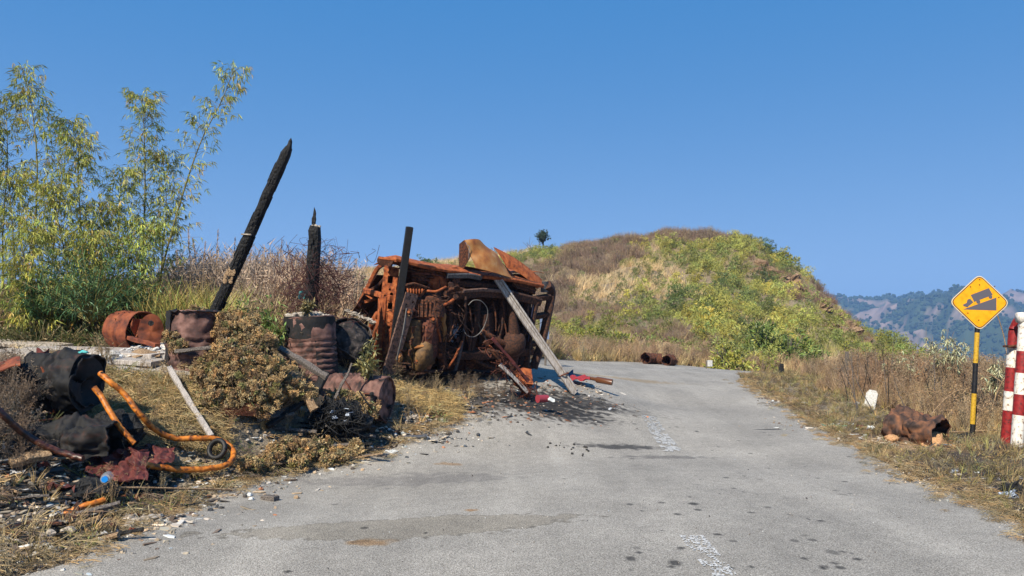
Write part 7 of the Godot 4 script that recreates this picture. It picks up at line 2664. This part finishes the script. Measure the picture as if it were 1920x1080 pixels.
	for k in 260:
		var p := gp(rng.randf_range(330, 660), rng.randf_range(13.0, 16.5))
		wisps[0].append(turned(p, rng.randf_range(0.8, 1.35), 0.2, 1.0))
		wisps[1].append(tint(Color(0.44, 0.33, 0.24), 0.16))
	for k in 600:
		var p := gp(rng.randf_range(380, 700), rng.randf_range(11.8, 14.5))
		grass[0].append(turned(p, rng.randf_range(0.5, 0.95), 0.2, 1.1))
		grass[1].append(tint(Color(0.56, 0.43, 0.23), 0.16))
	for k in 900:                                         # golden dry grass on the face of the bank
		var p := gp(rng.randf_range(170, 430), rng.randf_range(7.2, 8.7))
		if by_hose(p):
			continue
		grass[0].append(turned(p, rng.randf_range(0.08, 0.22), 0.6))
		grass[1].append(tint(Color(0.47, 0.345, 0.16), 0.2))
		straw[0].append(turned(p + Vector3.UP * 0.03, rng.randf_range(0.5, 1.0), 0.4))
		straw[1].append(tint(Color(0.50, 0.37, 0.18), 0.2))
		if k % 3 == 0:
			weeds[0].append(turned(p, rng.randf_range(0.3, 0.6), 0.3))
			weeds[1].append(tint(Color(0.20, 0.21, 0.06), 0.25))
	# dark dead weeds on the left border
	for k in 300:
		var p := gp(rng.randf_range(-120, 52), rng.randf_range(6.0, 8.0))
		stalks[0].append(turned(p, rng.randf_range(0.16, 0.42), 0.4))
		stalks[1].append(tint(Color(0.20, 0.145, 0.10), 0.25))
	many("bank_grass", tuft_mesh, grass[0], grass[1], M.dry, null, "stuff", "dry yellow grass on the left bank", "grass")
	many("dead_stalks", stalk_mesh, stalks[0], stalks[1], M.dry, null, "stuff", "dead brown weed stalks on the left bank", "weeds")
	many("low_weeds", weed_mesh, weeds[0], weeds[1], M.leaves, null, "stuff", "low brown and green weeds on the left bank", "weeds")
	many("fallen_straw", straw_mesh, straw[0], straw[1], M.dry, null, "stuff", "fallen straw and twigs littering the left bank", "straw")
	many("dry_brush", wisp_mesh, wisps[0], wisps[1], M.dry, null, "stuff", "pinkish dry brush along the skyline of the left bank", "brush")
	# silvery plumes
	for q in [[360, 600, 352, 430, 12.6], [398, 600, 408, 432, 12.8], [430, 600, 440, 446, 13.2], [372, 600, 384, 455, 12.2], [384, 600, 360, 448, 12.4], [470, 600, 482, 480, 13.5], [515, 600, 528, 450, 13.8], [452, 600, 470, 470, 13.0], [505, 610, 508, 492, 13.0], [340, 600, 330, 470, 12.8]]:
		var a := P(q[0], q[1], q[4])
		var b := P(q[2], q[3], q[4])
		var t := thing("plume_grass", "tall grass stalk with a feathery buff plume near the tall charred post", "grass", a, "plume grass stalks behind the drums")
		var s := new_st()
		tube(s, [a, a.lerp(b, 0.5) + Vector3(0.02, 0.02, 0), b], 0.006, 4, [1.0, 0.8, 0.3])
		obj("stalk", s, M.wood_tan, t)
		s = new_st()
		for k in 90:
			var f := pow(rng.randf(), 0.7)
			var o := a.lerp(b, lerpf(0.72, 1.0, f))
			var d := ((b - a).normalized() * 1.1 + Vector3(0.5, 0, 0) + rdir() * 0.5).normalized()
			leaf(s, o, d, rdir(), rng.randf_range(0.03, 0.10) * (1.15 - f * 0.6), 0.006, tint(Color(0.50, 0.38, 0.29), 0.2))
		obj("plume", s, M.dry, t)

func by_hose(p: Vector3) -> bool:
	for i in range(0, hose_line.size(), 2):
		if Vector2(p.x - hose_line[i].x, p.z - hose_line[i].z).length_squared() < 0.02:
			return true
	return false

func brown_bush(lobes: Array, label: String, heads: int, foot: Vector3) -> void:
	var t := thing("brown_bush", label, "bush", foot)
	var s := new_st()
	var where := []
	var tints := []
	var lv := new_st()
	for k in heads:
		var q: Array = lobes[rng.randi() % lobes.size()]
		var c := P(q[0], q[1], q[2])
		var d := rdir()
		var p = c + d * Vector3(1.15, 0.85, 1.0) * q[3] * pow(rng.randf(), 0.4) * (1.0 + soft.get_noise_3dv((c + d) * 3.0) * 0.5)
		p += rdir() * 0.03
		var pick := rng.randf()
		var tone := tint(Color(0.50, 0.35, 0.165) if pick < 0.66 else (Color(0.30, 0.195, 0.10) if pick < 0.9 else Color(0.20, 0.19, 0.065)), 0.2)
		for e in 6:
			where.append(turned(p + rdir() * 0.026 - foot, rng.randf_range(0.4, 0.95), 1.5))
			tints.append(tint(tone, 0.12))
		if k % 3 == 0:
			var root := foot + Vector3((p.x - foot.x) * 0.55, 0.0, (p.z - foot.z) * 0.5)
			tube(s, [root, root.lerp(p, 0.55) + rdir() * 0.03, p], 0.005, 3, [1.0, 0.7, 0.4])
		var o = c + rdir() * q[3] * 0.7
		for e in 4:
			leaf(lv, o + rdir() * 0.03, (rdir() + Vector3.DOWN * 0.5).normalized(), rdir(), rng.randf_range(0.03, 0.06), 0.025, tint(Color(0.13, 0.125, 0.045) if rng.randf() < 0.5 else Color(0.22, 0.15, 0.08), 0.3))
	for k in heads / 26:                                  # bare twigs that stick out
		var q: Array = lobes[rng.randi() % lobes.size()]
		var c := P(q[0], q[1], q[2])
		var d := (rdir() + Vector3.UP * 0.5).normalized()
		var r: float = q[3]
		tube(s, [c, c + d * r + rdir() * 0.03, c + d * r * rng.randf_range(1.3, 1.75) + rdir() * 0.05], 0.004, 3, [1.0, 0.8, 0.3])
	obj("stem", s, M.wood_tan, t)
	obj("leaves", lv, M.leaves, t)
	many("flower_heads", seed_mesh, where, tints, M.dry, t, "stuff")

# ---------------------------------------------------------------- the right verge
func build_right_plants() -> void:
	org = Vector3.ZERO
	var grass := [[], []]
	var stalks := [[], []]
	var weeds := [[], []]
	var wisps := [[], []]
	var straw := [[], []]
	var edge := PackedVector2Array()
	for k in 40000:
		var z := -rng.randf_range(4.2, 31.0)
		var x := rng.randf_range(2.0, 15.0 + (-z - 10.0) * 0.5)
		if Geometry2D.is_point_in_polygon(Vector2(x, z), road_outline):
			continue
		if x > -z * 0.72 + 2.5:
			continue
		# how far from the road
		var gap := 99.0
		for i in range(0, road_right.size(), 3):
			gap = minf(gap, Vector2(x - road_right[i].x, z - road_right[i].z).length())
		var p := Vector3(x, G(x, z), z)
		var so := soil(x, z)
		if so.r > 0.40 and rng.randf() < 0.85:
			continue
		var n := soft.get_noise_2d(x * 0.5 + 20.0, z * 0.5)
		var r := rng.randf()
		var open := so.r < 0.10
		var tall := smoothstep(0.8, 3.2, gap + n * 1.6)
		if -z < 12.0:
			tall *= smoothstep(9.3, 12.0, -z)
		if open and tall < 0.3 and rng.randf() < 0.62:
			continue
		var h := lerpf(rng.randf_range(0.10, 0.26), rng.randf_range(0.36, 0.70), tall)
		var red := clampf(0.5 + n * 2.0, 0.0, 1.0)
		if tall > 0.3:
			if r < 0.55:
				grass[0].append(turned(p, h, 0.25, 1.0))
				grass[1].append(tint(Color(0.48, 0.36, 0.175).lerp(Color(0.27, 0.15, 0.085), red * 0.45 if gap < 4.0 else 0.0).lerp(Color(0.36, 0.33, 0.13), smoothstep(5.0, 9.0, gap)), 0.2))
			elif r < 0.69:
				stalks[0].append(turned(p, h * 1.15, 0.25))
				stalks[1].append(tint(Color(0.36, 0.27, 0.155).lerp(Color(0.24, 0.14, 0.09), red * 0.6), 0.22))
			elif r < 0.72:
				wisps[0].append(turned(p, h * 1.1, 0.25))
				wisps[1].append(tint(Color(0.27, 0.18, 0.12), 0.2))
			elif r < 0.74:
				weeds[0].append(turned(p, h * 2.2, 0.25, 1.2))
				weeds[1].append(tint(Color(0.22, 0.23, 0.07), 0.25))
		else:
			if r < 0.34:
				grass[0].append(turned(p, h, 0.4))
				grass[1].append(tint(Color(0.36, 0.27, 0.13) if rng.randf() < 0.7 else Color(0.30, 0.28, 0.09), 0.25))
			elif r < 0.62:
				weeds[0].append(turned(p, rng.randf_range(0.3, 0.7), 0.3))
				weeds[1].append(tint(Color(0.24, 0.20, 0.08) if rng.randf() < 0.6 else Color(0.17, 0.12, 0.07), 0.25))
			elif r < 0.86:
				straw[0].append(turned(p + Vector3.UP * 0.01, rng.randf_range(0.4, 1.0), 0.25))
				straw[1].append(tint(Color(0.36, 0.26, 0.14) if rng.randf() < 0.6 else Color(0.12, 0.085, 0.06), 0.25))
	many("verge_grass", tuft_mesh, grass[0], grass[1], M.dry, null, "stuff", "tan and reddish dry grass on the right verge", "grass")
	many("verge_stalks", stalk_mesh, stalks[0], stalks[1], M.dry, null, "stuff", "dead brown stalks standing on the right verge", "weeds")
	many("verge_weeds", weed_mesh, weeds[0], weeds[1], M.leaves, null, "stuff", "low weeds on the burnt right verge", "weeds")
	many("verge_straw", straw_mesh, straw[0], straw[1], M.dry, null, "stuff", "fallen straw on the burnt right verge", "straw")
	many("verge_brush", wisp_mesh, wisps[0], wisps[1], M.dry, null, "stuff", "reddish dead brush behind the kilometre stone", "brush")
	# grey-green plants seen against the far range
	for q in [[1745, 745, 640, 15.5, 0.42, "silvery dead shrub with drooping leaves left of the sign pole"], [1705, 735, 672, 16.0, 0.28, "smaller silvery shrub, second from the sign pole"], [1780, 740, 650, 15.0, 0.26, "silvery shrub directly left of the sign pole"], [1670, 730, 690, 17.0, 0.24, "pale green shrub on the skyline of the right verge"], [1868, 760, 700, 13.0, 0.22, "green tinged dead weed between sign pole and striped posts"]]:
		var a := gp(q[0], q[3])
		var b := P(q[0] + 4, q[2], q[3])
		var t := thing("silver_shrub", q[5], "shrub", a)
		var s := new_st()
		var lv := new_st()
		for k in 16:
			var e = b + rdir() * q[4] * Vector3(1.2, 0.9, 1.0)
			var m := a.lerp(e, 0.55) + rdir() * 0.06
			tube(s, [a, m, e], 0.007, 4, [1.0, 0.7, 0.35])
			for g in 4:
				var o := m.lerp(e, rng.randf_range(0.35, 1.0))
				for l in 6:
					leaf(lv, o, (rdir() + Vector3.DOWN * 0.7).normalized(), Vector3.UP + rdir() * 0.3, rng.randf_range(0.06, 0.13), 0.022, tint(Color(0.36, 0.36, 0.22), 0.22), 0.2)
		obj("stem", s, M.wood_tan, t)
		obj("foliage", lv, M.leaves, t)
	# thin dead stems that rise over the verge
	for k in 42:
		var px := rng.randf_range(1590, 1900)
		var d := rng.randf_range(12.5, 17.0)
		var a := gp(px, d)
		var s := new_st()
		org = a
		var l := rng.randf_range(0.6, 1.15)
		var tip := a + Vector3(rng.randfn(0, 0.16), l, rng.randfn(0, 0.1))
		tube(s, [a, a.lerp(tip, 0.5) + rdir() * 0.04, tip], 0.009, 4, [1.0, 0.7, 0.3])
		for e in 5:
			var o := a.lerp(tip, rng.randf_range(0.4, 0.95))
			tube(s, [o, o + (rdir() + Vector3.UP * 0.7).normalized() * rng.randf_range(0.08, 0.25)], 0.004, 3, [1.0, 0.4])
		one("bare_twig", s, M.wood_grey if k % 3 else M.char, "thin bare dead stem standing above the grass of the right verge", "stem", "bare dead stems on the right verge")
	# arched pale canes by the sign
	var canes := ["pale arched cane bending over the grass towards the sign pole", "dead cane arching up behind the sand drum", "cane bending down from the sign pole to the striped posts", "upright cane between the sign pole and the striped posts", "thin twig against the far range right of the sign"]
	var ci := 0
	for q in [[[1640, 780, 13.0], [1700, 742, 13.2], [1760, 735, 13.0], [1800, 760, 12.6]], [[1720, 812, 11.6], [1760, 760, 11.9], [1790, 735, 12.0], [1812, 730, 12.0]], [[1838, 690, 12.5], [1862, 705, 12.5], [1885, 722, 12.3], [1905, 742, 12.2]], [[1850, 800, 11.9], [1868, 740, 12.0], [1882, 712, 12.0], [1892, 700, 12.0]], [[1870, 590, 12.6], [1882, 630, 12.6], [1888, 668, 12.5], [1890, 705, 12.4]]]:
		var s := new_st()
		var pts := []
		for w in q:
			pts.append(P(w[0], w[1], w[2]))
		org = pts[0]
		var w_label: String = canes[ci]
		ci += 1
		tube(s, curve(pts, 6), 0.008, 5)
		one("dead_cane", s, M.wood_tan, w_label, "cane", "arched dead canes by the sign")
